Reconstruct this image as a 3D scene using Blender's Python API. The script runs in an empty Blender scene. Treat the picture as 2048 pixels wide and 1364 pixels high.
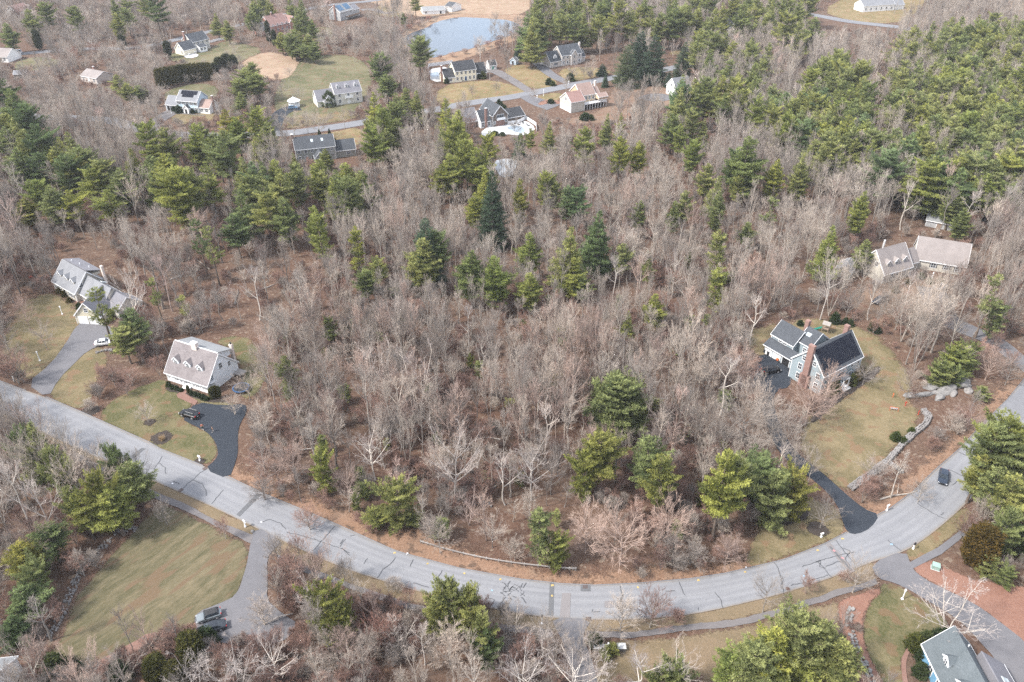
import bpy, bmesh, math, random
import numpy as np
from mathutils import Vector, Matrix, noise
from mathutils.geometry import tessellate_polygon
R = math.radians
sc = bpy.context.scene
col = sc.collection
random.seed(7)
rng = np.random.default_rng(7)

# ---------------------------------------------------------------- camera, sky, sun, exposure
CAM_H, PITCH, FPX = 115.0, R(33.5), 1600.0
cam_data = bpy.data.cameras.new('camera')
cam_data.sensor_width = 36.0
cam_data.lens = 36.0 * FPX / 2048.0
cam_data.clip_start = 1.0
cam_data.clip_end = 9000.0
cam = bpy.data.objects.new('camera', cam_data)
cam.location = (0, 0, CAM_H)
cam.rotation_euler = (R(90) - PITCH, 0, 0)
col.objects.link(cam)
sc.camera = cam

CLOUD = 2.5
SUN_EL, SUN_AZ = R(48), R(-112)        # azimuth clockwise from +Y: the sun stands to the west, a little behind the viewer
world = bpy.data.worlds.new('World')
sc.world = world
world.use_nodes = True
wn = world.node_tree.nodes
sky = wn.new('ShaderNodeTexSky')
sky.sky_type = 'NISHITA'
sky.sun_disc = False
sky.sun_elevation = SUN_EL
sky.sun_rotation = SUN_AZ
sky.air_density = 1.0
sky.dust_density = 3.0
sky.ozone_density = 1.0
wn['Background'].inputs['Strength'].default_value = 0.15
# broken high cloud over the blue: soft white cover, thinner in places, the same all round
wl = world.node_tree.links
cl_tc = wn.new('ShaderNodeTexCoord'); cl_n = wn.new('ShaderNodeTexNoise')
cl_n.inputs['Scale'].default_value = 2.2; cl_n.inputs['Detail'].default_value = 6.0; cl_n.inputs['Roughness'].default_value = 0.55
wl.new(cl_tc.outputs['Generated'], cl_n.inputs['Vector'])
cl_r = wn.new('ShaderNodeMapRange'); cl_r.inputs['From Min'].default_value = 0.30; cl_r.inputs['From Max'].default_value = 0.62
cl_r.inputs['To Min'].default_value = 0.45; cl_r.inputs['To Max'].default_value = 0.95
wl.new(cl_n.outputs['Fac'], cl_r.inputs['Value'])
cl_m = wn.new('ShaderNodeMix'); cl_m.data_type = 'RGBA'
wl.new(cl_r.outputs[0], cl_m.inputs[0]); wl.new(sky.outputs[0], cl_m.inputs[6]); cl_m.inputs[7].default_value = (CLOUD * .95, CLOUD * .985, CLOUD * 1.06, 1)
wl.new(cl_m.outputs[2], wn['Background'].inputs['Color'])
sun_data = bpy.data.lights.new('sun', 'SUN')
sun_data.energy = 1.65
sun_data.angle = R(6)
sun_data.color = (1.0, 0.955, 0.89)
sun = bpy.data.objects.new('sun', sun_data)
sd = Vector((math.sin(SUN_AZ) * math.cos(SUN_EL), math.cos(SUN_AZ) * math.cos(SUN_EL), math.sin(SUN_EL)))
sun.rotation_euler = sd.to_track_quat('Z', 'Y').to_euler()
col.objects.link(sun)
sc.view_settings.view_transform = 'Standard'
sc.view_settings.look = 'None'
sc.view_settings.exposure = 2.12
sc.view_settings.gamma = 1.0
sc.view_settings.use_curve_mapping = False
sc.render.engine = 'CYCLES'
sc.cycles.max_bounces = 5
sc.cycles.diffuse_bounces = 2
sc.cycles.glossy_bounces = 2
sc.cycles.volume_bounces = 0
sc.cycles.use_denoising = False
sc.cycles.sample_clamp_direct = 12.0
sc.cycles.sample_clamp_indirect = 3.0

# ---------------------------------------------------------------- survey helpers: ground points from bearings
SP, CP = math.sin(PITCH), math.cos(PITCH)
def P(px, py, z=0.0):
    u = (px - 1024) / FPX; v = (682 - py) / FPX
    t = (z - CAM_H) / (-SP + v * CP)
    return Vector((u * t, (CP + v * SP) * t, z))
def proj(x, y, z):
    z -= CAM_H
    d = y * CP - z * SP
    return 1024 + FPX * x / d, 682 - FPX * (y * SP + z * CP) / d
def height_at(bx, by, ty):
    b = P(bx, by); lo, hi = 0.0, 60.0
    for _ in range(40):
        m = (lo + hi) / 2
        if proj(b.x, b.y, m)[1] > ty: lo = m
        else: hi = m
    return lo
def scale_at(y_world):
    return FPX / (y_world * CP + CAM_H * SP)

# ---------------------------------------------------------------- object helpers
def tag(o, label=None, cat=None, group=None, kind=None):
    if label: o['label'] = label
    if cat: o['category'] = cat
    if group: o['group'] = group
    if kind: o['kind'] = kind
    return o
def empty(name, loc, rz=0.0, label=None, cat=None, group=None):
    o = bpy.data.objects.new(name, None)
    o.empty_display_size = 0.5
    col.objects.link(o)
    o.location = loc; o.rotation_euler = (0, 0, rz)
    return tag(o, label, cat, group)
def link(name, me, parent=None, loc=None, rz=0.0):
    o = bpy.data.objects.new(name, me)
    col.objects.link(o)
    if parent is not None: o.parent = parent
    if loc is not None: o.location = loc
    if rz: o.rotation_euler = (0, 0, rz)
    return o
def copy_tree(root, loc, rz, label=None, group=None):
    kids = {}
    for o in col.objects:
        if o.parent is not None: kids.setdefault(o.parent.name, []).append(o)
    def rec(o, par):
        c = o.copy(); col.objects.link(c); c.parent = par
        for k in kids.get(o.name, []): rec(k, c)
        return c
    r = rec(root, None)
    r.location = loc; r.rotation_euler = (0, 0, rz)
    if label: r['label'] = label
    if group: r['group'] = group
    return r

class MB:
    def __init__(s): s.v = []; s.f = []; s.m = []
    def poly(s, pts, m=0):
        n = len(s.v); s.v += [tuple(p) for p in pts]; s.f.append(tuple(range(n, n + len(pts)))); s.m.append(m); return s
    def box(s, x0, y0, z0, x1, y1, z1, m=0, M=None):
        c = [(x0,y0,z0),(x1,y0,z0),(x1,y1,z0),(x0,y1,z0),(x0,y0,z1),(x1,y0,z1),(x1,y1,z1),(x0,y1,z1)]
        if M is not None: c = [tuple(M @ Vector(p)) for p in c]
        n = len(s.v); s.v += c
        for f in ((3,2,1,0),(4,5,6,7),(0,1,5,4),(1,2,6,5),(2,3,7,6),(3,0,4,7)):
            s.f.append(tuple(n + i for i in f)); s.m.append(m)
        return s
    def slab(s, a, b, c, d, t, m=0):
        """a roof slab: quad a b c d (counter-clockwise from above), thickness t downward along its normal"""
        a, b, c, d = map(Vector, (a, b, c, d))
        nrm = (b - a).cross(d - a).normalized() * t
        n = len(s.v); s.v += [tuple(p) for p in (a, b, c, d, a - nrm, b - nrm, c - nrm, d - nrm)]
        for f in ((0,1,2,3),(7,6,5,4),(0,4,5,1),(1,5,6,2),(2,6,7,3),(3,7,4,0)):
            s.f.append(tuple(n + i for i in f)); s.m.append(m)
        return s
    def prism(s, pts, z0, z1, m=0):
        n = len(s.v); k = len(pts)
        s.v += [(p[0], p[1], z0) for p in pts] + [(p[0], p[1], z1) for p in pts]
        s.f.append(tuple(n + i for i in reversed(range(k)))); s.m.append(m)
        s.f.append(tuple(n + k + i for i in range(k))); s.m.append(m)
        for i in range(k):
            j = (i + 1) % k
            s.f.append((n + i, n + j, n + k + j, n + k + i)); s.m.append(m)
        return s
    def tube(s, pts, rad, n=8, m=0, caps=True):
        pts = [Vector(p) for p in pts]
        if not hasattr(rad, '__len__'): rad = [rad] * len(pts)
        base = len(s.v)
        for i, p in enumerate(pts):
            d = (pts[min(i + 1, len(pts) - 1)] - pts[max(i - 1, 0)]).normalized()
            a = d.cross(Vector((0, 0, 1)))
            if a.length < 1e-3: a = Vector((1, 0, 0))
            a.normalize(); b = d.cross(a).normalized()
            for k in range(n):
                t = 2 * math.pi * k / n
                s.v.append(tuple(p + (a * math.cos(t) + b * math.sin(t)) * rad[i]))
        for i in range(len(pts) - 1):
            for k in range(n):
                k2 = (k + 1) % n
                s.f.append((base + i * n + k, base + i * n + k2, base + (i + 1) * n + k2, base + (i + 1) * n + k)); s.m.append(m)
        if caps:
            s.f.append(tuple(base + k for k in reversed(range(n)))); s.m.append(m)
            s.f.append(tuple(base + (len(pts) - 1) * n + k for k in range(n))); s.m.append(m)
        return s
    def cyl(s, x, y, z0, z1, r, n=12, m=0, r2=None):
        return s.tube([(x, y, z0), (x, y, z1)], [r, r if r2 is None else r2], n, m)
    def mesh(s, name, mats):
        me = bpy.data.meshes.new(name)
        me.from_pydata(s.v, [], s.f)
        mats = mats if isinstance(mats, (list, tuple)) else [mats]
        for m in mats: me.materials.append(m)
        if len(mats) > 1: me.polygons.foreach_set('material_index', s.m)
        me.update()
        return me
    def build(s, name, mats, parent=None, loc=None, rz=0.0):
        return link(name, s.mesh(name, mats), parent, loc, rz)

def np_mesh(name, verts, tris, mats, mat_idx=None, tone=None, smooth=False):
    me = bpy.data.meshes.new(name)
    nv, nt = len(verts), len(tris)
    me.vertices.add(nv); me.vertices.foreach_set('co', np.asarray(verts, dtype=np.float32).ravel())
    me.loops.add(nt * 3); me.loops.foreach_set('vertex_index', np.asarray(tris, dtype=np.int32).ravel())
    me.polygons.add(nt)
    me.polygons.foreach_set('loop_start', np.arange(0, nt * 3, 3, dtype=np.int32))
    if mat_idx is not None: me.polygons.foreach_set('material_index', np.asarray(mat_idx, dtype=np.int32))
    if smooth: me.polygons.foreach_set('use_smooth', np.ones(nt, dtype=bool))
    for m in (mats if isinstance(mats, (list, tuple)) else [mats]): me.materials.append(m)
    if tone is not None:
        a = me.attributes.new('tone', 'FLOAT', 'POINT'); a.data.foreach_set('value', np.asarray(tone, dtype=np.float32))
    me.update(); me.validate()
    return me

# ---------------------------------------------------------------- materials
def new_mat(name):
    m = bpy.data.materials.new(name); m.use_nodes = True
    nt = m.node_tree
    return m, nt, nt.nodes['Principled BSDF']
def c4(c): return (c[0], c[1], c[2], 1.0)
def ramp_node(nt, fac, stops):
    r = nt.nodes.new('ShaderNodeValToRGB')
    el = r.color_ramp.elements
    el[0].position, el[0].color = stops[0][0], c4(stops[0][1])
    el[1].position, el[1].color = stops[-1][0], c4(stops[-1][1])
    for p, c in stops[1:-1]:
        e = el.new(p); e.color = c4(c)
    nt.links.new(fac, r.inputs[0])
    return r.outputs[0]
def noise_node(nt, vec, scale, detail=4.0, rough=0.6, dist=0.0):
    n = nt.nodes.new('ShaderNodeTexNoise')
    n.inputs['Scale'].default_value = scale
    n.inputs['Detail'].default_value = detail
    n.inputs['Roughness'].default_value = rough
    n.inputs['Distortion'].default_value = dist
    if vec is not None: nt.links.new(vec, n.inputs['Vector'])
    return n.outputs['Fac']
def mix_node(nt, fac, a, b, mode='MIX'):
    n = nt.nodes.new('ShaderNodeMix'); n.data_type = 'RGBA'; n.blend_type = mode
    for sock, v in ((n.inputs[0], fac), (n.inputs[6], a), (n.inputs[7], b)):
        if hasattr(v, 'is_linked'): nt.links.new(v, sock)
        elif isinstance(v, (int, float)): sock.default_value = v
        else: sock.default_value = c4(v)
    return n.outputs[2]
def math_node(nt, op, a, b=None):
    n = nt.nodes.new('ShaderNodeMath'); n.operation = op
    for i, v in enumerate((a, b)):
        if v is None: continue
        if hasattr(v, 'is_linked'): nt.links.new(v, n.inputs[i])
        else: n.inputs[i].default_value = v
    return n.outputs[0]
def pos_vec(nt, kind='world', rot=None, scl=None):
    if kind == 'world': v = nt.nodes.new('ShaderNodeNewGeometry').outputs['Position']
    else: v = nt.nodes.new('ShaderNodeTexCoord').outputs['Object']
    for nm, val in (('Rotation', rot), ('Scale', scl)):
        if val is None: continue
        mp = nt.nodes.new('ShaderNodeMapping'); mp.inputs[nm].default_value = val
        nt.links.new(v, mp.inputs['Vector']); v = mp.outputs[0]
    return v
def bump(nt, bsdf, h, strength=0.4, dist=0.1):
    b = nt.nodes.new('ShaderNodeBump')
    b.inputs['Strength'].default_value = strength; b.inputs['Distance'].default_value = dist
    nt.links.new(h, b.inputs['Height']); nt.links.new(b.outputs[0], bsdf.inputs['Normal'])

def mat_patchy(name, big, small, big_scale=0.05, small_scale=2.5, rough=0.95, mixf=0.5, bumps=0.0, speck=None, scl=None, rot=None, dist=0.6):
    """broad patches (big ramp) mixed with fine grain (small ramp), in world metres"""
    m, nt, b = new_mat(name)
    v = pos_vec(nt, 'world', rot, scl)
    f1 = noise_node(nt, v, big_scale, 5, 0.62, dist)
    f2 = noise_node(nt, v, small_scale, 5, 0.7, 0.2)
    c = mix_node(nt, mixf, ramp_node(nt, f1, big), ramp_node(nt, f2, small))
    if speck:
        f3 = noise_node(nt, v, speck[0], 2, 0.5)
        mk = ramp_node(nt, f3, [(speck[1], (0, 0, 0)), (min(speck[1] + 0.06, 1), (1, 1, 1))])
        c = mix_node(nt, mk, c, speck[2])
    nt.links.new(c, b.inputs['Base Color'])
    b.inputs['Roughness'].default_value = rough
    b.inputs['Specular IOR Level'].default_value = 0.2
    if bumps: bump(nt, b, f2, bumps, 0.25)
    return m
def mat_flat(name, c, rough=0.6, var=0.15, scale=1.5, metal=0.0, spec=0.4):
    m, nt, b = new_mat(name)
    v = pos_vec(nt, 'world')
    f = noise_node(nt, v, scale, 4, 0.6)
    lo = tuple(x * (1 - var) for x in c); hi = tuple(min(1, x * (1 + var)) for x in c)
    nt.links.new(ramp_node(nt, f, [(0.3, lo), (0.7, hi)]), b.inputs['Base Color'])
    b.inputs['Roughness'].default_value = rough
    b.inputs['Metallic'].default_value = metal
    b.inputs['Specular IOR Level'].default_value = spec
    return m
def mat_shingle(name, c, c2, scale=1.0, streak=0.5):
    """roof shingles: courses along z with mottled tabs"""
    m, nt, b = new_mat(name)
    v = pos_vec(nt, 'obj')
    f1 = noise_node(nt, pos_vec(nt, 'obj', None, (3.0, 3.0, 7.0)), scale, 3, 0.7)
    f2 = noise_node(nt, v, 0.35, 4, 0.6, 0.5)
    w = nt.nodes.new('ShaderNodeTexWave'); w.wave_type = 'BANDS'; w.bands_direction = 'Z'
    w.inputs['Scale'].default_value = 2.2; w.inputs['Distortion'].default_value = 0.6
    nt.links.new(v, w.inputs['Vector'])
    a = mix_node(nt, ramp_node(nt, f1, [(0.36, (0, 0, 0)), (0.64, (1, 1, 1))]), c, c2)
    k = mix_node(nt, 0.35, a, ramp_node(nt, f2, [(0.3, tuple(x * 0.75 for x in c)), (0.7, tuple(min(1, x * 1.25) for x in c2))]))
    k = mix_node(nt, math_node(nt, 'MULTIPLY', w.outputs['Fac'], 0.16), k, tuple(x * 0.6 for x in c))
    nt.links.new(k, b.inputs['Base Color'])
    b.inputs['Roughness'].default_value = 0.85
    bump(nt, b, w.outputs['Fac'], 0.3, 0.03)
    return m
def mat_siding(name, c, board=0.14, var=0.06):
    """clapboards: fine horizontal relief and weathering"""
    m, nt, b = new_mat(name)
    v = pos_vec(nt, 'obj')
    w = nt.nodes.new('ShaderNodeTexWave'); w.wave_type = 'BANDS'; w.bands_direction = 'Z'; w.wave_profile = 'SAW'
    w.inputs['Scale'].default_value = 1.0 / board * 0.314
    nt.links.new(v, w.inputs['Vector'])
    f = noise_node(nt, pos_vec(nt, 'obj', None, (1, 1, 4)), 0.8, 4, 0.6)
    nt.links.new(ramp_node(nt, f, [(0.3, tuple(x * (1 - var) for x in c)), (0.7, tuple(min(1, x * (1 + var)) for x in c))]), b.inputs['Base Color'])
    b.inputs['Roughness'].default_value = 0.6
    bump(nt, b, w.outputs['Fac'], 0.12, 0.02)
    return m
def mat_foliage(name, dark, light):
    m, nt, b = new_mat(name)
    at = nt.nodes.new('ShaderNodeAttribute'); at.attribute_name = 'tone'
    oi = nt.nodes.new('ShaderNodeObjectInfo')
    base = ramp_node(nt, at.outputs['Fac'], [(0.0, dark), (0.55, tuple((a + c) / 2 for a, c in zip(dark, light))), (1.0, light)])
    vary = ramp_node(nt, oi.outputs['Random'], [(0.0, (0.78, 0.86, 0.86)), (0.5, (1.0, 1.0, 1.0)), (1.0, (1.15, 1.09, 0.90))])
    k = mix_node(nt, 1.0, mix_node(nt, 1.0, base, vary, 'MULTIPLY'), oi.outputs['Color'], 'MULTIPLY')
    nt.links.new(k, b.inputs['Base Color'])
    b.inputs['Roughness'].default_value = 0.75
    b.inputs['Specular IOR Level'].default_value = 0.15
    tr = nt.nodes.new('ShaderNodeBsdfTranslucent'); nt.links.new(k, tr.inputs['Color'])
    ms = nt.nodes.new('ShaderNodeMixShader'); ms.inputs[0].default_value = 0.32
    nt.links.new(b.outputs[0], ms.inputs[1]); nt.links.new(tr.outputs[0], ms.inputs[2])
    nt.links.new(ms.outputs[0], nt.nodes['Material Output'].inputs['Surface'])
    return m
def mat_bark(name, a, b_, spots=None):
    m, nt, b = new_mat(name)
    oi = nt.nodes.new('ShaderNodeObjectInfo')
    v = pos_vec(nt, 'obj', None, (1, 1, 0.35))
    f = noise_node(nt, v, 2.2, 4, 0.65)
    k = ramp_node(nt, f, [(0.3, a), (0.7, b_)])
    vary = ramp_node(nt, oi.outputs['Random'], [(0.0, (0.58, 0.56, 0.56)), (0.3, (0.84, 0.82, 0.80)), (0.7, (1.10, 1.05, 0.98)), (1.0, (1.34, 1.30, 1.23))])
    k = mix_node(nt, 1.0, mix_node(nt, 1.0, k, vary, 'MULTIPLY'), oi.outputs['Color'], 'MULTIPLY')
    nt.links.new(k, b.inputs['Base Color'])
    b.inputs['Roughness'].default_value = 0.9
    b.inputs['Specular IOR Level'].default_value = 0.15
    return m

def soften(m):
    """grass, leaves and mulch thin out raggedly towards their edge ('edge' = distance inside the outline)"""
    nt = m.node_tree; b = nt.nodes['Principled BSDF']; o = nt.nodes['Material Output']
    at = nt.nodes.new('ShaderNodeAttribute'); at.attribute_name = 'edge'
    v = pos_vec(nt, 'world')
    n1 = noise_node(nt, v, 0.30, 3, 0.6); n2 = noise_node(nt, v, 1.7, 4, 0.7)
    t = math_node(nt, 'ADD', at.outputs['Fac'], math_node(nt, 'MULTIPLY', math_node(nt, 'SUBTRACT', n1, 0.5), 3.4))
    t = math_node(nt, 'ADD', t, math_node(nt, 'MULTIPLY', math_node(nt, 'SUBTRACT', n2, 0.5), 3.4))
    mr = nt.nodes.new('ShaderNodeMapRange'); mr.inputs['From Min'].default_value = -0.35; mr.inputs['From Max'].default_value = 0.35
    nt.links.new(t, mr.inputs['Value'])
    tr = nt.nodes.new('ShaderNodeBsdfTransparent'); ms = nt.nodes.new('ShaderNodeMixShader')
    nt.links.new(mr.outputs[0], ms.inputs[0]); nt.links.new(tr.outputs[0], ms.inputs[1]); nt.links.new(b.outputs[0], ms.inputs[2]); nt.links.new(ms.outputs[0], o.inputs['Surface'])
    return m
M = {}
M['ground'] = mat_patchy('leaf_litter', [(0.26, (0.045, 0.030, 0.024)), (0.40, (0.098, 0.052, 0.036)), (0.52, (0.110, 0.070, 0.050)), (0.62, (0.085, 0.062, 0.048)), (0.78, (0.165, 0.120, 0.090))],
                         [(0.22, (0.026, 0.017, 0.014)), (0.42, (0.075, 0.044, 0.031)), (0.58, (0.120, 0.078, 0.056)), (0.80, (0.235, 0.170, 0.130))], 0.055, 1.3, 0.97, 0.60, 0.7, (0.7, 0.60, (0.165, 0.125, 0.095)))
M['verge'] = soften(mat_patchy('fallen_oak_leaves', [(0.3, (0.135, 0.090, 0.062)), (0.5, (0.225, 0.135, 0.088)), (0.7, (0.190, 0.145, 0.108))],
                        [(0.25, (0.075, 0.046, 0.034)), (0.5, (0.190, 0.118, 0.080)), (0.78, (0.330, 0.235, 0.165))], 0.14, 2.4, 0.97, 0.6, 0.6, (0.5, 0.60, (0.105, 0.07, 0.05))))
M['strip'] = soften(mat_patchy('roadside_grass', [(0.3, (0.102, 0.083, 0.049)), (0.5, (0.167, 0.127, 0.083)), (0.7, (0.196, 0.141, 0.098))],
                        [(0.25, (0.069, 0.059, 0.035)), (0.5, (0.147, 0.113, 0.069)), (0.75, (0.255, 0.186, 0.118))], 0.10, 3.0, 0.97, 0.5, 0.4))
def lawn(name, g, t, bs=0.09, mixf=0.5, scl=None, rot=None):
    mid = tuple((a + b) / 2 for a, b in zip(g, t))
    return soften(mat_patchy(name, [(0.30, tuple(x * .9 for x in g)), (0.42, g), (0.5, mid), (0.58, t), (0.72, tuple(min(1, x * 1.15) for x in t))],
                      [(0.22, tuple(x * 0.45 for x in g)), (0.42, g), (0.56, mid), (0.80, tuple(min(1, x * 1.45) for x in t))],
                      bs, 1.9, 0.97, mixf, 0.5, (0.33, 0.56, tuple(x * .8 for x in (t[0], t[1] * .86, t[2] * .85))), scl, rot, 1.4))
M['lawn'] = lawn('lawn_green_tan', (0.065, 0.068, 0.028), (0.157, 0.127, 0.073))
M['lawn_mown'] = lawn('lawn_mown', (0.072, 0.067, 0.036), (0.150, 0.123, 0.077), 0.20, 0.5, (0.30, 1.0, 1.0), (0, 0, R(-52)))
M['lawn_tan'] = lawn('lawn_winter_tan', (0.104, 0.088, 0.045), (0.196, 0.154, 0.092))
M['lawn_bright'] = lawn('lawn_yellow', (0.129, 0.107, 0.049), (0.232, 0.174, 0.100))
M['meadow'] = lawn('meadow_green', (0.073, 0.077, 0.035), (0.165, 0.142, 0.088), 0.05)
M['field'] = lawn('dry_field', (0.217, 0.157, 0.105), (0.298, 0.221, 0.161), 0.08)
M['yard'] = lawn('bare_yard', (0.146, 0.099, 0.070), (0.202, 0.140, 0.103), 0.08)
M['reeds'] = lawn('reed_bank', (0.176, 0.113, 0.076), (0.290, 0.209, 0.145), 0.10)
M['mulch_red'] = soften(mat_patchy('red_mulch', [(0.3, (0.163, 0.080, 0.059)), (0.7, (0.239, 0.132, 0.098))], [(0.25, (0.103, 0.048, 0.036)), (0.75, (0.283, 0.170, 0.126))], 0.12, 3.0, 0.95, 0.5, 0.4))
M['mulch_dark'] = soften(mat_patchy('dark_mulch', [(0.3, (0.03, 0.025, 0.022)), (0.7, (0.055, 0.045, 0.04))], [(0.3, (0.02, 0.017, 0.016)), (0.75, (0.09, 0.07, 0.06))], 0.3, 4, 0.95, 0.5, 0.4))
def asphalt(name, lo, hi, fine=0.12):
    m, nt, b = new_mat(name)
    v = pos_vec(nt, 'world')
    f1 = noise_node(nt, v, 0.07, 5, 0.6, 0.8); f2 = noise_node(nt, v, 6.0, 4, 0.75); f3 = noise_node(nt, v, 0.6, 4, 0.6)
    k = ramp_node(nt, f1, [(0.3, lo), (0.7, hi)])
    k = mix_node(nt, 0.35, k, ramp_node(nt, f3, [(0.3, tuple(x * 0.86 for x in lo)), (0.7, tuple(x * 1.08 for x in hi))]))
    k = mix_node(nt, 0.3, k, ramp_node(nt, f2, [(0.3, tuple(x * (1 - fine * 3) for x in lo)), (0.7, tuple(x * (1 + fine * 3) for x in hi))]))
    nt.links.new(k, b.inputs['Base Color']); b.inputs['Roughness'].default_value = 0.92
    b.inputs['Specular IOR Level'].default_value = 0.25
    bump(nt, b, f2, 0.15, 0.02)
    return m
M['road'] = asphalt('old_grey_asphalt', (0.200, 0.197, 0.204), (0.243, 0.237, 0.243))
def road_mat(name, lo, hi):
    m, nt, b = new_mat(name)
    at = nt.nodes.new('ShaderNodeAttribute'); at.attribute_name = 'across'
    al = nt.nodes.new('ShaderNodeAttribute'); al.attribute_name = 'along'
    cx = nt.nodes.new('ShaderNodeCombineXYZ')
    nt.links.new(math_node(nt, 'MULTIPLY', al.outputs['Fac'], 0.06), cx.inputs[0]); nt.links.new(math_node(nt, 'MULTIPLY', at.outputs['Fac'], 7.0), cx.inputs[1])
    v = pos_vec(nt, 'world')
    f1 = noise_node(nt, v, 0.10, 5, 0.65, 0.8); f2 = noise_node(nt, v, 5.0, 4, 0.8); f3 = noise_node(nt, cx.outputs[0], 1.2, 5, 0.7); f4 = noise_node(nt, v, 0.55, 5, 0.7, 0.5)
    k = ramp_node(nt, f1, [(0.32, lo), (0.68, hi)])
    k = mix_node(nt, 0.40, k, ramp_node(nt, f3, [(0.34, tuple(x * .80 for x in lo)), (0.66, tuple(x * 1.12 for x in hi))]))
    k = mix_node(nt, 0.30, k, ramp_node(nt, f2, [(0.3, tuple(x * .55 for x in lo)), (0.7, tuple(x * 1.35 for x in hi))]))
    g = (0.92, 0.92, 0.93)
    bands = ramp_node(nt, at.outputs['Fac'], [(0.0, (.88, .85, .80)), (0.10, (1, 1, 1)), (0.20, g), (0.28, (1.03, 1.03, 1.03)), (0.36, g), (0.49, (1.02, 1.02, 1.02)), (0.5, (.86, .86, .86)), (0.51, (1.02, 1.02, 1.02)), (0.64, g), (0.72, (1.03, 1.03, 1.03)), (0.80, g), (0.90, (1, 1, 1)), (1.0, (.86, .82, .76))])
    k = mix_node(nt, 1.0, k, bands, 'MULTIPLY')
    st = ramp_node(nt, f4, [(0.60, (0, 0, 0)), (0.72, (.35, .35, .35))])
    k = mix_node(nt, st, k, tuple(x * .62 for x in lo))
    e = math_node(nt, 'ABSOLUTE', math_node(nt, 'SUBTRACT', at.outputs['Fac'], 0.5))
    sand = ramp_node(nt, math_node(nt, 'ADD', e, math_node(nt, 'MULTIPLY', math_node(nt, 'SUBTRACT', f4, 0.5), 0.10)), [(0.455, (0, 0, 0)), (0.505, (.75, .75, .75))])
    k = mix_node(nt, sand, k, (0.20, 0.155, 0.115))
    nt.links.new(k, b.inputs['Base Color']); b.inputs['Roughness'].default_value = 0.92; b.inputs['Specular IOR Level'].default_value = 0.25
    bump(nt, b, f2, 0.2, 0.02)
    return m
M['mainroad'] = road_mat('old_road', (0.172, 0.176, 0.188), (0.215, 0.218, 0.230))
M['road2'] = asphalt('darker_asphalt', (0.141, 0.143, 0.156), (0.177, 0.182, 0.195))
M['drive_grey'] = asphalt('weathered_drive', (0.104, 0.104, 0.113), (0.140, 0.137, 0.146))
M['drive_black'] = asphalt('sealed_black_drive', (0.020, 0.025, 0.034), (0.030, 0.036, 0.046))
M['walk'] = asphalt('footway_asphalt', (0.114, 0.107, 0.111), (0.150, 0.138, 0.136))
M['tar'] = mat_flat('crack_tar', (0.055, 0.058, 0.064), 0.6, 0.2)
M['patch'] = asphalt('patch_asphalt', (0.088, 0.091, 0.098), (0.119, 0.122, 0.129))
M['patch_pink'] = asphalt('patch_pinkish', (0.160, 0.150, 0.152), (0.190, 0.178, 0.180))
M['brickpath'] = mat_patchy('brick_walk', [(0.3, (0.154, 0.085, 0.068)), (0.7, (0.211, 0.129, 0.105))], [(0.3, (0.122, 0.061, 0.048)), (0.7, (0.230, 0.150, 0.122))], 0.4, 5, 0.9)
M['concrete'] = mat_flat('pale_concrete', (0.448, 0.448, 0.448), 0.8, 0.12, 0.6)
M['white'] = mat_flat('white_paint', (0.76, 0.77, 0.78), 0.5, 0.04)
M['paint_y'] = mat_flat('yellow_mark', (0.42, 0.31, 0.11), 0.8, 0.2)
M['paint_w'] = mat_flat('white_mark', (0.62, 0.62, 0.64), 0.8, 0.2)
M['paint_b'] = mat_flat('blue_mark', (0.22, 0.33, 0.42), 0.8, 0.2)
M['paint_p'] = mat_flat('pink_mark', (0.38, 0.19, 0.20), 0.8, 0.2)
M['iron'] = mat_flat('rusty_iron', (0.085, 0.05, 0.04), 0.7, 0.3, 6)
M['steel'] = mat_flat('galvanised_steel', (0.42, 0.41, 0.40), 0.5, 0.15, 2, 0.3)
M['wood'] = mat_flat('weathered_wood', (0.23, 0.17, 0.13), 0.85, 0.25, 3)
M['wood_grey'] = mat_flat('grey_wood', (0.25, 0.23, 0.215), 0.85, 0.2, 3)
M['brick'] = mat_patchy('red_brick', [(0.3, (0.185, 0.105, 0.088)), (0.7, (0.26, 0.160, 0.138))], [(0.3, (0.14, 0.075, 0.062)), (0.7, (0.33, 0.235, 0.21))], 0.8, 6, 0.9)
M['brick_pale'] = mat_patchy('limed_brick', [(0.3, (0.55, 0.46, 0.40)), (0.7, (0.66, 0.58, 0.52))], [(0.3, (0.42, 0.33, 0.28)), (0.7, (0.75, 0.70, 0.66))], 0.8, 6, 0.9)
M['stone'] = mat_patchy('field_stone', [(0.3, (0.136, 0.128, 0.123)), (0.7, (0.255, 0.242, 0.234))], [(0.3, (0.093, 0.085, 0.085)), (0.7, (0.340, 0.323, 0.315))], 0.9, 3, 0.9)
M['ledge'] = mat_patchy('pale_ledge', [(0.3, (0.150, 0.144, 0.139)), (0.7, (0.260, 0.252, 0.244))], [(0.3, (0.089, 0.083, 0.081)), (0.7, (0.289, 0.283, 0.277))], 0.5, 1.6, 0.9, 0.5, 0.8)
def glass(name, c=(0.02, 0.026, 0.034)):
    m, nt, b = new_mat(name)
    f = noise_node(nt, pos_vec(nt, 'world'), 0.9, 2, 0.5)
    nt.links.new(ramp_node(nt, f, [(0.35, c), (0.7, tuple(x * 2.2 for x in c))]), b.inputs['Base Color'])
    b.inputs['Roughness'].default_value = 0.08; b.inputs['Specular IOR Level'].default_value = 0.6
    return m
M['glass'] = glass('window_glass')
M['skylight'] = glass('skylight_glass', (0.30, 0.34, 0.36))
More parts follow.
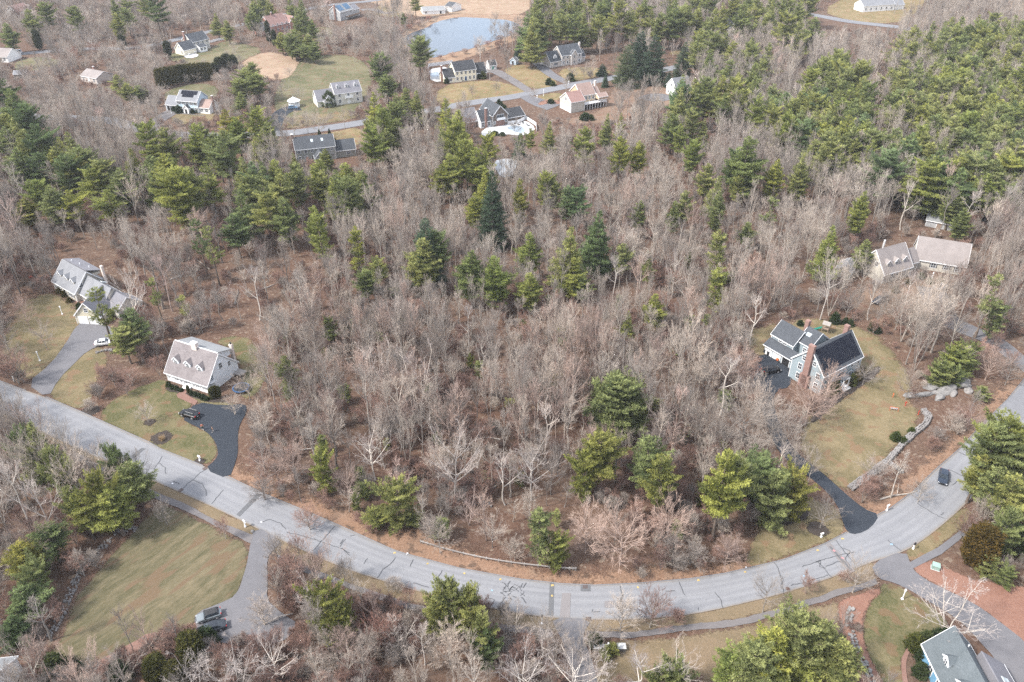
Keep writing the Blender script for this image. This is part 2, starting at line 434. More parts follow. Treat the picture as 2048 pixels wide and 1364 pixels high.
def water(name, c, wav=0.6, st=0.06):
    m, nt, b = new_mat(name)
    b.inputs['Base Color'].default_value = c4(c); b.inputs['Roughness'].default_value = 0.04
    b.inputs['Specular IOR Level'].default_value = 0.5; b.inputs['IOR'].default_value = 1.42
    bump(nt, b, noise_node(nt, pos_vec(nt, 'world'), wav, 3, 0.5), st, 0.1)
    return m
M['pond'] = water('pond_water', (0.045, 0.062, 0.085))
M['pale_water'] = mat_flat('pale_reflection_water', (0.33, 0.35, 0.37), 0.25, 0.18, 0.5)  # sky reflected in the woodland pool, painted as a pale diffuse colour
M['pool'] = water('pool_cover', (0.22, 0.27, 0.32))
M['solar'] = mat_flat('solar_cell', (0.010, 0.012, 0.020), 0.85, 0.15, 1, 0, 0.12)
M['solar_blue'] = mat_flat('solar_cell_blue', (0.05, 0.11, 0.19), 0.35, 0.15)
M['black'] = mat_flat('black_plastic', (0.02, 0.02, 0.022), 0.5, 0.2)
M['rubber'] = mat_flat('tyre_rubber', (0.022, 0.022, 0.023), 0.8, 0.1)
M['rim'] = mat_flat('alloy_rim', (0.5, 0.5, 0.52), 0.35, 0.05, 2, 0.6)
M['red'] = mat_flat('red_enamel', (0.45, 0.045, 0.03), 0.4, 0.1)
M['orange'] = mat_flat('orange_enamel', (0.55, 0.14, 0.05), 0.5, 0.1)
M['blue'] = mat_flat('blue_vinyl', (0.03, 0.075, 0.16), 0.6, 0.1)
M['green'] = mat_flat('green_plastic', (0.02, 0.22, 0.17), 0.45, 0.1)
M['green_box'] = mat_flat('green_steel_cabinet', (0.22, 0.32, 0.28), 0.5, 0.1)
M['lamp_red'] = mat_flat('tail_lamp', (0.35, 0.02, 0.02), 0.2, 0.05)
M['lamp_white'] = mat_flat('head_lamp', (0.75, 0.76, 0.78), 0.15, 0.05)
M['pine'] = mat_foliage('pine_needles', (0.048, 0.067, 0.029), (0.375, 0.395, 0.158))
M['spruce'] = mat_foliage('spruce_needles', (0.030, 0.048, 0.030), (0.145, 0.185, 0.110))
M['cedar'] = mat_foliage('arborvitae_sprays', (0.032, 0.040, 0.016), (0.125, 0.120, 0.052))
M['laurel'] = mat_foliage('broad_leaves', (0.026, 0.042, 0.016), (0.115, 0.140, 0.055))
M['bark_pine'] = mat_bark('pine_bark', (0.085, 0.068, 0.058), (0.19, 0.16, 0.14))
M['bark'] = mat_bark('grey_bark', (0.17, 0.155, 0.142), (0.40, 0.375, 0.35))
M['twig'] = mat_bark('twigs', (0.253, 0.220, 0.198), (0.418, 0.380, 0.350))
M['bark_white'] = mat_bark('white_bark', (0.356, 0.329, 0.302), (0.587, 0.560, 0.534))
M['twig_white'] = mat_bark('pale_twigs', (0.337, 0.302, 0.290), (0.463, 0.426, 0.414))
M['twig_red'] = mat_bark('reddish_twigs', (0.185, 0.115, 0.095), (0.30, 0.205, 0.180))
# ---------------------------------------------------------------- ground sheets
EXCL = []            # world polygons where no wild tree may stand
def poly_world(px, z=0.0): return [Vector((p.x, p.y)) for p in (P(a, b, z) for a, b in px)]
def densify(pts, step=0.7, closed=True):
    out = []
    n = len(pts)
    for i in range(n if closed else n - 1):
        a, b = pts[i], pts[(i + 1) % n]
        k = max(1, int((b - a).length / step))
        out += [a.lerp(b, j / k) for j in range(k)]
    if not closed: out.append(pts[-1])
    return out
def smooth(pts, closed=True, it=2):
    """corner cutting"""
    for _ in range(it):
        q = []; n = len(pts)
        rngi = range(n if closed else n - 1)
        if not closed: q.append(pts[0])
        for i in rngi:
            a, b = pts[i], pts[(i + 1) % n]
            q += [a.lerp(b, 0.25), a.lerp(b, 0.75)]
        if not closed: q.append(pts[-1])
        pts = q
    return pts
def ragged(pts, amp, sd=0.0):
    out = []
    for p in pts:
        a = noise.noise_vector(Vector((p.x * 0.22, p.y * 0.22, sd))); b = noise.noise_vector(Vector((p.x * 1.1, p.y * 1.1, sd + 5)))
        out.append(Vector((p.x + (a.x * 1.6 + b.x * 0.7) * amp, p.y + (a.y * 1.6 + b.y * 0.7) * amp)))
    return out
def sheet_mesh(name, pts, z, mat):
    tri = tessellate_polygon([[Vector((p.x, p.y, 0)) for p in pts]])
    vs = [(p.x, p.y, z) for p in pts]
    tris = []
    for a, b, c in tri:
        A, B, C = pts[a], pts[b], pts[c]
        cr = (B.x - A.x) * (C.y - A.y) - (B.y - A.y) * (C.x - A.x)
        if abs(cr) < 1e-9: continue
        tris.append((a, b, c) if cr > 0 else (a, c, b))
    return np_mesh(name, vs, tris, mat)
ZC = {}
def level(z, child):
    """every sheet gets its own height, 4 mm steps inside its layer: grass < beds < road < paving < paths < marks"""
    lo, n = (.012, 14) if z < .0125 else (.070, 7) if z < .024 else (.100, 1) if z < .0245 else (.104, 8) if z < .034 else (.138, 3) if z < .04 else (z + .1, 1)
    if child or .031 < z < .0329: return z + .11
    ZC[lo] = ZC.get(lo, -1) + 1
    return lo + .004 * (ZC[lo] % n)
SOFT = {'verge', 'strip', 'lawn', 'lawn_mown', 'lawn_tan', 'lawn_bright', 'meadow', 'field', 'yard', 'reeds', 'mulch_red', 'mulch_dark'}
def soft_mesh(name, pts, z, mat, amp):
    pl = np.array([(p.x, p.y) for p in pts]); cy = pl[:, 1].mean()
    step = .6 + max(0, cy - 130) * .0045
    x0, y0 = pl.min(0) - amp * 1.6; x1, y1 = pl.max(0) + amp * 1.6
    nx, ny = int((x1 - x0) / step) + 2, int((y1 - y0) / step) + 2
    gx, gy = np.meshgrid(x0 + np.arange(nx) * step, y0 + np.arange(ny) * step); q = np.stack([gx.ravel(), gy.ravel()], 1)
    a = pl; b = np.roll(pl, -1, 0); best = np.full(len(q), 1e9); ins = np.zeros(len(q), bool)
    for (ax, ay), (bx, by) in zip(a, b):
        d = np.array([bx - ax, by - ay]); L = max(d @ d, 1e-9)
        t = np.clip(((q[:, 0] - ax) * d[0] + (q[:, 1] - ay) * d[1]) / L, 0, 1)
        best = np.minimum(best, (q[:, 0] - ax - t * d[0]) ** 2 + (q[:, 1] - ay - t * d[1]) ** 2)
        if ay != by:
            c = ((ay > q[:, 1]) != (by > q[:, 1])) & (q[:, 0] < (bx - ax) * (q[:, 1] - ay) / (by - ay) + ax); ins ^= c
    sd = np.sqrt(best) * np.where(ins, 1, -1) / amp
    idx = np.arange(nx * ny).reshape(ny, nx); A0, B0, C0, D0 = idx[:-1, :-1].ravel(), idx[:-1, 1:].ravel(), idx[1:, 1:].ravel(), idx[1:, :-1].ravel()
    ok = np.maximum.reduce([sd[A0], sd[B0], sd[C0], sd[D0]]) > -1.5
    A0, B0, C0, D0 = A0[ok], B0[ok], C0[ok], D0[ok]
    tr = np.concatenate([np.stack([A0, B0, C0], 1), np.stack([A0, C0, D0], 1)])
    used, inv = np.unique(tr, return_inverse=True)
    me = np_mesh(name, np.column_stack([q[used], np.full(len(used), z)]), inv.reshape(-1, 3), mat)
    at_ = me.attributes.new('edge', 'FLOAT', 'POINT'); at_.data.foreach_set('value', sd[used].astype(np.float32))
    return me
def sheet(name, px, z, mat, amp=0.0, sm=2, label=None, kind='structure', parent=None, excl=True, step=None, cat=None):
    pts = px if isinstance(px[0], Vector) else poly_world(px)
    z = level(z, parent is not None)
    if excl: EXCL.append([(p.x, p.y) for p in pts])
    if sm: pts = smooth(pts, True, sm)
    if mat in SOFT:
        o = link(name, soft_mesh(name, pts, z, M[mat], max(.45, amp * 1.3)), parent)
        if parent is None: tag(o, label, cat, None, kind)
        return o
    if amp: pts = ragged(densify(pts, step or max(0.5, amp * 0.9)), amp, z * 100)
    o = link(name, sheet_mesh(name, pts, z, M[mat]), parent)
    if parent is None: tag(o, label, cat, None, kind)
    return o
def strip_poly(px, width, sm=2):
    c = smooth([Vector((p.x, p.y)) for p in (P(a, b) for a, b in px)], False, sm)
    L, Rr = [], []
    for i, p in enumerate(c):
        d = (c[min(i + 1, len(c) - 1)] - c[max(i - 1, 0)]).normalized(); n = Vector((-d.y, d.x))
        w = (width[0] + (width[1] - width[0]) * i / (len(c) - 1) if isinstance(width, tuple) else width) / 2
        L.append(p + n * w); Rr.append(p - n * w)
    return Rr + L[::-1]

# the one ground sheet, out past the horizon
g = MB()
xs = [-2600, -900, -300, 0, 300, 900, 2600]; ys = [-500, -100, 60, 200, 400, 700, 1500, 3200]
for i in range(len(xs) - 1):
    for j in range(len(ys) - 1):
        g.poly([(xs[i], ys[j], 0), (xs[i + 1], ys[j], 0), (xs[i + 1], ys[j + 1], 0), (xs[i], ys[j + 1], 0)])
tag(g.build('ground', M['ground']), 'woodland ground covered in brown and reddish fallen leaves', None, None, 'structure')

UP = [(-60,730),(0,762),(53,782),(92,794),(167,826),(297,884),(321,898),(407,932),(455,953),(533,990),(632,1031),(700,1061),(793,1103),(919,1137),(1042,1159),(1124,1168),(1186,1171),(1275,1167),(1380,1158),(1451,1147),(1567,1120),(1649,1088),(1693,1065),(1753,1031),(1779,1018),(1827,983),(1868,942),(1919,898),(1963,850),(2015,799),(2048,758),(2120,690)]
LO = [(-60,798),(0,824),(137,891),(297,958),(362,986),(437,1020),(509,1055),(578,1089),(680,1135),(755,1159),(827,1182),(988,1219),(1080,1235),(1175,1241),(1278,1240),(1380,1231),(1468,1212),(1567,1188),(1673,1153),(1744,1124),(1806,1106),(1854,1076),(1908,1031),(1950,990),(2000,930),(2060,868),(2150,790)]
Z0 = 0.012
# grass and yards first (lowest), then beds, then paving
sheet('roadside_verge', [(441,950),(533,996),(632,1037),(793,1109),(919,1142),(1042,1164),(1186,1176),(1380,1163),(1567,1125),(1693,1070),(1690,1040),(1600,1080),(1480,1122),(1330,1140),(1250,1140),(1200,1152),(1100,1148),(1040,1125),(960,1118),(840,1062),(790,1068),(700,1020),(640,1012),(560,958),(500,950),(470,925)], Z0, 'verge', 1.5, 1, 'orange brown fallen leaves along the far edge of the road', excl=False)
sheet('roadside_verge', [(1740,1040),(1779,1025),(1827,990),(1868,949),(1963,857),(2060,750),(2060,720),(1990,790),(1930,850),(1880,905),(1830,945),(1770,985),(1715,1005)], Z0, 'verge', 1.6, 1, 'leaf strewn bank between the road and the garden wall', excl=False)
sheet('roadside_verge', [(-60,795)] + [(x, y - 2) for x, y in LO[1:20]] + [(1751,1160),(1673,1184),(1567,1219),(1380,1254),(1261,1264),(1090,1262),(994,1248),(748,1185),(560,1112),(444,1048),(308,985),(150,905),(0,838)], Z0, 'strip', 0.35, 0, 'tan grass strip between road and footway', excl=False)
sheet('roadside_verge', [(1806,1104),(1854,1074),(1926,1010),(1945,1030),(1900,1075),(1874,1096),(1823,1126)], Z0, 'lawn_tan', 0.3, 1, 'short tan grass beside the lower driveway mouth')
sheet('lawn', [(190,832),(240,790),(310,762),(330,760),(345,778),(388,800),(362,838),(386,850),(414,864),(431,884),(436,906),(411,934),(330,900),(250,862)], Z0, 'lawn', 0.35, 1, 'green and tan front lawn of the white cape house')
sheet('lawn', [(372,800),(388,788),(440,794),(455,806),(475,812),(444,816),(400,806)], Z0, 'lawn', 0.2, 1, 'narrow grass strip beside the brick walk')
sheet('lawn', [(425,678),(490,670),(525,708),(540,745),(510,790),(495,800),(480,790),(488,750),(470,700)], Z0, 'lawn', 0.5, 1, 'back lawn behind the white cape house')
sheet('lawn', [(20,650),(50,602),(80,592),(110,585),(150,612),(163,645),(133,690),(105,725),(62,762),(20,735),(5,690)], Z0, 'lawn_tan', 1.3, 1, 'tan front lawn of the grey roofed cape at the left')
sheet('lawn', [(93,794),(113,760),(148,726),(172,703),(206,690),(216,725),(192,760),(182,795),(165,824)], Z0, 'lawn_tan', 0.5, 1, 'tan grass beside the grey drive of the far left house')
sheet('lawn', [(321,1009),(376,1031),(444,1067),(500,1091),(489,1148),(473,1192),(444,1206),(393,1228),(380,1262),(308,1286),(239,1320),(171,1340),(85,1322),(130,1274),(145,1206),(191,1151),(255,1078),(300,1025)], Z0, 'lawn_mown', 0.4, 1, 'large mown lawn with faint stripes at the near left')
sheet('lawn', [(1608,915),(1600,880),(1612,845),(1640,815),(1700,790),(1650,740),(1520,712),(1493,690),(1495,668),(1530,652),(1600,640),(1660,640),(1720,655),(1770,685),(1795,720),(1822,755),(1815,800),(1838,828),(1836,848),(1800,885),(1765,925),(1725,965),(1690,983),(1650,950)], Z0, 'lawn_tan', 0.9, 1, 'tan lawn around the grey blue colonial house', excl=True)
sheet('lawn', [(1540,1030),(1600,1000),(1645,1000),(1674,1018),(1690,1062),(1645,1086),(1567,1116),(1490,1136),(1500,1090)], Z0, 'lawn_tan', 0.6, 1, 'patch of tan grass left of the black driveway mouth')
sheet('lawn', [(1762,1168),(1792,1170),(1843,1199),(1895,1240),(1890,1262),(1830,1272),(1803,1308),(1803,1345),(1815,1390),(1775,1390),(1734,1308),(1724,1260),(1734,1212)], Z0, 'lawn', 0.25, 1, 'curved lawn between the red mulch beds at the near right')
sheet('lawn', [(1200,1390),(1188,1300),(1240,1282),(1350,1278),(1450,1264),(1560,1236),(1660,1205),(1690,1215),(1660,1260),(1580,1290),(1480,1330),(1450,1390)], Z0, 'strip', 0.6, 1, 'leafy tan lawn below the footway')
sheet('lawn', [(1690,600),(1740,560),(1790,575),(1850,560),(1900,570),(1880,600),(1855,640),(1800,635),(1740,650)], Z0, 'yard', 1.6, 1, 'front lawn of the tan cape at the far right')
# far lawns and fields
sheet('meadow', [(575,130),(600,118),(640,110),(700,110),(735,128),(745,165),(728,200),(700,232),(640,246),(562,236),(545,205),(560,165)], Z0, 'meadow', 0.9, 1, 'open green and tan meadow behind the beige dormered house')
sheet('dry_field', [(483,122),(530,103),(572,110),(600,119),(590,142),(572,160),(530,157),(490,142)], Z0 + 0.01, 'field', 0.8, 1, 'pale pinkish dry grass field beside the meadow')
sheet('meadow', [(330,118),(352,102),(380,108),(420,98),(450,80),(490,88),(530,100),(490,120),(440,135),(380,130)], Z0, 'meadow', 0.8, 1, 'green lawn around the cream house with the white fence')
sheet('lawn', [(878,172),(960,160),(1005,163),(1062,186),(1030,193),(940,205),(870,212)], Z0, 'lawn_bright', 0.6, 1, 'yellow tan front lawn of the cream pond house')
sheet('lawn', [(1000,142),(1040,126),(1085,140),(1122,168),(1080,180),(1040,168)], Z0, 'lawn_bright', 0.6, 1, 'yellow tan lawn between two far driveways')
sheet('lawn', [(1110,140),(1170,132),(1230,142),(1200,152),(1135,166)], Z0, 'lawn_bright', 0.6, 1, 'front lawn of the grey roofed house near the pond')
sheet('lawn', [(1060,196),(1110,184),(1130,190),(1110,205),(1075,208)], Z0, 'lawn_bright', 0.5, 1, 'pale grass beside the tan house drive')
sheet('yard', [(1205,225),(1225,180),(1240,165),(1310,155),(1350,150),(1375,185),(1330,215),(1290,232),(1240,240),(1180,248),(1140,250),(1125,240)], Z0, 'yard', 0.8, 1, 'bare brown yard behind the tan brown roofed house')
sheet('lawn', [(590,302),(585,276),(660,266),(722,252),(735,285),(690,294),(640,300)], Z0, 'lawn_bright', 0.5, 1, 'bright yellow lawn behind the grey green house')
sheet('lawn', [(560,260),(640,248),(715,238),(715,222),(640,228),(570,236)], Z0 + 0.004, 'lawn_tan', 0.5, 1, 'roadside grass in front of the beige dormered house', excl=False)
sheet('lawn', [(335,222),(400,214),(430,222),(425,245),(350,250)], Z0, 'lawn_tan', 0.6, 1, 'tan front lawn of the pale blue house with roof panels')
sheet('lawn', [(330,180),(400,165),(440,175),(430,200),(330,205)], Z0, 'meadow', 0.6, 1, 'back garden of the pale blue house with roof panels')
sheet('lawn', [(615,58),(660,52),(670,75),(630,84),(605,80)], Z0, 'meadow', 0.5, 1, 'bright green grass below the house with blue roof panels')
sheet('lawn', [(740,30),(760,8),(800,2),(830,10),(800,35)], Z0, 'lawn_bright', 0.6, 1, 'sunlit lawn beside the house with blue roof panels')
sheet('sand_yard', [(690,-12),(1060,-12),(1060,28),(980,30),(900,26),(850,36),(800,24),(760,10)], Z0, 'field', 0.8, 1, 'pale sandy yard beyond the pond')
sheet('meadow', [(1640,22),(1700,-10),(1860,-10),(1830,30),(1790,48),(1700,42)], Z0, 'lawn_bright', 0.7, 1, 'sunlit yellow meadow at the top right')
sheet('meadow', [(1990,-10),(2080,-10),(2080,40),(2030,30)], Z0, 'field', 0.7, 1, 'pale open field in the far right corner')
sheet('lawn', [(30,120),(90,112),(130,125),(80,140),(30,145)], Z0, 'meadow', 0.6, 1, 'green patch of grass near the utility pole')
sheet('lawn', [(1490,78),(1430,88),(1360,95),(1330,110),(1380,108),(1440,100)], Z0, 'lawn_tan', 0.6, 1, 'grass clearing among the far pines')
# beds
sheet('reed_bank', [(840,125),(800,95),(800,70),(840,45),(890,30),(960,24),(1060,30),(1075,55),(1035,80),(990,95),(930,118),(880,130)], Z0, 'reeds', 0.8, 1, 'tan reed bank around the pond')
sheet('mulch_bed', [(1823,1137),(1860,1118),(1900,1140),(1960,1165),(2090,1180),(2090,1330),(2048,1284),(1984,1233),(1946,1206),(1895,1182),(1847,1158)], Z0 + 0.004, 'mulch_red', 0.4, 1, 'red mulch slope above the lower driveway')
sheet('mulch_bed', [(1670,1215),(1700,1195),(1755,1176),(1768,1180),(1735,1212),(1722,1262),(1736,1310),(1778,1390),(1735,1390),(1700,1320),(1690,1262)], Z0 + 0.004, 'mulch_red', 0.3, 1, 'red mulch bed beside the rocky channel')
sheet('mulch_bed', [(1620,838),(1650,800),(1745,738),(1762,732),(1755,750),(1720,775),(1680,800),(1640,838),(1622,846)], Z0 + 0.008, 'mulch_dark', 0.2, 1, 'dark mulch bed along the colonial house front', excl=False)
sheet('mulch_bed', [(1540,1046),(1555,1032),(1600,1012),(1622,1020),(1610,1042),(1570,1052)], Z0 + 0.008, 'mulch_dark', 0.25, 1, 'dark mulch island under the roadside pines', excl=False)
for i, (bx, by, rx, lb) in enumerate([(299, 845, 1.2, 'round dark mulch ring under the small lawn tree'), (324, 876, 2.2, 'oval dark mulch bed with dry ornamental grass'), (1635, 1058, 1.9, 'dark mulch ring under the tree by the black driveway'), (400, 922, 1.0, 'dark mulch ring at the white mailbox'), (180, 822, 2.0, 'dark mulch patch at the corner of the front lawn')]):
    c = P(bx, by)
    sheet('mulch_bed', [Vector((c.x + rx * math.cos(k * .628) * 1.1, c.y + rx * math.sin(k * .628))) for k in range(10)], Z0 + 0.008, 'mulch_dark', 0.15, 1, lb, excl=False)
sheet('mulch_bed', [(335,772),(372,785),(420,800),(450,795),(455,808),(430,806),(370,792),(332,780)], Z0 + 0.008, 'mulch_dark', 0.15, 1, 'planting bed along the porch of the white cape house', excl=False)
# paving
sheet('driveway', [(52,768),(103,727),(130,690),(150,657),(162,646),(212,646),(238,676),(210,688),(174,702),(150,726),(116,760),(96,797)], 0.03, 'drive_grey', 0.08, 1, 'weathered grey driveway of the house at the left')
D2 = [(393,804),(362,838),(386,850),(414,864),(431,884),(437,906),(432,920),(409,939),(458,960),(473,920),(476,898),(475,870),(480,847),(494,826),(492,807),(444,812)]
sheet('driveway', D2, 0.03, 'drive_black', 0.05, 1, 'smooth black curved driveway of the white cape house')
sheet('driveway', [(508,1052),(499,1100),(489,1148),(473,1192),(444,1206),(391,1226),(389,1249),(407,1280),(480,1292),(560,1290),(600,1250),(560,1225),(534,1200),(536,1160),(534,1117),(548,1098),(566,1082)], 0.03, 'drive_grey', 0.08, 1, 'grey driveway and parking court at the near left')
sheet('driveway', [(1694,1066),(1684,1040),(1674,1008),(1639,970),(1587,932),(1558,905),(1540,870),(1528,830),(1506,780),(1508,735),(1520,706),(1560,718),(1585,745),(1580,775),(1553,780),(1545,805),(1562,860),(1592,903),(1608,918),(1656,956),(1693,990),(1727,1018),(1760,1030),(1742,1056),(1715,1070)], 0.03, 'drive_black', 0.05, 1, 'black driveway of the grey blue colonial house')
sheet('driveway', [(1740,1128),(1755,1158),(1786,1165),(1827,1185),(1861,1206),(1895,1226),(1929,1250),(1956,1281),(1991,1318),(2030,1390),(2130,1390),(2060,1290),(1984,1233),(1946,1206),(1895,1182),(1847,1158),(1823,1137),(1810,1100)], 0.03, 'drive_grey', 0.05, 1, 'dark grey driveway sweeping down at the near right')
sheet('driveway', [(1102,1236),(1117,1267),(1130,1298),(1140,1330),(1150,1390),(1200,1390),(1186,1329),(1175,1298),(1166,1267),(1184,1238)], 0.03, 'drive_grey', 0.1, 1, 'grey driveway leading down from the road at the bottom')
sheet('driveway', strip_poly([(1860,575),(1875,605),(1890,640),(1935,660),(1985,680),(2020,705),(2075,752)], (8.0, 4.5)), 0.03, 'drive_grey', 0.1, 0, 'grey driveway curving through the trees at the far right')
sheet('driveway', strip_poly([(972,142),(990,142),(1005,150),(1030,164),(1060,184)], (7.5, 4.5)), 0.03, 'walk', 0.1, 0, 'pale driveway of the cream pond house')
sheet('driveway', strip_poly([(1068,118),(1085,136),(1105,152),(1136,166)], (7.0, 5)), 0.03, 'drive_grey', 0.1, 0, 'driveway of the grey roofed house near the pond')
sheet('driveway', strip_poly([(1110,214),(1085,208),(1062,198),(1048,192)], (13.0, 5)), 0.03, 'drive_grey', 0.1, 0, 'dark driveway of the tan brown roofed house')
sheet('driveway', strip_poly([(600,215),(575,218),(555,232),(545,262)], (9.0, 6)), 0.03, 'drive_black', 0.1, 0, 'black driveway near the white gazebo')
sheet('driveway', strip_poly([(348,222),(330,232),(310,246),(300,258)], (8.0, 5)), 0.03, 'walk', 0.1, 0, 'driveway of the pale blue house with roof panels')
sheet('driveway', strip_poly([(1290,200),(1315,190),(1340,200)], (9.0, 9)), 0.03, 'drive_grey', 0.1, 0, 'dark parking area beside the white barn gable')
sheet('driveway', strip_poly([(722,20),(745,18),(770,28),(790,24)], (6.0, 5)), 0.03, 'walk', 0.1, 0, 'driveway of the house with blue roof panels')
sheet('path', [(176,566),(186,572),(170,600),(165,640),(155,645),(150,610),(160,585)], 0.035, 'brickpath', 0.1, 1, 'curved brick path at the grey roofed cape')
sheet('path', [(370,777),(378,781),(371,788),(396,803),(390,811),(356,796),(353,790)], 0.035, 'brickpath', 0.0, 0, 'brick walk from the driveway to the white porch')
sheet('path', [(305,1262),(330,1275),(300,1292),(255,1312),(215,1340),(190,1365),(160,1365),(190,1330),(240,1300)], 0.035, 'brickpath', 0.25, 1, 'reddish path along the bottom of the near left lawn')
sheet('path', [(1838,1276),(1870,1264),(1900,1263),(1900,1269),(1862,1274),(1826,1294),(1812,1318),(1812,1350),(1822,1390),(1810,1390),(1802,1345),(1803,1308)], 0.035, 'brickpath', 0.0, 1, 'curved brick garden path beside the blue sided house')
sheet('path', [(1120,203),(1098,198),(1075,206),(1078,212),(1100,206),(1124,210)], 0.035, 'mulch_red', 0.1, 1, 'red brick path by the tan house drive')
def end_dir(i, j): return sum(((P(*q[i]) - P(*q[j])) for q in (UP, LO)), Vector()).normalized()
D0_, D1_ = end_dir(0, 2), end_dir(-1, -3)
def resample(px, n):
    w = [P(a, b) for a, b in px]
    w = [w[0] + D0_ * 70] + w + [w[-1] + D1_ * 70]          # the road runs on out of the picture at both ends
    c = smooth([Vector((p.x, p.y)) for p in w], False, 2)
    L = [0.0]
    for a, b in zip(c, c[1:]): L.append(L[-1] + (b - a).length)
    out = []; j = 0
    for i in range(n):
        t = L[-1] * i / (n - 1)
        while j < len(L) - 2 and L[j + 1] < t: j += 1
        out.append(c[j].lerp(c[j + 1], (t - L[j]) / max(1e-6, L[j + 1] - L[j])))
    return out, L[-1]
ru, len_u = resample(UP, 200); rl, _ = resample(LO, 200)
cols = 9; vs = []; acr = []; alo = []
for i in range(200):
    for k in range(cols): vs.append((*rl[i].lerp(ru[i], k / (cols - 1)), .100)); acr.append(k / (cols - 1)); alo.append(len_u * i / 199)
tr_ = []
for i in range(199):
    for k in range(cols - 1): a = i * cols + k; tr_ += [(a, a + cols, a + 1), (a + 1, a + cols, a + cols + 1)]
tr_ = [t if (vs[t[1]][0] - vs[t[0]][0]) * (vs[t[2]][1] - vs[t[0]][1]) - (vs[t[1]][1] - vs[t[0]][1]) * (vs[t[2]][0] - vs[t[0]][0]) > 0 else (t[0], t[2], t[1]) for t in tr_]
me = np_mesh('road', vs, tr_, M['mainroad'])
for nm, vals in (('across', acr), ('along', alo)): q_ = me.attributes.new(nm, 'FLOAT', 'POINT'); q_.data.foreach_set('value', np.array(vals, dtype=np.float32))
ROAD = tag(link('road', me), 'pale grey curving road with dark sealed cracks', None, None, 'structure')
EXCL.append([(p.x, p.y) for p in ru] + [(p.x, p.y) for p in rl[::-1]])
sheet('road', strip_poly([(-70,226),(60,233),(150,236),(219,239),(273,257),(308,264),(362,271),(460,272),(540,268),(588,266),(640,258),(700,250),(760,238),(850,224),(936,206),(1022,195),(1090,181),(1176,164),(1261,150),(1330,140),(1420,120),(1520,108)], 7.4), 0.024, 'road2', 0.1, 0, 'far grey road running past the houses by the pond')
sheet('road', strip_poly([(-60,118),(60,106),(170,97),(273,98),(342,82),(410,65),(505,45),(600,22),(660,9),(740,3),(800,-8)], 6.5), 0.024, 'road2', 0.1, 0, 'far narrow road in the top left woods')
sheet('road', strip_poly([(1560,20),(1640,32),(1700,44),(1780,52),(1850,62)], 9.0), 0.024, 'road2', 0.2, 0, 'far road by the yellow meadow at the top right')
sheet('road_patch', [(2000,812),(2048,770),(2110,700),(2160,790),(2055,845)], 0.03, 'road2', 0.0, 0, 'darker resurfaced stretch of road at the right edge', excl=False)
W1 = [(150,905),(230,945),(308,984),(376,1012),(444,1047),(509,1071)]; W1b = [(502,1086),(455,1064),(386,1030),(312,1000),(230,960),(150,920)]
sheet('footway', W1 + W1b, 0.03, 'walk', 0.22, 0, 'narrow asphalt footway above the near left lawn')
sheet('footway', [(556,1110),(640,1143),(700,1168),(748,1183),(823,1208),(900,1228),(994,1246),(1090,1259),(1104,1260),(1106,1273),(1090,1272),(994,1261),(900,1244),(823,1220),(748,1196),(700,1178),(640,1157),(556,1124)], 0.03, 'walk', 0.22, 0, 'narrow asphalt footway along the lower edge of the road')
sheet('footway', [(1172,1262),(1261,1263),(1380,1251),(1468,1240),(1567,1216),(1673,1181),(1751,1158),(1756,1167),(1673,1195),(1567,1229),(1468,1254),(1380,1263),(1261,1276),(1172,1274)], 0.03, 'walk', 0.22, 0, 'asphalt footway curving beside the lower driveway')
sheet('footway', [(1818,1125),(1874,1096),(1920,1062),(1930,1070),(1884,1108),(1822,1139)], 0.03, 'drive_grey', 0.06, 0, 'short dark footway beyond the lower driveway')
# pond: sky-reflecting water slightly below its banks
sheet('pond_water', [(855,55),(867,47),(891,39),(921,34),(956,36),(1000,39),(1020,41),(1045,52),(1035,66),(1005,76),(973,87),(950,96),(909,105),(883,112),(862,117),(845,108),(812,92),(803,82),(809,74),(833,62)], Z0 + 0.02, 'pond', 0.5, 2, 'pale blue pond reflecting sky and trees')
sheet('woodland_pool', [(988,322),(1005,318),(1035,319),(1034,332),(1026,350),(1010,356),(1000,352),(990,338)], Z0 + 0.02, 'pale_water', 0.4, 2, 'small bright pool in the bare woods, seen through branches')

# --- marks on the main road (children of the road)
def zc(x0, y0, k): return lambda pts: [(x0 + x * k, y0 + y * k) for x, y in pts]
A = zc(0, 898, .3418); B = zc(680, 898, .3418); C = zc(1348, 898, .3418)
def crack(px, w=0.16, z=0.036, mat='tar'):
    c = densify([Vector((p.x, p.y)) for p in (P(a, b) for a, b in px)], 0.5, False)
    c = [p + Vector((noise.noise(Vector((p.x * 1.3, p.y * 1.3, 1.0))), noise.noise(Vector((p.x * 1.3, p.y * 1.3, 9.0))))) * 0.22 for p in c]
    L, Rr = [], []
    for i, p in enumerate(c):
        d = (c[min(i + 1, len(c) - 1)] - c[max(i - 1, 0)]).normalized(); n = Vector((-d.y, d.x))
        ww = w * (0.75 + 0.5 * abs(noise.noise(Vector((p.x * 2, p.y * 2, 3.0)))))
        L.append(p + n * ww / 2); Rr.append(p - n * ww / 2)
    m = MB(); z += .11
    for i in range(len(c) - 1):
        m.poly([(*Rr[i], z), (*Rr[i + 1], z), (*L[i + 1], z), (*L[i], z)])
    return m.build('tar_seal', M[mat], ROAD)
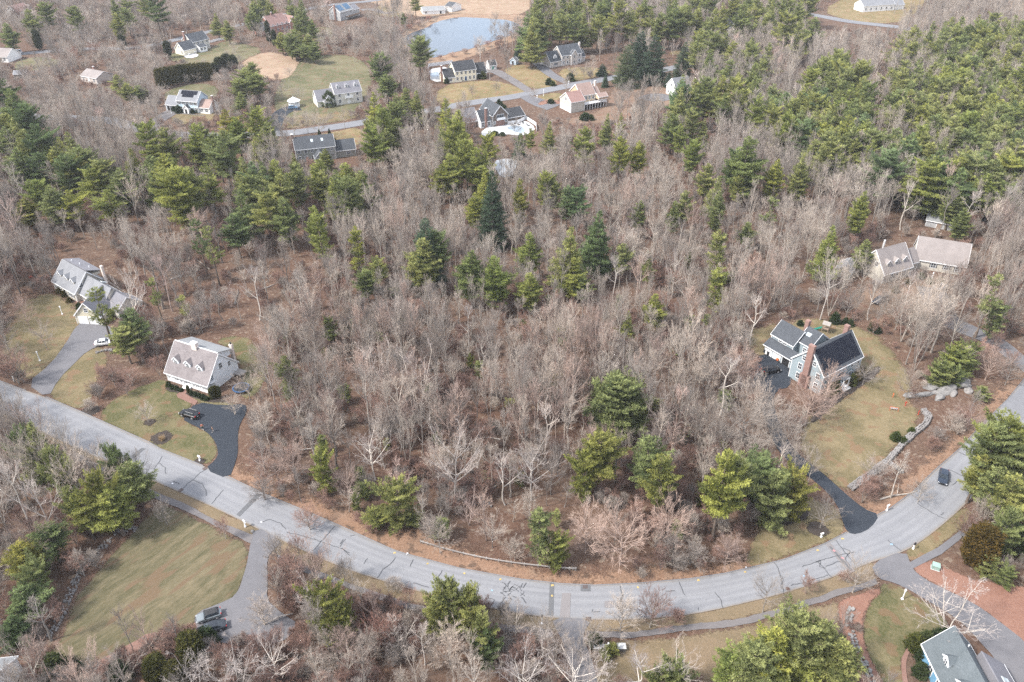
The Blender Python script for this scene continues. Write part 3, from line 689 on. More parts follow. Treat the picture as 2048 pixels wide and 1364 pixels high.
for pts in ([(1210,120),(1170,140),(1140,175),(1105,200),(1060,245)], [(1130,185),(1180,205),(1205,240),(1210,275)], [(950,45),(930,80),(900,120)], [(930,85),(965,110),(970,150)], [(1310,240),(1275,280),(1240,325)], [(1015,190),(1050,205)], [(1680,490),(1760,510),(1840,530),(1920,560),(1990,580),(2048,610)], [(1960,450),(1920,500),(1890,530),(1840,590)], [(2020,530),(1990,575)], [(1530,430),(1580,415),(1650,440),(1670,470)]):
    crack(A(pts), 0.13)
for pts in ([(325,640),(290,680),(250,710),(222,755)], [(162,640),(142,672)], [(427,650),(410,690)], [(430,785),(480,800),(520,812)], [(1640,805),(1650,860),(1632,920),(1648,965)], [(1655,850),(1645,900)], [(1480,940),(1474,960),(1520,955)], [(870,875),(905,885),(890,915)], [(20,530),(0,560)], [(60,510),(85,505)], [(600,710),(570,760)], [(1900,835),(1960,832)], [(10,580),(60,625)]):
    crack(B(pts), 0.14)
for pts in ([(585,665),(610,700),(625,760),(640,845)], [(622,740),(640,770),(620,800),(640,830)], [(945,535),(980,580),(1010,620),(1050,665)], [(985,580),(1030,600),(1000,640),(1030,690)], [(830,655),(870,690),(900,730),(925,755)], [(835,660),(860,655),(850,690),(885,700)], [(745,690),(850,660),(920,635),(1060,605)], [(885,690),(960,660),(1010,665)], [(680,800),(740,790),(790,775),(900,740)], [(1425,320),(1500,370),(1580,410)], [(1560,390),(1578,372)], [(240,840),(270,880),(290,935)], [(1630,215),(1665,185),(1692,205)], [(1250,535),(1290,570),(1330,600)], [(1660,20),(1720,45),(1765,50)], [(1600,120),(1700,165)], [(140,930),(142,950)], [(30,780),(60,860)]):
    crack(C(pts), 0.13)
rr = random.Random(4)
for k in range(20):     # dense crack filling in the middle of the bend
    a = (950 + rr.random() * 115, 800 + rr.random() * 75)
    b = (a[0] + rr.uniform(-30, 30), a[1] + rr.uniform(-26, 26)); c_ = (b[0] + rr.uniform(-28, 28), b[1] + rr.uniform(-22, 22))
    crack(B([a, b, c_]), 0.11)
for pts in ([(995,775),(980,810)], [(1090,783),(1070,815)], [(940,905),(970,870)], [(1060,870),(1095,905)]): crack(B(pts), 0.16)
def patch(px, mat, z=0.031, nm='asphalt_patch'): return sheet(nm, px, z, mat, 0.0, 0, parent=ROAD, excl=False)
patch(A([(1530,268),(1505,262),(1385,385),(1402,398)]), 'patch'); patch(A([(852,0),(830,-4),(772,42),(780,58)]), 'patch')
patch(B([(1228,785),(1253,785),(1248,978),(1218,974)]), 'patch'); patch(B([(1408,794),(1465,794),(1465,835),(1408,835)]), 'patch', 0.032)
patch(B([(1300,845),(1350,845),(1345,990),(1285,985)]), 'patch_pink', 0.03); patch(B([(1548,893),(1600,890),(1600,930),(1548,930)]), 'patch_pink', 0.03)
patch(C([(885,560),(910,548),(1060,715),(1030,730)]), 'patch_pink', 0.03); patch(C([(905,575),(915,570),(1045,712),(1035,718)]), 'patch', 0.033)
for cpx, (x, y), mt, s in [(B, (320, 610), 'paint_y', .35), (B, (512, 673), 'paint_y', .3), (B, (728, 730), 'paint_y', .3), (B, (938, 765), 'paint_y', .35), (B, (1243, 800), 'paint_y', .4), (B, (1240, 862), 'paint_y', .3), (B, (1742, 812), 'paint_y', .3), (B, (392, 614), 'paint_w', .35), (B, (890, 830), 'paint_b', .3), (C, (142, 770), 'paint_y', .35), (C, (415, 722), 'paint_y', .3), (C, (840, 595), 'paint_y', .35), (C, (985, 527), 'paint_y', .4), (C, (422, 697), 'paint_w', .3), (C, (1272, 560), 'paint_b', .4), (C, (985, 640), 'paint_p', .45), (C, (935, 598), 'paint_p', .4), (C, (760, 745), 'paint_b', .3), (A, (1010, 205), 'paint_w', .3), (B, (1680, 942), 'paint_w', .3), (A, (1530, 430), 'paint_w', .3)]:
    q = P(*cpx([(x, y)])[0]); a = rr.random() * 3; s *= .78
    m = MB()
    for t in (0, 1):
        dx, dy = math.cos(a + t * 1.9), math.sin(a + t * 1.9); w = 0.09
        m.poly([(q.x - dx * s - dy * w, q.y - dy * s + dx * w, .150 + t * .004), (q.x - dx * s + dy * w, q.y - dy * s - dx * w, .150 + t * .004), (q.x + dx * s * .8 + dy * w, q.y + dy * s * .8 - dx * w, .150 + t * .004), (q.x + dx * s * .8 - dy * w, q.y + dy * s * .8 + dx * w, .150 + t * .004)])
    m.build('paint_mark', M[mt], ROAD)
for (x, y), rot in [((1170.5, 1174.5), 0.0), ((1177, 1238.5), 0.03), ((410, 938), 0.9), ((362, 981), 0.9)]:      # drain grates
    q = P(x, y); m = MB(); Mt = Matrix.Translation((q.x, q.y, .11)) @ Matrix.Rotation(rot, 4, 'Z')
    for k in range(7): m.box(-.42 + k * .13, -.3, .034, -.36 + k * .13, .3, .05, 0, Mt)
    m.box(-.48, -.36, .033, .48, -.3, .052, 0, Mt).box(-.48, .3, .033, .48, .36, .052, 0, Mt)
    m.build('drain_grate', M['iron'], ROAD)
q = P(1348 + 665 * .3418, 898 + 820 * .3418); MB().cyl(q.x, q.y, .12, .15, .38, 16).build('manhole_cover', M['iron'], ROAD)
# low asphalt berm along the far road edge, broken at the driveways
for seg in ([0, 1, 2], [3, 4, 5, 6, 7], [8, 9, 10, 11, 12, 13, 14, 15, 16, 17, 18, 19, 20, 21, 22], [23, 24, 25, 26, 27, 28, 29, 30, 31]):
    pts = [P(*UP[i]) for i in seg]
    MB().tube([(p.x, p.y, 0.10) for p in pts], 0.11, 6).build('kerb_berm', M['road2'], ROAD)
# ---------------------------------------------------------------- trees
def norm(a): return a / np.maximum(np.linalg.norm(a, axis=-1, keepdims=True), 1e-9)
def tufts(g, pts, dirs, tone, blade, width, K, spread=0.55, up=0.35):
    """K needle sprays per point: thin leaf-sized triangles"""
    n = len(pts)
    p = np.repeat(pts, K, 0); d = np.repeat(dirs, K, 0); t = np.repeat(tone, K)
    d = norm(d * 0.75 + g.normal(0, spread, (n * K, 3)) + np.array([0, 0, up]))
    ln = blade * g.uniform(0.6, 1.35, (n * K, 1))
    s = norm(np.cross(d, norm(g.normal(0, 1, (n * K, 3))))) * width * g.uniform(0.7, 1.3, (n * K, 1))
    off = g.normal(0, blade * 0.25, (n * K, 3))
    a = p + off - s; b = p + off + s; c = p + off + d * ln
    v = np.stack([a, b, c], 1).reshape(-1, 3)
    tri = np.arange(n * K * 3).reshape(-1, 3)
    tn = np.repeat(np.clip(t + np.repeat(g.normal(0, .13, n), K) + g.normal(0, 0.10, n * K), 0, 1), 3)
    return v, tri, tn
def tubes(starts, dirs, lens, rads, curve, segs, sides, taper=0.25):
    """many tapered limbs at once; curve: upward bow. returns verts, tris and the point function"""
    Bn = len(starts); S = segs
    s = np.linspace(0, 1, S + 1)
    pts = starts[:, None] + dirs[:, None] * (lens[:, None, None] * s[None, :, None]) + curve[:, None] * (s ** 2)[None, :, None] * lens[:, None, None]
    r = rads[:, None] * (1 - (1 - taper) * s)[None]
    a = norm(np.cross(dirs, np.array([0.13, 0.21, 0.97]))); b = np.cross(dirs, a)
    ang = np.linspace(0, 2 * np.pi, sides, endpoint=False)
    ring = a[:, None] * np.cos(ang)[None, :, None] + b[:, None] * np.sin(ang)[None, :, None]
    V = pts[:, :, None] + ring[:, None] * r[:, :, None, None]
    idx = np.arange(Bn * (S + 1) * sides).reshape(Bn, S + 1, sides)
    i0 = idx[:, :-1]; i1 = idx[:, 1:]
    n0 = np.roll(i0, -1, 2); n1 = np.roll(i1, -1, 2)
    T = np.concatenate([np.stack([i0, n0, n1], -1).reshape(-1, 3), np.stack([i0, n1, i1], -1).reshape(-1, 3)])
    return V.reshape(-1, 3), T
class TB:
    def __init__(s): s.V = []; s.T = []; s.N = 0; s.tone = []
    def add(s, v, t, tone=None):
        s.V.append(v); s.T.append(t + s.N); s.N += len(v); s.tone.append(np.zeros(len(v)) if tone is None else tone)
    def mesh(s, name, mat, smooth=False, with_tone=False):
        return np_mesh(name, np.concatenate(s.V), np.concatenate(s.T), mat, None, np.concatenate(s.tone) if with_tone else None, smooth)
def trunk_line(g, H, wob, n=7):
    z = np.linspace(0, H, n); x = np.cumsum(g.normal(0, wob, n)); y = np.cumsum(g.normal(0, wob, n)); x -= x[0]; y -= y[0]
    return np.stack([x, y, z], 1)
def at_line(L, t):
    t = np.asarray(t) * (len(L) - 1); i = np.clip(t.astype(int), 0, len(L) - 2); f = (t - i)[:, None]
    return L[i] * (1 - f) + L[i + 1] * f
def line_tube(L, r0, r1, sides=7):
    tb = TB()
    n = len(L); rr_ = np.linspace(r0, r1, n) * np.concatenate([[1.25], np.ones(n - 1)])
    ang = np.linspace(0, 2 * np.pi, sides, endpoint=False)
    V = L[:, None] + np.stack([np.cos(ang), np.sin(ang), 0 * ang], 1)[None] * rr_[:, None, None]
    idx = np.arange(n * sides).reshape(n, sides); i0 = idx[:-1]; i1 = idx[1:]; n0 = np.roll(i0, -1, 1); n1 = np.roll(i1, -1, 1)
    tb.add(V.reshape(-1, 3), np.concatenate([np.stack([i0, n0, n1], -1).reshape(-1, 3), np.stack([i0, n1, i1], -1).reshape(-1, 3)]))
    return tb

def make_conifer(seed, H, rad, base, layers, per, prof, rise, gap, mat, blade=0.5, bw=0.085, K=5, step=0.34, lean=0.05, side=0.35, lumps=0.25):
    """whorled evergreen: prof(t) crown radius along the crown, rise(t) branch elevation"""
    g = np.random.default_rng(seed)
    L = trunk_line(g, H * 0.97, lean)
    tr = line_tube(L, 0.014 * H + 0.06, 0.03)
    PT, DR, TN = [], [], []
    st, dr, ln = [], [], []
    az0 = g.uniform(0, 6.28)
    lop = g.uniform(0, 6.28)
    for k in range(layers):
        t = (k + g.uniform(-.3, .3)) / max(1, layers - 1); t = min(max(t, 0), 1)
        z = base * H + t * (1 - base) * H * 0.97
        c = at_line(L, [min(z / (H * 0.97), 1)])[0]
        nb = max(3, int(per * (0.55 + 0.6 * prof(t))))
        for b_ in range(nb):
            if g.random() < gap: continue
            az = az0 + k * 2.4 + b_ * 6.283 / nb + g.uniform(-.35, .35)
            r = rad * prof(t) * g.uniform(1 - lumps * 1.3, 1 + lumps * 0.7) * (1 + 0.14 * math.cos(az - lop))
            el = rise(t) + g.uniform(-.14, .14)
            d = np.array([math.cos(az) * math.cos(el), math.sin(az) * math.cos(el), math.sin(el)])
            sv = np.array([-math.sin(az), math.cos(az), 0])
            bt = g.uniform(0.12, 0.85)
            st.append(c); dr.append(d); ln.append(r)
            n = max(2, int(r / step))
            for q_ in range(n):
                s = 0.22 + 0.8 * (q_ + g.uniform(0, .8)) / n
                cp = c + d * r * s + np.array([0, 0, 0.10 * r * s * s])
                wl = side * r * (1.05 - s) * 1.2 + 0.25
                m_ = max(1, int(wl / step * 1.6))
                for e in range(m_):
                    o = g.uniform(-1, 1) * wl
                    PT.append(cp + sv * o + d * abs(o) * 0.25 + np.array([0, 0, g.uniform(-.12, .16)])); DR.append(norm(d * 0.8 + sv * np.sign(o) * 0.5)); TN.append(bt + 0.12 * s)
    PT.append(L[-1]); DR.append(np.array([0, 0, 1.0])); TN.append(0.7)
    v, t, tn = tufts(g, np.array(PT), np.array(DR), np.array(TN), blade, bw, K)
    cr = TB(); cr.add(v, t, tn)
    st, dr, ln = np.array(st), np.array(dr), np.array(ln)
    bv, bt_ = tubes(st, dr, ln * 0.85, 0.018 + ln * 0.011, np.tile([0, 0, 0.1], (len(st), 1)), 2, 3)
    tr.add(bv, bt_)
    return tr.mesh('trunk', M['bark_pine']), cr.mesh('crown', M[mat], False, True), H, rad

def p_pine(t): return (0.62 + 1.3 * t if t < 0.28 else 1.0 * (1 - (t - 0.28) / 0.72) ** 0.72 + 0.06)
def p_cone(t): return (1 - t) ** 0.85 + 0.05
def p_round(t): return max(0.1, math.sin(math.pi * min(1, 0.16 + 0.8 * t))) ** 0.7
def p_col(t): return 0.9 if t < 0.75 else max(0.12, (1 - t) / 0.25 * 0.9)
def p_thin(t): return 0.55 + 0.45 * math.sin(t * 9) if t < 0.8 else 0.55 * (1 - t) / 0.2 + 0.15
rise_p = lambda t: 0.02 + 0.75 * t
rise_s = lambda t: -0.25 + 0.75 * t
rise_c = lambda t: 0.9
CON = {
 'pine': [make_conifer(11, 18, 4.2, .22, 15, 8, p_pine, rise_p, .06, 'pine', .46, .078, 8, .31, .06, .26),
          make_conifer(12, 18, 4.6, .30, 13, 8, p_pine, rise_p, .10, 'pine', .46, .078, 8, .31, .06, .26, .42),
          make_conifer(13, 18, 4.0, .15, 17, 8, p_cone, rise_p, .05, 'pine', .46, .078, 8, .31, .06, .26),
          make_conifer(14, 18, 5.0, .33, 11, 9, p_round, rise_p, .12, 'pine', .46, .078, 8, .31, .06, .26, .48),
          make_conifer(15, 18, 4.4, .26, 14, 7, p_pine, lambda t: .1 + .7 * t, .12, 'pine', .46, .078, 8, .31, .06, .26, .4),
          make_conifer(16, 18, 4.1, .18, 15, 8, lambda t: p_pine(t) * (1 + .18 * math.sin(t * 17)), rise_p, .07, 'pine', .46, .078, 8, .31, .06, .26),
          make_conifer(17, 18, 4.6, .34, 12, 7, lambda t: p_pine(t) * (1 + .25 * math.sin(t * 11 + 2)), lambda t: -.05 + .7 * t, .20, 'pine', .46, .078, 8, .31, .09, .26, .5),
          make_conifer(18, 18, 4.2, .24, 15, 7, lambda t: p_cone(t) * (1 + .22 * math.sin(t * 19)), rise_p, .14, 'pine', .44, .078, 8, .31, .05, .26, .4),
          make_conifer(19, 18, 4.8, .40, 10, 8, lambda t: p_round(t) * (1 + .2 * math.sin(t * 9)), lambda t: .05 + .6 * t, .22, 'pine', .46, .078, 8, .31, .12, .26, .55)],
 'thin': [make_conifer(21, 18, 3.4, .40, 11, 5, p_thin, lambda t: .05 + .5 * t, .28, 'pine', .46, .078, 8, .31, .06, .26),
          make_conifer(22, 18, 2.6, .22, 13, 6, p_col, rise_p, .16, 'pine', .46, .078, 8, .31, .06, .26, .42)],
 'spruce': [make_conifer(31, 20, 4.6, .05, 22, 10, p_cone, rise_s, .03, 'spruce', .42, .08, 6, .33, .02, .3, .18),
            make_conifer(32, 20, 5.2, .04, 20, 10, lambda t: (1 - t) ** .65 + .04, rise_s, .05, 'spruce', .42, .08, 6, .36, .02, .3, .22)],
 'round': [make_conifer(41, 12, 5.0, .06, 11, 9, lambda t: p_round(t) * (1 + .16 * math.sin(t * 15)), lambda t: -.05 + .95 * t, .14, 'pine', .42, .075, 8, .30, .05, .24, .45),
           make_conifer(42, 12, 5.4, .10, 10, 9, lambda t: p_round(t * .92) * (1 + .2 * math.sin(t * 12 + 1)), lambda t: .0 + .9 * t, .20, 'pine', .42, .075, 8, .30, .08, .24, .55),
           make_conifer(43, 12, 4.6, .08, 12, 8, lambda t: p_pine(t) * (1 + .2 * math.sin(t * 14)), lambda t: .0 + .9 * t, .16, 'pine', .42, .075, 8, .30, .06, .24, .5)],
 'dense': [make_conifer(44, 12, 5.4, .06, 14, 12, p_round, lambda t: -.08 + 1.05 * t, .03, 'pine', .42, .08, 7, .31, .03, .36, .28)],
 'cedar': [make_conifer(51, 6, 1.1, .02, 16, 9, p_col, rise_c, .02, 'cedar', .3, .06, 6, .22, .01, .5, .15),
           make_conifer(52, 6, 1.9, .02, 15, 10, lambda t: p_round(.2 + .8 * t), rise_c, .04, 'cedar', .32, .065, 6, .26, .02, .5, .3)],
 'shrub': [make_conifer(61, 2.2, 1.5, .02, 8, 10, lambda t: max(.15, math.cos(t * 1.5)) ** .55, lambda t: .1 + 1.2 * t, .04, 'laurel', .2, .06, 5, .2, .02, .5, .22)],
}
NAMES = {'pine': 'pine_tree', 'thin': 'pine_tree', 'spruce': 'spruce_tree', 'round': 'pine_tree', 'dense': 'pine_tree', 'cedar': 'arborvitae_tree', 'shrub': 'evergreen_shrub'}

def make_bare(seed, H, spread, clear, nl, n2, n3, n4, el=(0.6, 1.0), form='tall', mats=('bark', 'twig'), tw=0.0115, wob=0.12, stems=1):
    g = np.random.default_rng(seed)
    tr, cr = TB(), TB()
    S0, D0, L0, R0 = [], [], [], []
    for sidx in range(stems):
        Lk = trunk_line(g, H * (0.9 if form == 'tall' else 0.62), wob * (1 if stems == 1 else 0.5), 8)
        if stems > 1:
            az = sidx * 6.283 / stems + g.uniform(-.4, .4); lean = g.uniform(.12, .42)
            Lk[:, 0] += Lk[:, 2] * lean * math.cos(az); Lk[:, 1] += Lk[:, 2] * lean * math.sin(az)
        r0 = (0.012 * H + 0.03) / math.sqrt(stems)
        tb = line_tube(Lk, r0, r0 * 0.22, 7); tr.add(tb.V[0], tb.T[0])
        zs = np.sort(g.uniform(clear, 0.99, nl)); p = at_line(Lk, zs)
        u = (zs - clear) / (1 - clear)
        pr = (1 - 0.65 * u) * (0.75 + 0.5 * g.random(nl)) if form == 'tall' else (1.0 - 0.25 * u) * (0.7 + 0.5 * g.random(nl))
        az = np.arange(nl) * 2.4 + g.uniform(-.5, .5, nl) + sidx
        e = g.uniform(el[0], el[1], nl) * (0.75 + 0.5 * u)
        S0.append(p); D0.append(np.stack([np.cos(az) * np.cos(e), np.sin(az) * np.cos(e), np.sin(e)], 1)); L0.append(spread * pr); R0.append(r0 * (0.52 - 0.25 * u))
    S, D, Ln, Rd = np.concatenate(S0), np.concatenate(D0), np.concatenate(L0), np.concatenate(R0)
    up = np.array([0, 0, 1.0])
    def grow(S, D, Ln, n, ang, f):
        B = len(S); s = (np.tile(np.linspace(.25, 1.0, n), (B, 1)) + g.uniform(-.08, .08, (B, n))).clip(.1, 1)
        cv = up * 0.18
        p = S[:, None] + D[:, None] * (Ln[:, None] * s)[..., None] + cv * (s ** 2 * Ln[:, None])[..., None]
        rnd = norm(np.cross(D[:, None] + 0 * p, norm(g.normal(0, 1, (B, n, 3)))))
        d = norm(D[:, None] * math.cos(ang) + rnd * math.sin(ang) * g.uniform(.6, 1.2, (B, n, 1)) + up * 0.16)
        l = Ln[:, None] * f * (1.15 - 0.6 * s) * g.uniform(.6, 1.3, (B, n))
        return p.reshape(-1, 3), d.reshape(-1, 3), l.reshape(-1)
    v, t = tubes(S, D, Ln, Rd, np.tile(up * 0.18, (len(S), 1)), 5, 5, .3); tr.add(v, t)
    S2, D2, L2 = grow(S, D, Ln, n2, 0.75, 0.55)
    R2 = np.repeat(Rd, n2) * 0.42
    v, t = tubes(S2, D2, L2, np.maximum(R2, .014), np.tile(up * 0.18, (len(S2), 1)), 3, 3, .3); cr.add(v, t)
    S3, D3, L3 = grow(S2, D2, L2, n3, 0.7, 0.55)
    v, t = tubes(S3, D3, L3, np.maximum(np.repeat(R2, n3) * 0.45, .010), np.tile(up * 0.18, (len(S3), 1)), 2, 3, .3); cr.add(v, t)
    S4, D4, L4 = grow(S3, D3, np.maximum(L3, .35), n4, 0.6, 0.75)
    w = tw
    sd_ = norm(np.cross(D4, norm(g.normal(0, 1, D4.shape)))) * w
    tip = S4 + D4 * np.maximum(L4, .3)[:, None]
    cr.add(np.stack([S4 - sd_, S4 + sd_, tip], 1).reshape(-1, 3), np.arange(len(S4) * 3).reshape(-1, 3))
    return tr.mesh('trunk', M[mats[0]], True), cr.mesh('crown', M[mats[1]]), H, spread
BARE = {
 'forest': [make_bare(101, 17, 6.0, .34, 11, 8, 5, 6, (.75, 1.2)), make_bare(102, 18, 6.6, .40, 10, 8, 5, 6, (.9, 1.3), wob=.16), make_bare(103, 15, 5.6, .28, 12, 8, 5, 6, (.65, 1.15)),
            make_bare(104, 19, 4.4, .50, 12, 7, 5, 6, (.8, 1.2), wob=.22), make_bare(105, 14, 5.2, .30, 8, 7, 5, 6, (.8, 1.25), stems=2), make_bare(106, 17, 6.2, .36, 11, 8, 5, 6, (.45, 1.0), wob=.28),
            make_bare(107, 16, 3.4, .45, 13, 6, 5, 6, (.8, 1.25)), make_bare(108, 18, 6.6, .42, 12, 8, 5, 5, (.5, 1.05), wob=.3), make_bare(109, 15, 5.0, .34, 7, 7, 5, 6, (.9, 1.3), stems=3),
            make_bare(110, 17, 5.4, .50, 9, 8, 5, 6, (.7, 1.2), wob=.4), make_bare(111, 13, 4.6, .22, 13, 7, 5, 6, (.7, 1.2), wob=.1), make_bare(112, 18, 5.8, .55, 9, 8, 6, 5, (.6, 1.1), wob=.2)],
 'broad': [make_bare(121, 14, 6.6, .30, 15, 7, 6, 7, (.3, .85), 'broad'), make_bare(122, 13, 6.0, .26, 17, 7, 6, 7, (.35, 1.0), 'broad'), make_bare(123, 14, 6.4, .22, 20, 7, 5, 7, (.4, 1.1), 'broad', wob=.08)],
 'fine': [make_bare(131, 9, 4.0, .12, 22, 7, 6, 5, (.5, 1.15), 'broad', ('bark', 'twig'), .014, .05), make_bare(132, 8, 3.6, .10, 20, 7, 6, 5, (.6, 1.2), 'broad', ('bark', 'twig_red'), .014, .05)],
 'white': [make_bare(141, 17, 6.4, .34, 13, 6, 5, 4, (.4, .9), 'broad', ('bark_white', 'twig_white'), .02, .25), make_bare(142, 18, 5.4, .4, 12, 6, 5, 4, (.5, 1.0), 'tall', ('bark_white', 'twig_white'), .018, .3),
           make_bare(143, 11, 3.6, .2, 7, 5, 4, 3, (.5, 1.0), 'tall', ('bark_white', 'twig_white'), .018, .12, 4)],
 'brush': [make_bare(151, 3.2, 1.5, .15, 5, 5, 5, 4, (.6, 1.2), 'tall', ('bark', 'twig'), .012, .05, 7), make_bare(152, 2.6, 1.5, .12, 5, 5, 5, 4, (.5, 1.1), 'tall', ('twig_red', 'twig_red'), .012, .05, 7),
           make_bare(153, 4.5, 1.9, .2, 6, 5, 5, 4, (.6, 1.2), 'tall', ('bark', 'twig_red'), .013, .06, 6)],
}
TINT = {'y': (1.08, 1.08, .78, 1), 'g': (1, 1, 1, 1), 'd': (.62, .72, .74, 1), 'b': (.70, .86, 1.0, 1), 'o': (1.05, .96, .70, 1), 'r': (1.45, .88, .5, 1),
        'n': (1, 1, 1, 1), 'k': (.62, .60, .60, 1), 'l': (1.2, 1.17, 1.15, 1), 'p': (1.08, .93, .90, 1)}
TW = {'y': 'yellow green', 'g': 'mid green', 'd': 'dark green', 'b': 'bluish green', 'o': 'olive', 'r': 'rusty brown', 'n': 'grey', 'k': 'dark', 'l': 'pale grey', 'p': 'pinkish grey'}
TREES = []           # dicts: pos, kind, variant, sx, sz, tint, fixed
def tree(kind, x, y, H, W, tint='g', var=None, fixed=True, label=None, rz=None):
    tab = CON.get(kind) or BARE[kind]
    v = random.randrange(len(tab)) if var is None else var % len(tab)
    _, _, h0, r0 = tab[v]
    if kind in ('pine', 'spruce'): W *= 1.28; H *= 1.04
    TREES.append(dict(kind=kind, var=v, x=x, y=y, H=H, W=W, sx=W / (2 * r0) * (1.0 if kind in CON else 0.93), sz=H / h0, tint=tint, fixed=fixed, label=label, rz=random.uniform(0, 6.28) if rz is None else rz))
def T_top(tx, ty, H, W, tint='g', kind='pine', var=None, **k):
    p = P(tx, ty, H); tree(kind, p.x, p.y, H, W, tint, var, **k)
def T_base(bx, by, H, W, tint='n', kind='forest', var=None, **k):
    p = P(bx, by); tree(kind, p.x, p.y, H, W, tint, var, **k)
# ---------------------------------------------------------------- houses
def beam(m, p, q, w, h, mi=0):
    p, q = Vector(p), Vector(q); d = (q - p); L = d.length; d.normalize()
    s = d.cross(Vector((0, 0, 1)))
    if s.length < 1e-4: s = Vector((1, 0, 0))
    s.normalize(); u = s.cross(d).normalized()
    Mx = Matrix((( s.x, d.x, u.x, p.x), (s.y, d.y, u.y, p.y), (s.z, d.z, u.z, p.z), (0, 0, 0, 1)))
    m.box(-w / 2, 0, -h / 2, w / 2, L, h / 2, mi, Mx)
    return m
SID, ROOF = {}, {}
for k, c in dict(white=(.70, .735, .765), cream=(.74, .68, .53), greyblue=(.255, .310, .340), grey=(.34, .345, .35), tan=(.45, .35, .24), beige=(.56, .545, .49), sage=(.25, .255, .235), skyblue=(.47, .58, .66), navyblue=(.13, .28, .42), brown=(.125, .10, .085), brickw=(.34, .17, .135), yellow=(.56, .52, .41), taupe=(.46, .42, .385), pale=(.80, .80, .79), warm=(.46, .435, .385)).items():
    SID[k] = mat_siding('siding_' + k, c)
for k, c in dict(cedar=((0.115, 0.098, 0.102), (0.215, 0.195, 0.196)), grey=((0.146, 0.152, 0.167), (0.205, 0.211, 0.226)), slate=((0.036, 0.042, 0.052), (0.062, 0.069, 0.080)), dark=((0.019, 0.021, 0.026), (0.034, 0.037, 0.043)), lightgrey=((0.170, 0.178, 0.185), (0.235, 0.242, 0.250)), taupe=((0.186, 0.164, 0.158), (0.248, 0.220, 0.211)), brown=((0.211, 0.146, 0.124), (0.279, 0.202, 0.177)), sage=((0.066, 0.082, 0.092), (0.112, 0.130, 0.142)), red=((0.205, 0.118, 0.102), (0.267, 0.167, 0.149)), violet=((0.133, 0.133, 0.152), (0.180, 0.177, 0.195))).items():
    ROOF[k] = mat_shingle('shingle_' + k, c[0], c[1], 1.0)
WC = {}
def window_meshes(w, h, cols, rows, trim):
    key = (round(w, 2), round(h, 2), cols, rows, trim)
    if key in WC: return WC[key]
    f = MB(); t = .11
    f.box(-w/2 - t, -.07, -h/2 - t, w/2 + t, 0, -h/2).box(-w/2 - t, -.07, h/2, w/2 + t, 0, h/2 + t)
    f.box(-w/2 - t, -.07, -h/2, -w/2, 0, h/2).box(w/2, -.07, -h/2, w/2 + t, 0, h/2)
    for i in range(1, cols): x = -w/2 + w * i / cols; f.box(x - .025, -.055, -h/2, x + .025, 0, h/2)
    for j in range(1, rows): z = -h/2 + h * j / rows; f.box(-w/2, -.06, z - .03, w/2, 0, z + .03)
    p = MB().box(-w/2, -.03, -h/2, w/2, -.003, h/2)
    WC[key] = (f.mesh('window', M['white'] if trim == 'white' else trim), p.mesh('pane', M['glass']))
    return WC[key]
def frame_px(a, b, z):
    A_, B_ = P(*a, z), P(*b, z)
    d = B_ - A_
    return (A_.x, A_.y), math.atan2(d.y, d.x), d.length
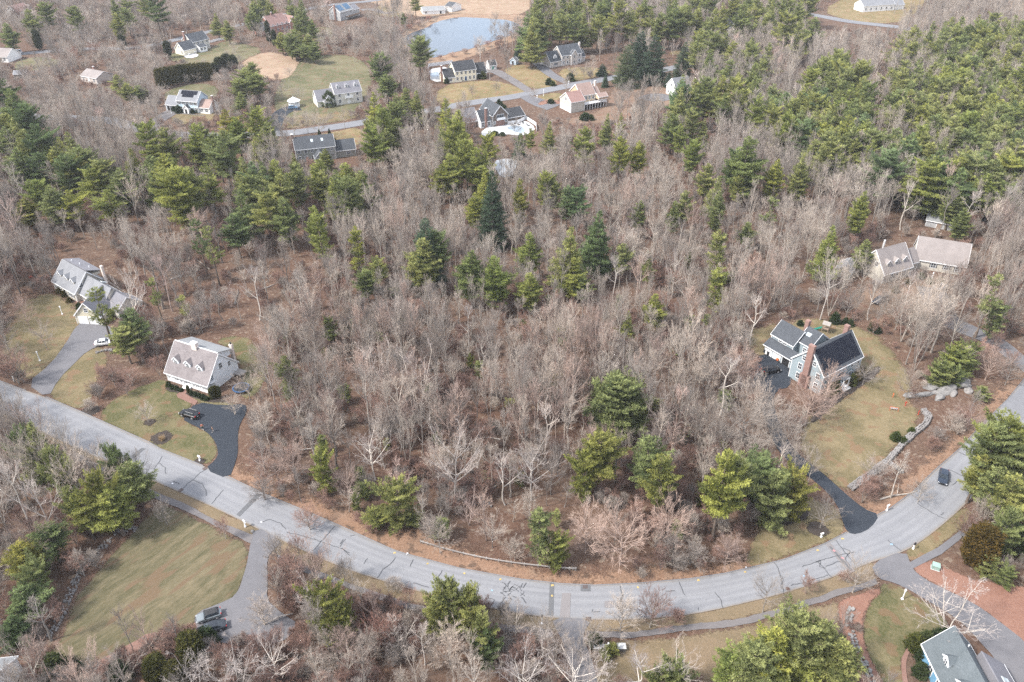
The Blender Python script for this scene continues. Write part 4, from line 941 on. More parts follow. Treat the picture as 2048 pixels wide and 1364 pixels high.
class House:
    def __init__(s, org, yaw, label, wall='white', roof='grey', name='house', cat='house', trim='white'):
        s.root = empty(name, (org[0], org[1], 0), yaw, label, cat)
        s.wall, s.roofm, s.yaw, s.org = SID.get(wall, None) or M[wall], ROOF[roof], yaw, org
        s.trim = M[trim]
    def world(s, x, y):
        c, n = math.cos(s.yaw), math.sin(s.yaw)
        return (s.org[0] + x * c - y * n, s.org[1] + x * n + y * c)
    def excl(s, x0, x1, y0, y1, pad=2.0):
        EXCL.append([s.world(x0 - pad, y0 - pad), s.world(x1 + pad, y0 - pad), s.world(x1 + pad, y1 + pad), s.world(x0 - pad, y1 + pad)])
    def block(s, x0, x1, y0, y1, zf, zr, zb=None, yr=None, ridge='x', z0=0.0, wall=None, roof=None, ov=.32, gov=.25, trim=True, rakes=True, sides='fb'):
        """one gabled volume. ridge 'x': eaves front (zf) and back (zb); ridge 'y': eaves at x0 (zf) and x1 (zb)"""
        zb = zf if zb is None else zb
        wall = s.wall if wall is None else (SID.get(wall, None) or M[wall]); roof = s.roofm if roof is None else ROOF[roof]
        a0, a1, b0, b1 = (x0, x1, y0, y1) if ridge == 'x' else (y0, y1, x0, x1)
        br = (b0 + b1) / 2 if yr is None else yr
        pt = (lambda a, b, z: (a, b, z)) if ridge == 'x' else (lambda a, b, z: (b, a, z))
        prof = [(b0, z0), (b0, zf), (br, zr), (b1, zb), (b1, z0)]
        w = MB(); n = len(prof)
        P0 = [pt(a0, b, z) for b, z in prof]; P1 = [pt(a1, b, z) for b, z in prof]
        w.v = P0 + P1
        fl = (lambda f: f) if ridge == 'x' else (lambda f: tuple(reversed(f)))
        w.f.append(fl(tuple(range(n)))); w.f.append(fl(tuple(reversed(range(n, 2 * n)))))
        for i in range(n):
            j = (i + 1) % n
            if i in (1, 2): continue
            w.f.append(fl((i, n + i, n + j, j)))
        w.m = [0] * len(w.f)
        wo = w.build('wall', wall, s.root)
        m1, m2 = (zr - zf) / (br - b0), (zr - zb) / (b1 - br)
        up = .17
        r = MB()
        A0, A1 = a0 - gov, a1 + gov
        def q(a, b, z): return Vector(pt(a, b, z + up))
        ord_ = (lambda l: l) if ridge == 'x' else (lambda l: [l[1], l[0], l[3], l[2]])
        r.slab(*ord_([q(A0, b0 - ov, zf - m1 * ov), q(A1, b0 - ov, zf - m1 * ov), q(A1, br, zr), q(A0, br, zr)]), .15)
        r.slab(*ord_([q(A0, br + .002, zr - .002), q(A1, br + .002, zr - .002), q(A1, b1 + ov, zb - m2 * ov), q(A0, b1 + ov, zb - m2 * ov)]), .15)
        ro = r.build('roof', roof, s.root)
        if trim:
            t = MB()
            beam(t, pt(A0, b0 - ov - .03, zf - m1 * ov + .03), pt(A1, b0 - ov - .03, zf - m1 * ov + .03), .07, .24)
            beam(t, pt(A0, b1 + ov + .03, zb - m2 * ov + .03), pt(A1, b1 + ov + .03, zb - m2 * ov + .03), .07, .24)
            if rakes:
                for a in (A0 - .03, A1 + .03):
                    beam(t, pt(a, b0 - ov, zf - m1 * ov + .04), pt(a, br, zr + .04), .06, .26)
                    beam(t, pt(a, b1 + ov, zb - m2 * ov + .04), pt(a, br, zr + .04), .06, .26)
            for a, b, z in ((a0, b0, zf), (a1, b0, zf), (a0, b1, zb), (a1, b1, zb)):
                p_ = pt(a, b, 0); t.box(p_[0] - .07, p_[1] - .07, z0 + .02, p_[0] + .07, p_[1] + .07, z - .02)
            t.build('trim', s.trim, s.root)
        s.bx = (x0, x1, y0, y1)
        s.excl(x0, x1, y0, y1)
        return wo, ro
    def shed_roof(s, x0, x1, y0, y1, z0, z1, roof=None, ov=.25, t=.16, along='y'):
        r = ROOF[roof] if roof else s.roofm
        m = MB()
        if along == 'y': m.slab((x0 - ov, y0, z0), (x1 + ov, y0, z0), (x1 + ov, y1, z1), (x0 - ov, y1, z1), t)
        else: m.slab((x0, y0 - ov, z0), (x1, y0 - ov, z1), (x1, y1 + ov, z1), (x0, y1 + ov, z0), t)
        return m.build('roof', r, s.root)
    def win(s, face, u, z, w=.95, h=1.4, cols=2, rows=2, pos=None, parent=None, shutters=None):
        x0, x1, y0, y1 = s.bx
        fm, pm = window_meshes(w, h, cols, rows, 'white')
        loc, rz = {'f': ((u, y0 - .003, z), 0), 'b': ((u, y1 + .003, z), math.pi), 'l': ((x0 - .003, u, z), -math.pi / 2), 'r': ((x1 + .003, u, z), math.pi / 2)}[face]
        if pos is not None: loc = pos
        o = link('window', fm, parent or s.root, loc, rz)
        link('pane', pm, o)
        if shutters:
            for sx in (-1, 1): MB().box(sx * (w / 2 + .14) - (.22 if sx < 0 else 0), -.05, -h / 2, sx * (w / 2 + .14) + (.22 if sx > 0 else 0), -.002, h / 2).build('shutter', M[shutters], o)
        return o
    def door(s, face, u, z0=.3, w=.95, h=2.05, mat='white', glass=False):
        x0, x1, y0, y1 = s.bx
        loc, rz = {'f': ((u, y0 - .003, z0), 0), 'b': ((u, y1 + .003, z0), math.pi), 'l': ((x0 - .003, u, z0), -math.pi / 2), 'r': ((x1 + .003, u, z0), math.pi / 2)}[face]
        m = MB().box(-w/2, -.05, 0, w/2, 0, h, 0).box(-w/2 - .12, -.07, 0, -w/2, 0, h + .12, 1).box(w/2, -.07, 0, w/2 + .12, 0, h + .12, 1).box(-w/2, -.07, h, w/2, 0, h + .12, 1)
        for zz in (.25, 1.15): m.box(-w/2 + .12, -.062, zz, w/2 - .12, -.05, zz + .7, 0)
        o = m.build('door', [M[mat], M['white']], s.root, loc, rz)
        MB().box(w/2 - .16, -.11, .98, w/2 - .1, -.05, 1.06).build('handle', M['steel'], o)
        return o
    def garage_door(s, face, u, w=2.6, h=2.2, mat='white', z0=.03):
        x0, x1, y0, y1 = s.bx
        loc, rz = {'f': ((u, y0 - .003, z0), 0), 'l': ((x0 - .003, u, z0), -math.pi / 2), 'r': ((x1 + .003, u, z0), math.pi / 2)}[face]
        m = MB()
        for k in range(4): m.box(-w/2, -.06, h * k / 4 + .015, w/2, 0, h * (k + 1) / 4 - .015, 0)
        m.box(-w/2 - .14, -.09, 0, -w/2 - .003, 0, h + .14, 1).box(w/2 + .003, -.09, 0, w/2 + .14, 0, h + .14, 1).box(-w/2, -.09, h, w/2, 0, h + .14, 1)
        return m.build('garage_door', [M[mat], M['white']], s.root, loc, rz)
    def dormer(s, x, yf, z0, w=1.7, hw=1.35, hp=.75, depth=2.6, roof=None, wall='white', win=(.75, 1.0), arched=False):
        """small gabled dormer facing the front"""
        wm = SID.get(wall) or M[wall]; rm = ROOF[roof] if roof else s.roofm
        d = MB(); z1 = z0 + hw; zp = z1 + hp; a, b = x - w / 2, x + w / 2
        v = [(a, yf, z0), (b, yf, z0), (b, yf, z1), (x, yf, zp), (a, yf, z1)]
        d.v = v + [(p[0], yf + depth, p[2]) for p in v]
        d.f = [(0, 1, 2, 3, 4), (9, 8, 7, 6, 5), (1, 6, 7, 2), (0, 4, 9, 5)]; d.m = [0] * 4
        o = d.build('dormer', wm, s.root)
        m = hp / (w / 2); ov = .18; yb = yf + depth + .4
        r = MB().slab((a - ov, yb, z1 - m * ov + .1), (a - ov, yf - .16, z1 - m * ov + .1), (x, yf - .16, zp + .1), (x, yb, zp + .1), .1)
        r.slab((x + .002, yb, zp + .098), (x + .002, yf - .16, zp + .098), (b + ov, yf - .16, z1 - m * ov + .1), (b + ov, yb, z1 - m * ov + .1), .1)
        r.build('dormer_roof', rm, o)
        t = MB(); beam(t, (a - ov, yf - .19, z1 - m * ov), (x, yf - .19, zp), .06, .2); beam(t, (b + ov, yf - .19, z1 - m * ov), (x, yf - .19, zp), .06, .2)
        t.build('trim', s.trim, o)
        fm = MB(); ww, wh = win; zc_ = z0 + hw * .52 + .08
        fm.box(x - ww/2 - .1, yf - .07, zc_ - wh/2 - .1, x + ww/2 + .1, yf - .004, zc_ + wh/2 + .1, 0)
        fm.box(x - ww/2, yf - .085, zc_ - wh/2, x + ww/2, yf - .071, zc_ + wh/2, 1).box(x - .03, yf - .1, zc_ - wh/2, x + .03, yf - .086, zc_ + wh/2, 0).box(x - ww/2, yf - .1, zc_ - .03, x + ww/2, yf - .0865, zc_ + .03, 0)
        fm.build('window', [M['white'], M['glass']], o)
        return o
    def chimney(s, x, y, z0, z1, w=.9, d=.9, mat='brick', cap=True):
        m = MB().box(x - w/2, y - d/2, z0, x + w/2, y + d/2, z1, 0)
        m.box(x - w/2 - .06, y - d/2 - .06, z1 - .35, x + w/2 + .06, y + d/2 + .06, z1 - .2, 0)
        o = m.build('chimney', M[mat], s.root)
        if cap: MB().box(x - w/2 - .1, y - d/2 - .1, z1 + .002, x + w/2 + .1, y + d/2 + .1, z1 + .1).build('chimney_cap', M['concrete'], o)
        return o
    def part(s, name, m, mat): return m.build(name, mat, s.root)
    def steps(s, x, y, n=3, w=2.0, mat='concrete'):
        m = MB()
        for k in range(n): m.box(x - w/2, y - .35 * (k + 1), 0.02, x + w/2, y - .35 * k, .17 * (n - k))
        return m.build('steps', M[mat], s.root)

# H1: white cape with a weathered cedar roof, three dormers and a front porch
org, yaw, W = frame_px((327.6, 742), (416, 771), 2.9)
h = House(org, yaw, 'white cape house with mottled cedar shingle roof, three dormers and railed front porch', 'white', 'cedar')
W = 13.6
h.block(.25, W - .25, .35, 10.3, 2.9, 8.5, 3.2, 5.28, ov=.5)
for c in list(h.root.children):      # the porch is open: set the front wall back two metres
    if c.name.startswith('wall'): wall_o = c
me = wall_o.data
for v in me.vertices:
    if abs(v.co.y - .35) < .01:
        v.co.y = 2.4
        if v.co.z > 1: v.co.z = 2.9 + (8.5 - 2.9) * (2.4 - .35) / (5.28 - .35) - .02
me.update()
h.part('porch_floor', MB().box(.3, .3, .35, W - .3, 2.38, .5).box(.3, .32, .05, W - .3, .36, .348), M['white'])
h.part('porch_ceiling', MB().box(.3, .35, 2.62, W - .3, 2.39, 2.68), M['white'])
for x in (.45, 2.3, 4.2, 5.2, 8.0, 9.0, 11.1, W - .45): h.part('porch_post', MB().box(x - .11, .38, .502, x + .11, .6, 2.618).box(x - .15, .34, 2.4, x + .15, .64, 2.617).box(x - .15, .34, .503, x + .15, .64, .75), M['white'])
for a, b in ((.45, 2.3), (2.3, 4.2), (9.0, 11.1), (11.1, W - .45)):
    m = MB(); m.box(a + .12, .45, 1.28, b - .12, .53, 1.36).box(a + .12, .45, .62, b - .12, .53, .69)
    k = a + .25
    while k < b - .2: m.box(k, .47, .691, k + .05, .51, 1.279); k += .32
    h.part('railing', m, M['white'])
h.bx = (.25, W - .25, 2.4, 10.3)
for u in (1.6, 3.6, 10.0, 12.0): h.win('f', u, 1.75, 1.0, 1.6)
h.door('f', 6.6, .5, 1.0, 2.1, 'black')
for u in (5.6, 7.6): h.win('f', u, 1.6, .4, 1.7, 1, 3)
h.win('r', 5.2, 5.2, 1.0, 1.45); h.win('r', 7.9, 4.1, .8, 1.2)
for x in (2.6, 6.3, 10.0): h.dormer(x, 1.9, 4.35, 1.75, 1.4, .8, 2.6)
h.part('shed_dormer', MB().box(.8, 5.6, 5.6, W - .9, 9.6, 6.6), SID['white'])
h.part('roof', MB().slab((.5, 5.32, 8.72), (W - .5, 5.32, 8.72), (W - .5, 10.0, 7.0), (.5, 10.0, 7.0), .14), ROOF['lightgrey'])
h.part('shed_dormer', MB().poly([(W - .9, 5.6, 6.55), (W - .9, 9.6, 6.55), (W - .9, 9.6, 6.98), (W - .9, 5.6, 8.45)]).poly([(.8, 5.6, 6.55), (.8, 5.6, 8.45), (.8, 9.6, 6.98), (.8, 9.6, 6.55)]).poly([(.8, 9.6, 6.5), (.8, 9.6, 6.98), (W - .9, 9.6, 6.98), (W - .9, 9.6, 6.5)]), SID['white'])
h.part('roof_ridge', MB().box(.2, 5.18, 8.66, W - .2, 5.38, 8.78), M['white'])
h.chimney(6.6, 5.1, 7.4, 9.9, 1.5, .9, 'brick_pale', True)
h.chimney(12.2, 10.75, 0, 7.6, .8, .6, 'brick_pale', False)
h.part('flue_pipe', MB().cyl(12.2, 10.75, 7.602, 8.1, .2, 10), M['black'])
h.part('porch_wing', MB().box(12.2, .9, 2.6, W + .15, 2.3, 2.72), M['white'])
h.steps(6.6, .3, 3, 2.2, 'white')
h.part('deck', MB().box(W + .1, 8.2, .9, W + 2.4, 10.4, 1.05).box(W + .1, 8.15, 1.9, W + 2.4, 8.22, 2.0).box(W + 2.3, 8.22, .05, W + 2.4, 8.32, 1.9), M['wood_grey'])
# H2: grey-roofed cape at the left with a linked garage
org, yaw, W = frame_px((105.2, 561), (148, 585.6), 2.9)
h = House(org, yaw, 'long grey roofed cape house with yellow gable trim and a garage facing the road', 'warm', 'grey')
h.block(0, 12.2, 0, 9.2, 2.9, 7.7, 2.9, 4.6)
for u in (1.5, 3.3, 8.6, 10.4): h.win('f', u, 1.6, 1.0, 1.5, shutters='black')
h.door('f', 6.0, .3, 1.0, 2.1, 'black'); h.win('l', 3.2, 5.2, .9, 1.3); h.win('r', 2.2, 4.6, .9, 1.3)
for x in (2.4, 5.9, 9.4): h.dormer(x, 1.35, 3.95, 1.7, 1.3, .85, 2.6, None, 'warm')
h.part('shed_dormer', MB().box(.6, 4.9, 5.4, 11.6, 8.6, 6.1), SID['warm'])
h.shed_roof(.4, 11.8, 8.9, 4.75, 6.35, 7.85, 'violet')
for x, y, z in ((3, 5.6, 7.5), (6.5, 6, 7.4), (9.5, 7, 7.0)): h.part('vent_pipe', MB().cyl(x, y, z, z + .7, .12, 8), M['white'])
h.block(12.25, 24.5, 1.2, 8.2, 2.7, 6.6, 2.7, 4.6, rakes=False)
h.win('f', 14.2, 1.5, 1.0, 1.4); h.win('f', 16.5, 1.5, 1.0, 1.4)
h.part('skylight', MB().slab((17, 5.6, 6.05), (18.2, 5.6, 6.05), (18.2, 6.9, 5.3), (17, 6.9, 5.3), .12), M['skylight'])
h.chimney(13.2, 8.7, 0, 8.2, .7, .6, 'brick_pale', False)
h.block(24.55, 30.0, 2.2, 9.0, 2.6, 5.4, 2.6, 5.4, rakes=True, roof='violet')
gx, gy = P(156, 647).x, P(156, 647).y
c_, n_ = math.cos(-yaw), math.sin(-yaw)
gr = House((gx, gy), R(-6), 'x', 'yellow', 'violet')       # the garage: its parts move to the same house
gr.block(0, 7.0, 0, 9.5, 2.8, 6.6, 2.8, ridge='y')
gr.garage_door('f', 1.95, 2.5); gr.garage_door('f', 5.05, 2.5); gr.win('f', 3.5, 4.4, .9, 1.2)
for c in list(gr.root.children):
    Mw = Matrix.Translation((gx, gy, 0)) @ Matrix.Rotation(R(-6), 4, 'Z') @ c.matrix_basis
    c.parent = h.root; c.matrix_basis = (Matrix.Translation((org[0], org[1], 0)) @ Matrix.Rotation(yaw, 4, 'Z')).inverted() @ Mw
bpy.data.objects.remove(gr.root)
# H3: grey-blue colonial with a garage wing
org, yaw, W = frame_px((1648.1, 751.5), (1725.8, 711.2), 5.6)
h = House(org, yaw, 'grey blue colonial house with black roof slope, tall brick chimneys and garage wing', 'greyblue', 'slate')
W = 14.4
h.block(0, W, 0, 9.0, 5.6, 10.5, 5.6, 4.5)
sl = (10.5 - 5.6) / 4.5
h.part('roof_cover', MB().slab((.55, .25, 5.6 + sl * .25 + .235), (W - .55, .25, 5.6 + sl * .25 + .235), (W - .55, 4.1, 5.6 + sl * 4.1 + .235), (.55, 4.1, 5.6 + sl * 4.1 + .235), .05), M['solar'])
for u in (1.2, 3.5, 5.9, 8.4, 10.9, 13.2): h.win('f', u, 4.45, .95, 1.3)
for u in (1.2, 3.6, 10.9, 13.2): h.win('f', u, 1.75, .95, 1.5)
for u in (1.5, 6.6): h.win('l', u, 1.8, .95, 1.5); h.win('l', u, 4.5, .95, 1.5)
h.win('l', 3.0, 7.2, .8, 1.2); h.win('l', 6.0, 7.2, .8, 1.2)
for u in (2.0, 6.8): h.win('r', u, 1.8); h.win('r', u, 4.5)
h.chimney(-.42, 4.4, 0, 11.9, .8, 1.5, 'brick', False); h.part('chimney_base', MB().box(-.82, 3.1, 0, -.02, 5.7, 3.4), M['brick'])
h.chimney(W - .9, 5.2, 9, 12.0, .9, 1.1, 'brick', False)
# portico
h.part('portico', MB().box(6.0, -1.9, .3, 8.4, -.01, .45).box(6.05, -1.85, .451, 6.25, -1.65, 2.75).box(8.15, -1.85, .451, 8.35, -1.65, 2.75).box(5.95, -1.95, 2.751, 8.45, -.01, 2.95), M['white'])
m = MB().slab((5.8, -.01, 2.96), (5.8, -2.1, 2.96), (7.2, -2.1, 3.75), (7.2, -.01, 3.75), .1).slab((7.202, -.01, 3.748), (7.202, -2.1, 3.748), (8.6, -2.1, 2.96), (8.6, -.01, 2.96), .1)
h.part('roof', m, ROOF['slate'])
h.part('portico_gable', MB().poly([(6.0, -1.93, 2.953), (8.4, -1.93, 2.953), (7.2, -1.93, 3.62)]), M['white'])
h.door('f', 7.2, .45, 1.0, 2.1, 'black'); h.win('f', 6.35, 1.5, .35, 1.7, 1, 3); h.win('f', 8.05, 1.5, .35, 1.7, 1, 3)
h.steps(7.2, -1.95, 2, 2.6)
# middle link and garage wing, both with ridges running back
h.block(6.8, 13.4, 9.05, 13.0, 6.0, 8.7, 6.0, ridge='y', gov=.15)
h.part('skylight', MB().slab((8.2, 12.2, 7.35), (8.2, 11.0, 7.35), (9.3, 11.0, 8.2), (9.3, 12.2, 8.2), .1), M['skylight'])
h.win('l', 10.6, 4.2, .9, 1.2)
h.block(4.9, 11.2, 12.7, 19.3, 5.2, 8.0, 5.2, ridge='y')
for u in (15.2, 16.6): h.win('l', u, 4.55, .9, .95)
h.chimney(10.2, 13.6, 7, 10.2, 1.0, 1.0, 'brick', False)
h.part('garage', MB().box(3.0, 11.0, 0, 4.88, 19.3, 2.9), SID['greyblue'])
h.bx = (3.0, 4.88, 11.0, 19.3); h.excl(2.2, 5, 11, 19.3)
for u in (12.6, 15.4, 18.0): h.garage_door('l', u, 2.1, 2.1, 'black' if u == 12.6 else 'white')
h.shed_roof(2.35, 4.89, 10.6, 19.4, 2.75, 4.05, 'slate', .2, .14, 'x')
h.part('trim', beam(MB(), (2.32, 10.4, 2.68), (2.32, 19.6, 2.68), .07, .22), M['white'])
# H4: tan cape, far right
o4 = P(1769, 548, 3.3)
h = House((o4.x, o4.y), R(26), 'tan cape house with grey shingle roof, three dormers and an angled garage wing', 'warm', 'taupe')
h.block(0, 11.2, 0, 9.4, 3.3, 8.9, 3.3, 4.7)
for u in (1.2, 3.6, 5.2): h.win('f', u, 1.6, .9, 1.6, shutters='black')
h.win('f', 8.2, 1.6, 1.6, 1.3, 3, 2); h.door('f', 6.7, .3, .95, 2.1, 'wood')
for x in (2.3, 5.6, 8.9): h.dormer(x, 1.2, 4.2, 1.8, 1.5, .9, 2.8, None, 'warm')
h.win('l', 3.4, 5.0); h.win('l', 5.8, 5.0)
h.part('stack_pipe', MB().cyl(5.5, 7.0, 6, 9.9, .3, 10), M['concrete'])
h.block(11.25, 16.2, 2.0, 7.6, 2.9, 6.2, 2.9, 4.8, rakes=False)
h.win('f', 13.4, 1.6, .9, 1.3)
c4x = P(1852, 519, 3.3)
gr = House((c4x.x, c4x.y), R(-22), 'x', 'warm', 'taupe')
gr.block(-3.0, 11.0, 0, 9.0, 3.2, 8.4, 3.2, 4.5)
for u in (2.4, 6.0, 9.0): gr.win('f', u, 1.7, 1.3, 1.3, shutters='black')
for c in list(gr.root.children):
    Mw = Matrix.Translation((c4x.x, c4x.y, 0)) @ Matrix.Rotation(R(-22), 4, 'Z') @ c.matrix_basis
    c.parent = h.root; c.matrix_basis = (Matrix.Translation((o4.x, o4.y, 0)) @ Matrix.Rotation(R(26), 4, 'Z')).inverted() @ Mw
bpy.data.objects.remove(gr.root)
o = P(1698, 560)
h = House((o.x, o.y), R(55), 'small yellow sided outbuilding with low roof beside the tan cape house', 'yellow', 'grey', 'outbuilding', 'outbuilding')
h.block(0, 6.0, 0, 4.2, 2.6, 4.0); h.win('f', 1.5, 1.5); h.win('f', 4.3, 1.5); h.door('l', 2.1, .1, .9, 2.0, 'wood')
o = P(1850, 452)
h = House((o.x, o.y), R(-30), 'small grey metal roofed shed among bare trees behind the tan cape house', 'grey', 'lightgrey', 'shed', 'shed')
h.block(0, 8.5, 0, 5.5, 2.3, 3.8); h.door('f', 4, .05, 1.4, 2.0, 'wood')
# H5: blue-sided house, bottom right corner; its front looks west
h = House((66.3, 80.3), R(-90), 'blue sided house with grey green shingle roof and white dormers at the near right', 'navyblue', 'sage')
h.block(0, 20, 0, 7.2, 3.3, 7.6, 3.3, 3.6)
h.win('f', 3.4, 1.6, 1.0, 1.5); h.win('f', 6.0, 1.6, 1.0, 1.5); h.win('l', 2.2, 1.6); h.win('l', 5.0, 4.6, .9, 1.3)
for x in (4.3, 8.6, 12.9): h.dormer(x, 1.0, 4.1, 1.7, 1.5, .75, 2.8, None, 'white')
h.block(3.2, 18, 6.2, 11.2, 2.9, 5.7, 2.6, 6.9, roof='violet', rakes=False)
h.part('skylight', MB().slab((6.6, 9.7, 4.1), (6.6, 8.5, 4.85), (8.0, 8.5, 4.85), (8.0, 9.7, 4.1), .1), M['skylight'])
for x, y, z in ((2.2, 5.2, 5.4), (8.2, 9.9, 3.7)): h.part('vent_pipe', MB().cyl(x, y, z, z + .9, .1, 8), M['white'])
# H6: corner of a grey roof, bottom left
o6 = P(-2, 1345, 4)
h = House((o6.x - 14, o6.y - 9), R(8), 'house at the near left corner showing only a pale grey roof', 'pale', 'lightgrey')
h.block(0, 16.2, 0, 10.0, 3.2, 6.4)
h.win('b', 4, 1.6); h.win('b', 10, 1.6); h.win('r', 4, 1.6)
# far houses
def far_house(a, b, ze, label, wall, roof, depth, zr, wins=4, storeys=2, left=None, right=None, shutters=None, **k):
    org, yaw, W = frame_px(a, b, ze)
    h = House(org, yaw, label, wall, roof)
    h.W = W
    h.block(0, W, 0, depth, ze, zr)
    for st in range(storeys):
        z = 1.7 + 2.75 * st
        for i in range(wins):
            u = W * (i + .5) / wins
            if st == 0 and i == wins // 2 and wins % 2: h.door('f', u, .3, 1.1, 2.1, k.get('door', 'white')); continue
            h.win('f', u, z, 1.0, 1.45, shutters=shutters)
    if storeys == 2: h.win('l', depth * .3, 4.4); h.win('l', depth * .7, 4.4); h.win('l', depth * .3, 1.7); h.win('r', depth * .3, 4.4)
    return h
s_ = lambda x, y: (840 + x / 10.24, 90 + y / 10.24)
h = far_house(s_(720, 540), s_(1145, 490), 5.5, 'cream two storey house with black roof and two lower wings beside the pond', 'cream', 'dark', 9.5, 9.0, 5, 2, door='blue')
W = h.W
h.block(-5.6, -.05, .2, 8.2, 2.8, 6.2); h.win('f', -2.8, 1.5, 2.0, 1.3, 4, 2); h.chimney(-6.0, 3.6, 0, 8.2, .75, 1.1, 'brick')
h.block(W + .05, W + 6.4, 1.6, 9.5, 3.0, 7.0); h.win('f', W + 1.6, 1.6, .9, 1.5); h.win('f', W + 4.4, 1.6, .9, 1.3)
org, yaw, W = frame_px(s_(1425, 418), s_(1560, 400), 2.6)
h = House(org, yaw, 'small cream garden shed with black roof and green double door', 'pale', 'dark', 'shed', 'shed')
h.block(0, max(W, 4), 0, 4.2, 2.6, 4.7); h.door('f', 2.0, .05, 1.4, 2.0, 'green'); h.win('f', .55, 1.5, .5, .9); h.win('f', 3.4, 1.5, .5, .9)
t_ = lambda x, y: (1070 + x / 11.37, 60 + y / 11.37)
h = far_house(t_(610, 585), t_(1060, 512), 5.5, 'grey roofed house with white gable ends below the far pines', 'taupe', 'slate', 9.0, 9.6, 5, 2, shutters='white')
W = h.W
h.block(-7.2, -.05, .3, 8.8, 3.2, 7.4); h.win('f', -3.6, 1.6, 2.2, 1.3, 3, 2); h.dormer(-3.6, 1.3, 4.3, 2.0, 1.2, 1.0, 2.6, None, 'pale')
h.block(W * .42, W * .72, -1.3, .2, 5.5, 8.0, ridge='y'); h.win('f', W * .57, 4.4); h.win('f', W * .57, 1.6)
h.block(W + .05, W + 3.4, 1.5, 7.5, 3.0, 6.2); h.chimney(W + 2.6, 6, 5, 9.4, .8, .8, 'brick_pale')
u_ = lambda x, y: (1080 + x / 11.37, 150 + y / 11.37)
h = far_house(u_(930, 470), u_(1250, 415), 6.0, 'tan house with pale brown roof, pink garage wing and white rear deck', 'tan', 'brown', 9.4, 10.0, 4, 2)
W = h.W
h.block(-7.4, -.05, -3.4, 5.8, 4.9, 8.2, roof='red', wall='warm'); h.bx = (-7.4, 0, -3.4, 5.8)
for u in (-2.2, 1.2, 4.4): h.garage_door('l', u, 2.4, 2.2, 'white')
h.win('l', 1.2, 5.4, 1.4, 1.2, 3, 2)
h.block(W + .05, W + 3.6, .8, 8.4, 4.4, 7.6); h.block(W + .2, W + 4.8, -3.2, .7, 5.0, 6.2, ridge='x', z0=3.9, trim=True)
h.chimney(W + 4.2, 6.4, 0, 9.6, .8, 1.0, 'brick_pale')
m = MB().box(.1, -3.2, 2.5, W + 4.7, -.05, 2.7)
for i in range(9): x = .2 + (W + 4.3) * i / 8; m.box(x - .08, -3.15, .02, x + .08, -2.99, 2.498)
h.part('deck', m, M['white'])
m = MB().box(.1, -3.19, 3.6, W + 4.7, -3.11, 3.7)
x = .2
while x < W + 4.6: m.box(x, -3.18, 2.702, x + .08, -3.12, 3.598); x += .22
h.part('railing', m, M['white'])
h.part('under_deck_shade', MB().box(.3, -1.2, .02, W + 4.5, -1.1, 2.49), M['black'])  # black sheet standing in for the shade below the deck
# pool house, gable to the viewer
w_ = lambda x, y: (920 + x / 11.37, 180 + y / 11.37)
org, yaw, W = frame_px(w_(745, 590), w_(1085, 530), 5.0)
h = House(org, yaw, 'dark brown gabled house with slate roof and brick chimney above a fenced pool', 'brown', 'slate')
h.block(0, W, 0, 12, 5.0, 5.0 + W * .52, ridge='y')
h.win('f', W * .5, 4.4, 3.4, 1.4, 3, 1); h.win('f', .9, 1.8, .9, 1.1); h.win('f', W - .9, 2.2, .9, 1.4)
h.part('balcony', MB().box(W * .24, -.9, 2.9, W * .78, -.02, 3.05).box(W * .24, -.9, 3.051, W * .78, -.84, 3.95), M['white'])
h.part('brick_plinth', MB().box(1.5, -.08, .02, W - 1.6, -.01, 2.6), M['brick'])
h.block(-5.2, -.05, 1.2, 8.2, 3.0, 6.8, roof='slate', wall='pale'); h.win('f', -1.2, 1.5, 1.2, 1.8); h.win('f', -4.3, 1.5, 1.0, 1.8); h.chimney(-2.9, .8, 0, 8.6, .95, .8, 'brick')
h.block(-13, -5.25, 4.0, 12, 3.0, 7.4, roof='violet')
h.block(W + .05, W + 9.5, 1.5, 11, 2.4, 4.9, roof='dark')
pb = h
# grey-green house
x_ = lambda x, y: (570 + x / 11.37, 250 + y / 11.37)
h = far_house(x_(235, 565), x_(1130, 470), 5.4, 'grey green house with long slate roof and a gabled sun room behind pines', 'sage', 'slate', 8.6, 8.8, 6, 2)
W = h.W
for u, v in ((.42, .5), (.68, .6)): h.part('skylight', MB().slab((W * u, 2.0, 7.22), (W * u + .9, 2.0, 7.22), (W * u + .9, 3.0, 8.02), (W * u, 3.0, 8.02), .1), M['skylight'])
h.chimney(-.4, 4.3, 0, 10.2, .8, 1.1, 'brick')
h.block(W * .45, W * .72, -4.6, -.05, 2.9, 5.2, ridge='y'); h.win('f', W * .51, 1.7, 1.2, 1.7, 1, 1); h.win('f', W * .64, 1.5, 1.0, 1.6)
h.block(W + .05, W + 8.0, 1.0, 8.0, 3.0, 6.0); h.win('f', W + 5.2, 1.6, 1.6, 1.2, 2, 2)
# beige house with three dormers
y_ = lambda x, y: (560 + x / 11.37, 150 + y / 11.37)
h = far_house(y_(1245, 430), y_(1850, 350), 5.4, 'beige house with grey roof, three white dormers and an arched window', 'beige', 'violet', 9.0, 9.2, 3, 2)
W = h.W
for u in (.17, .50, .83): h.dormer(W * u, 1.9, 6.9, 1.5, 1.3, .7, 2.4, None, 'pale', (.65, .9))
h.part('balcony', MB().box(W * .36, -1.1, 2.9, W * .64, -.03, 3.05).box(W * .36, -1.1, 3.051, W * .64, -1.04, 3.9), M['white'])
h.block(-8.4, -.05, .6, 8.6, 3.0, 6.8); h.block(-5.6, -1.2, -1.4, .65, 3.0, 5.4, ridge='y'); h.win('f', -4.4, 1.6, 1.2, 1.3); h.win('f', -2.4, 1.6, 1.2, 1.3)
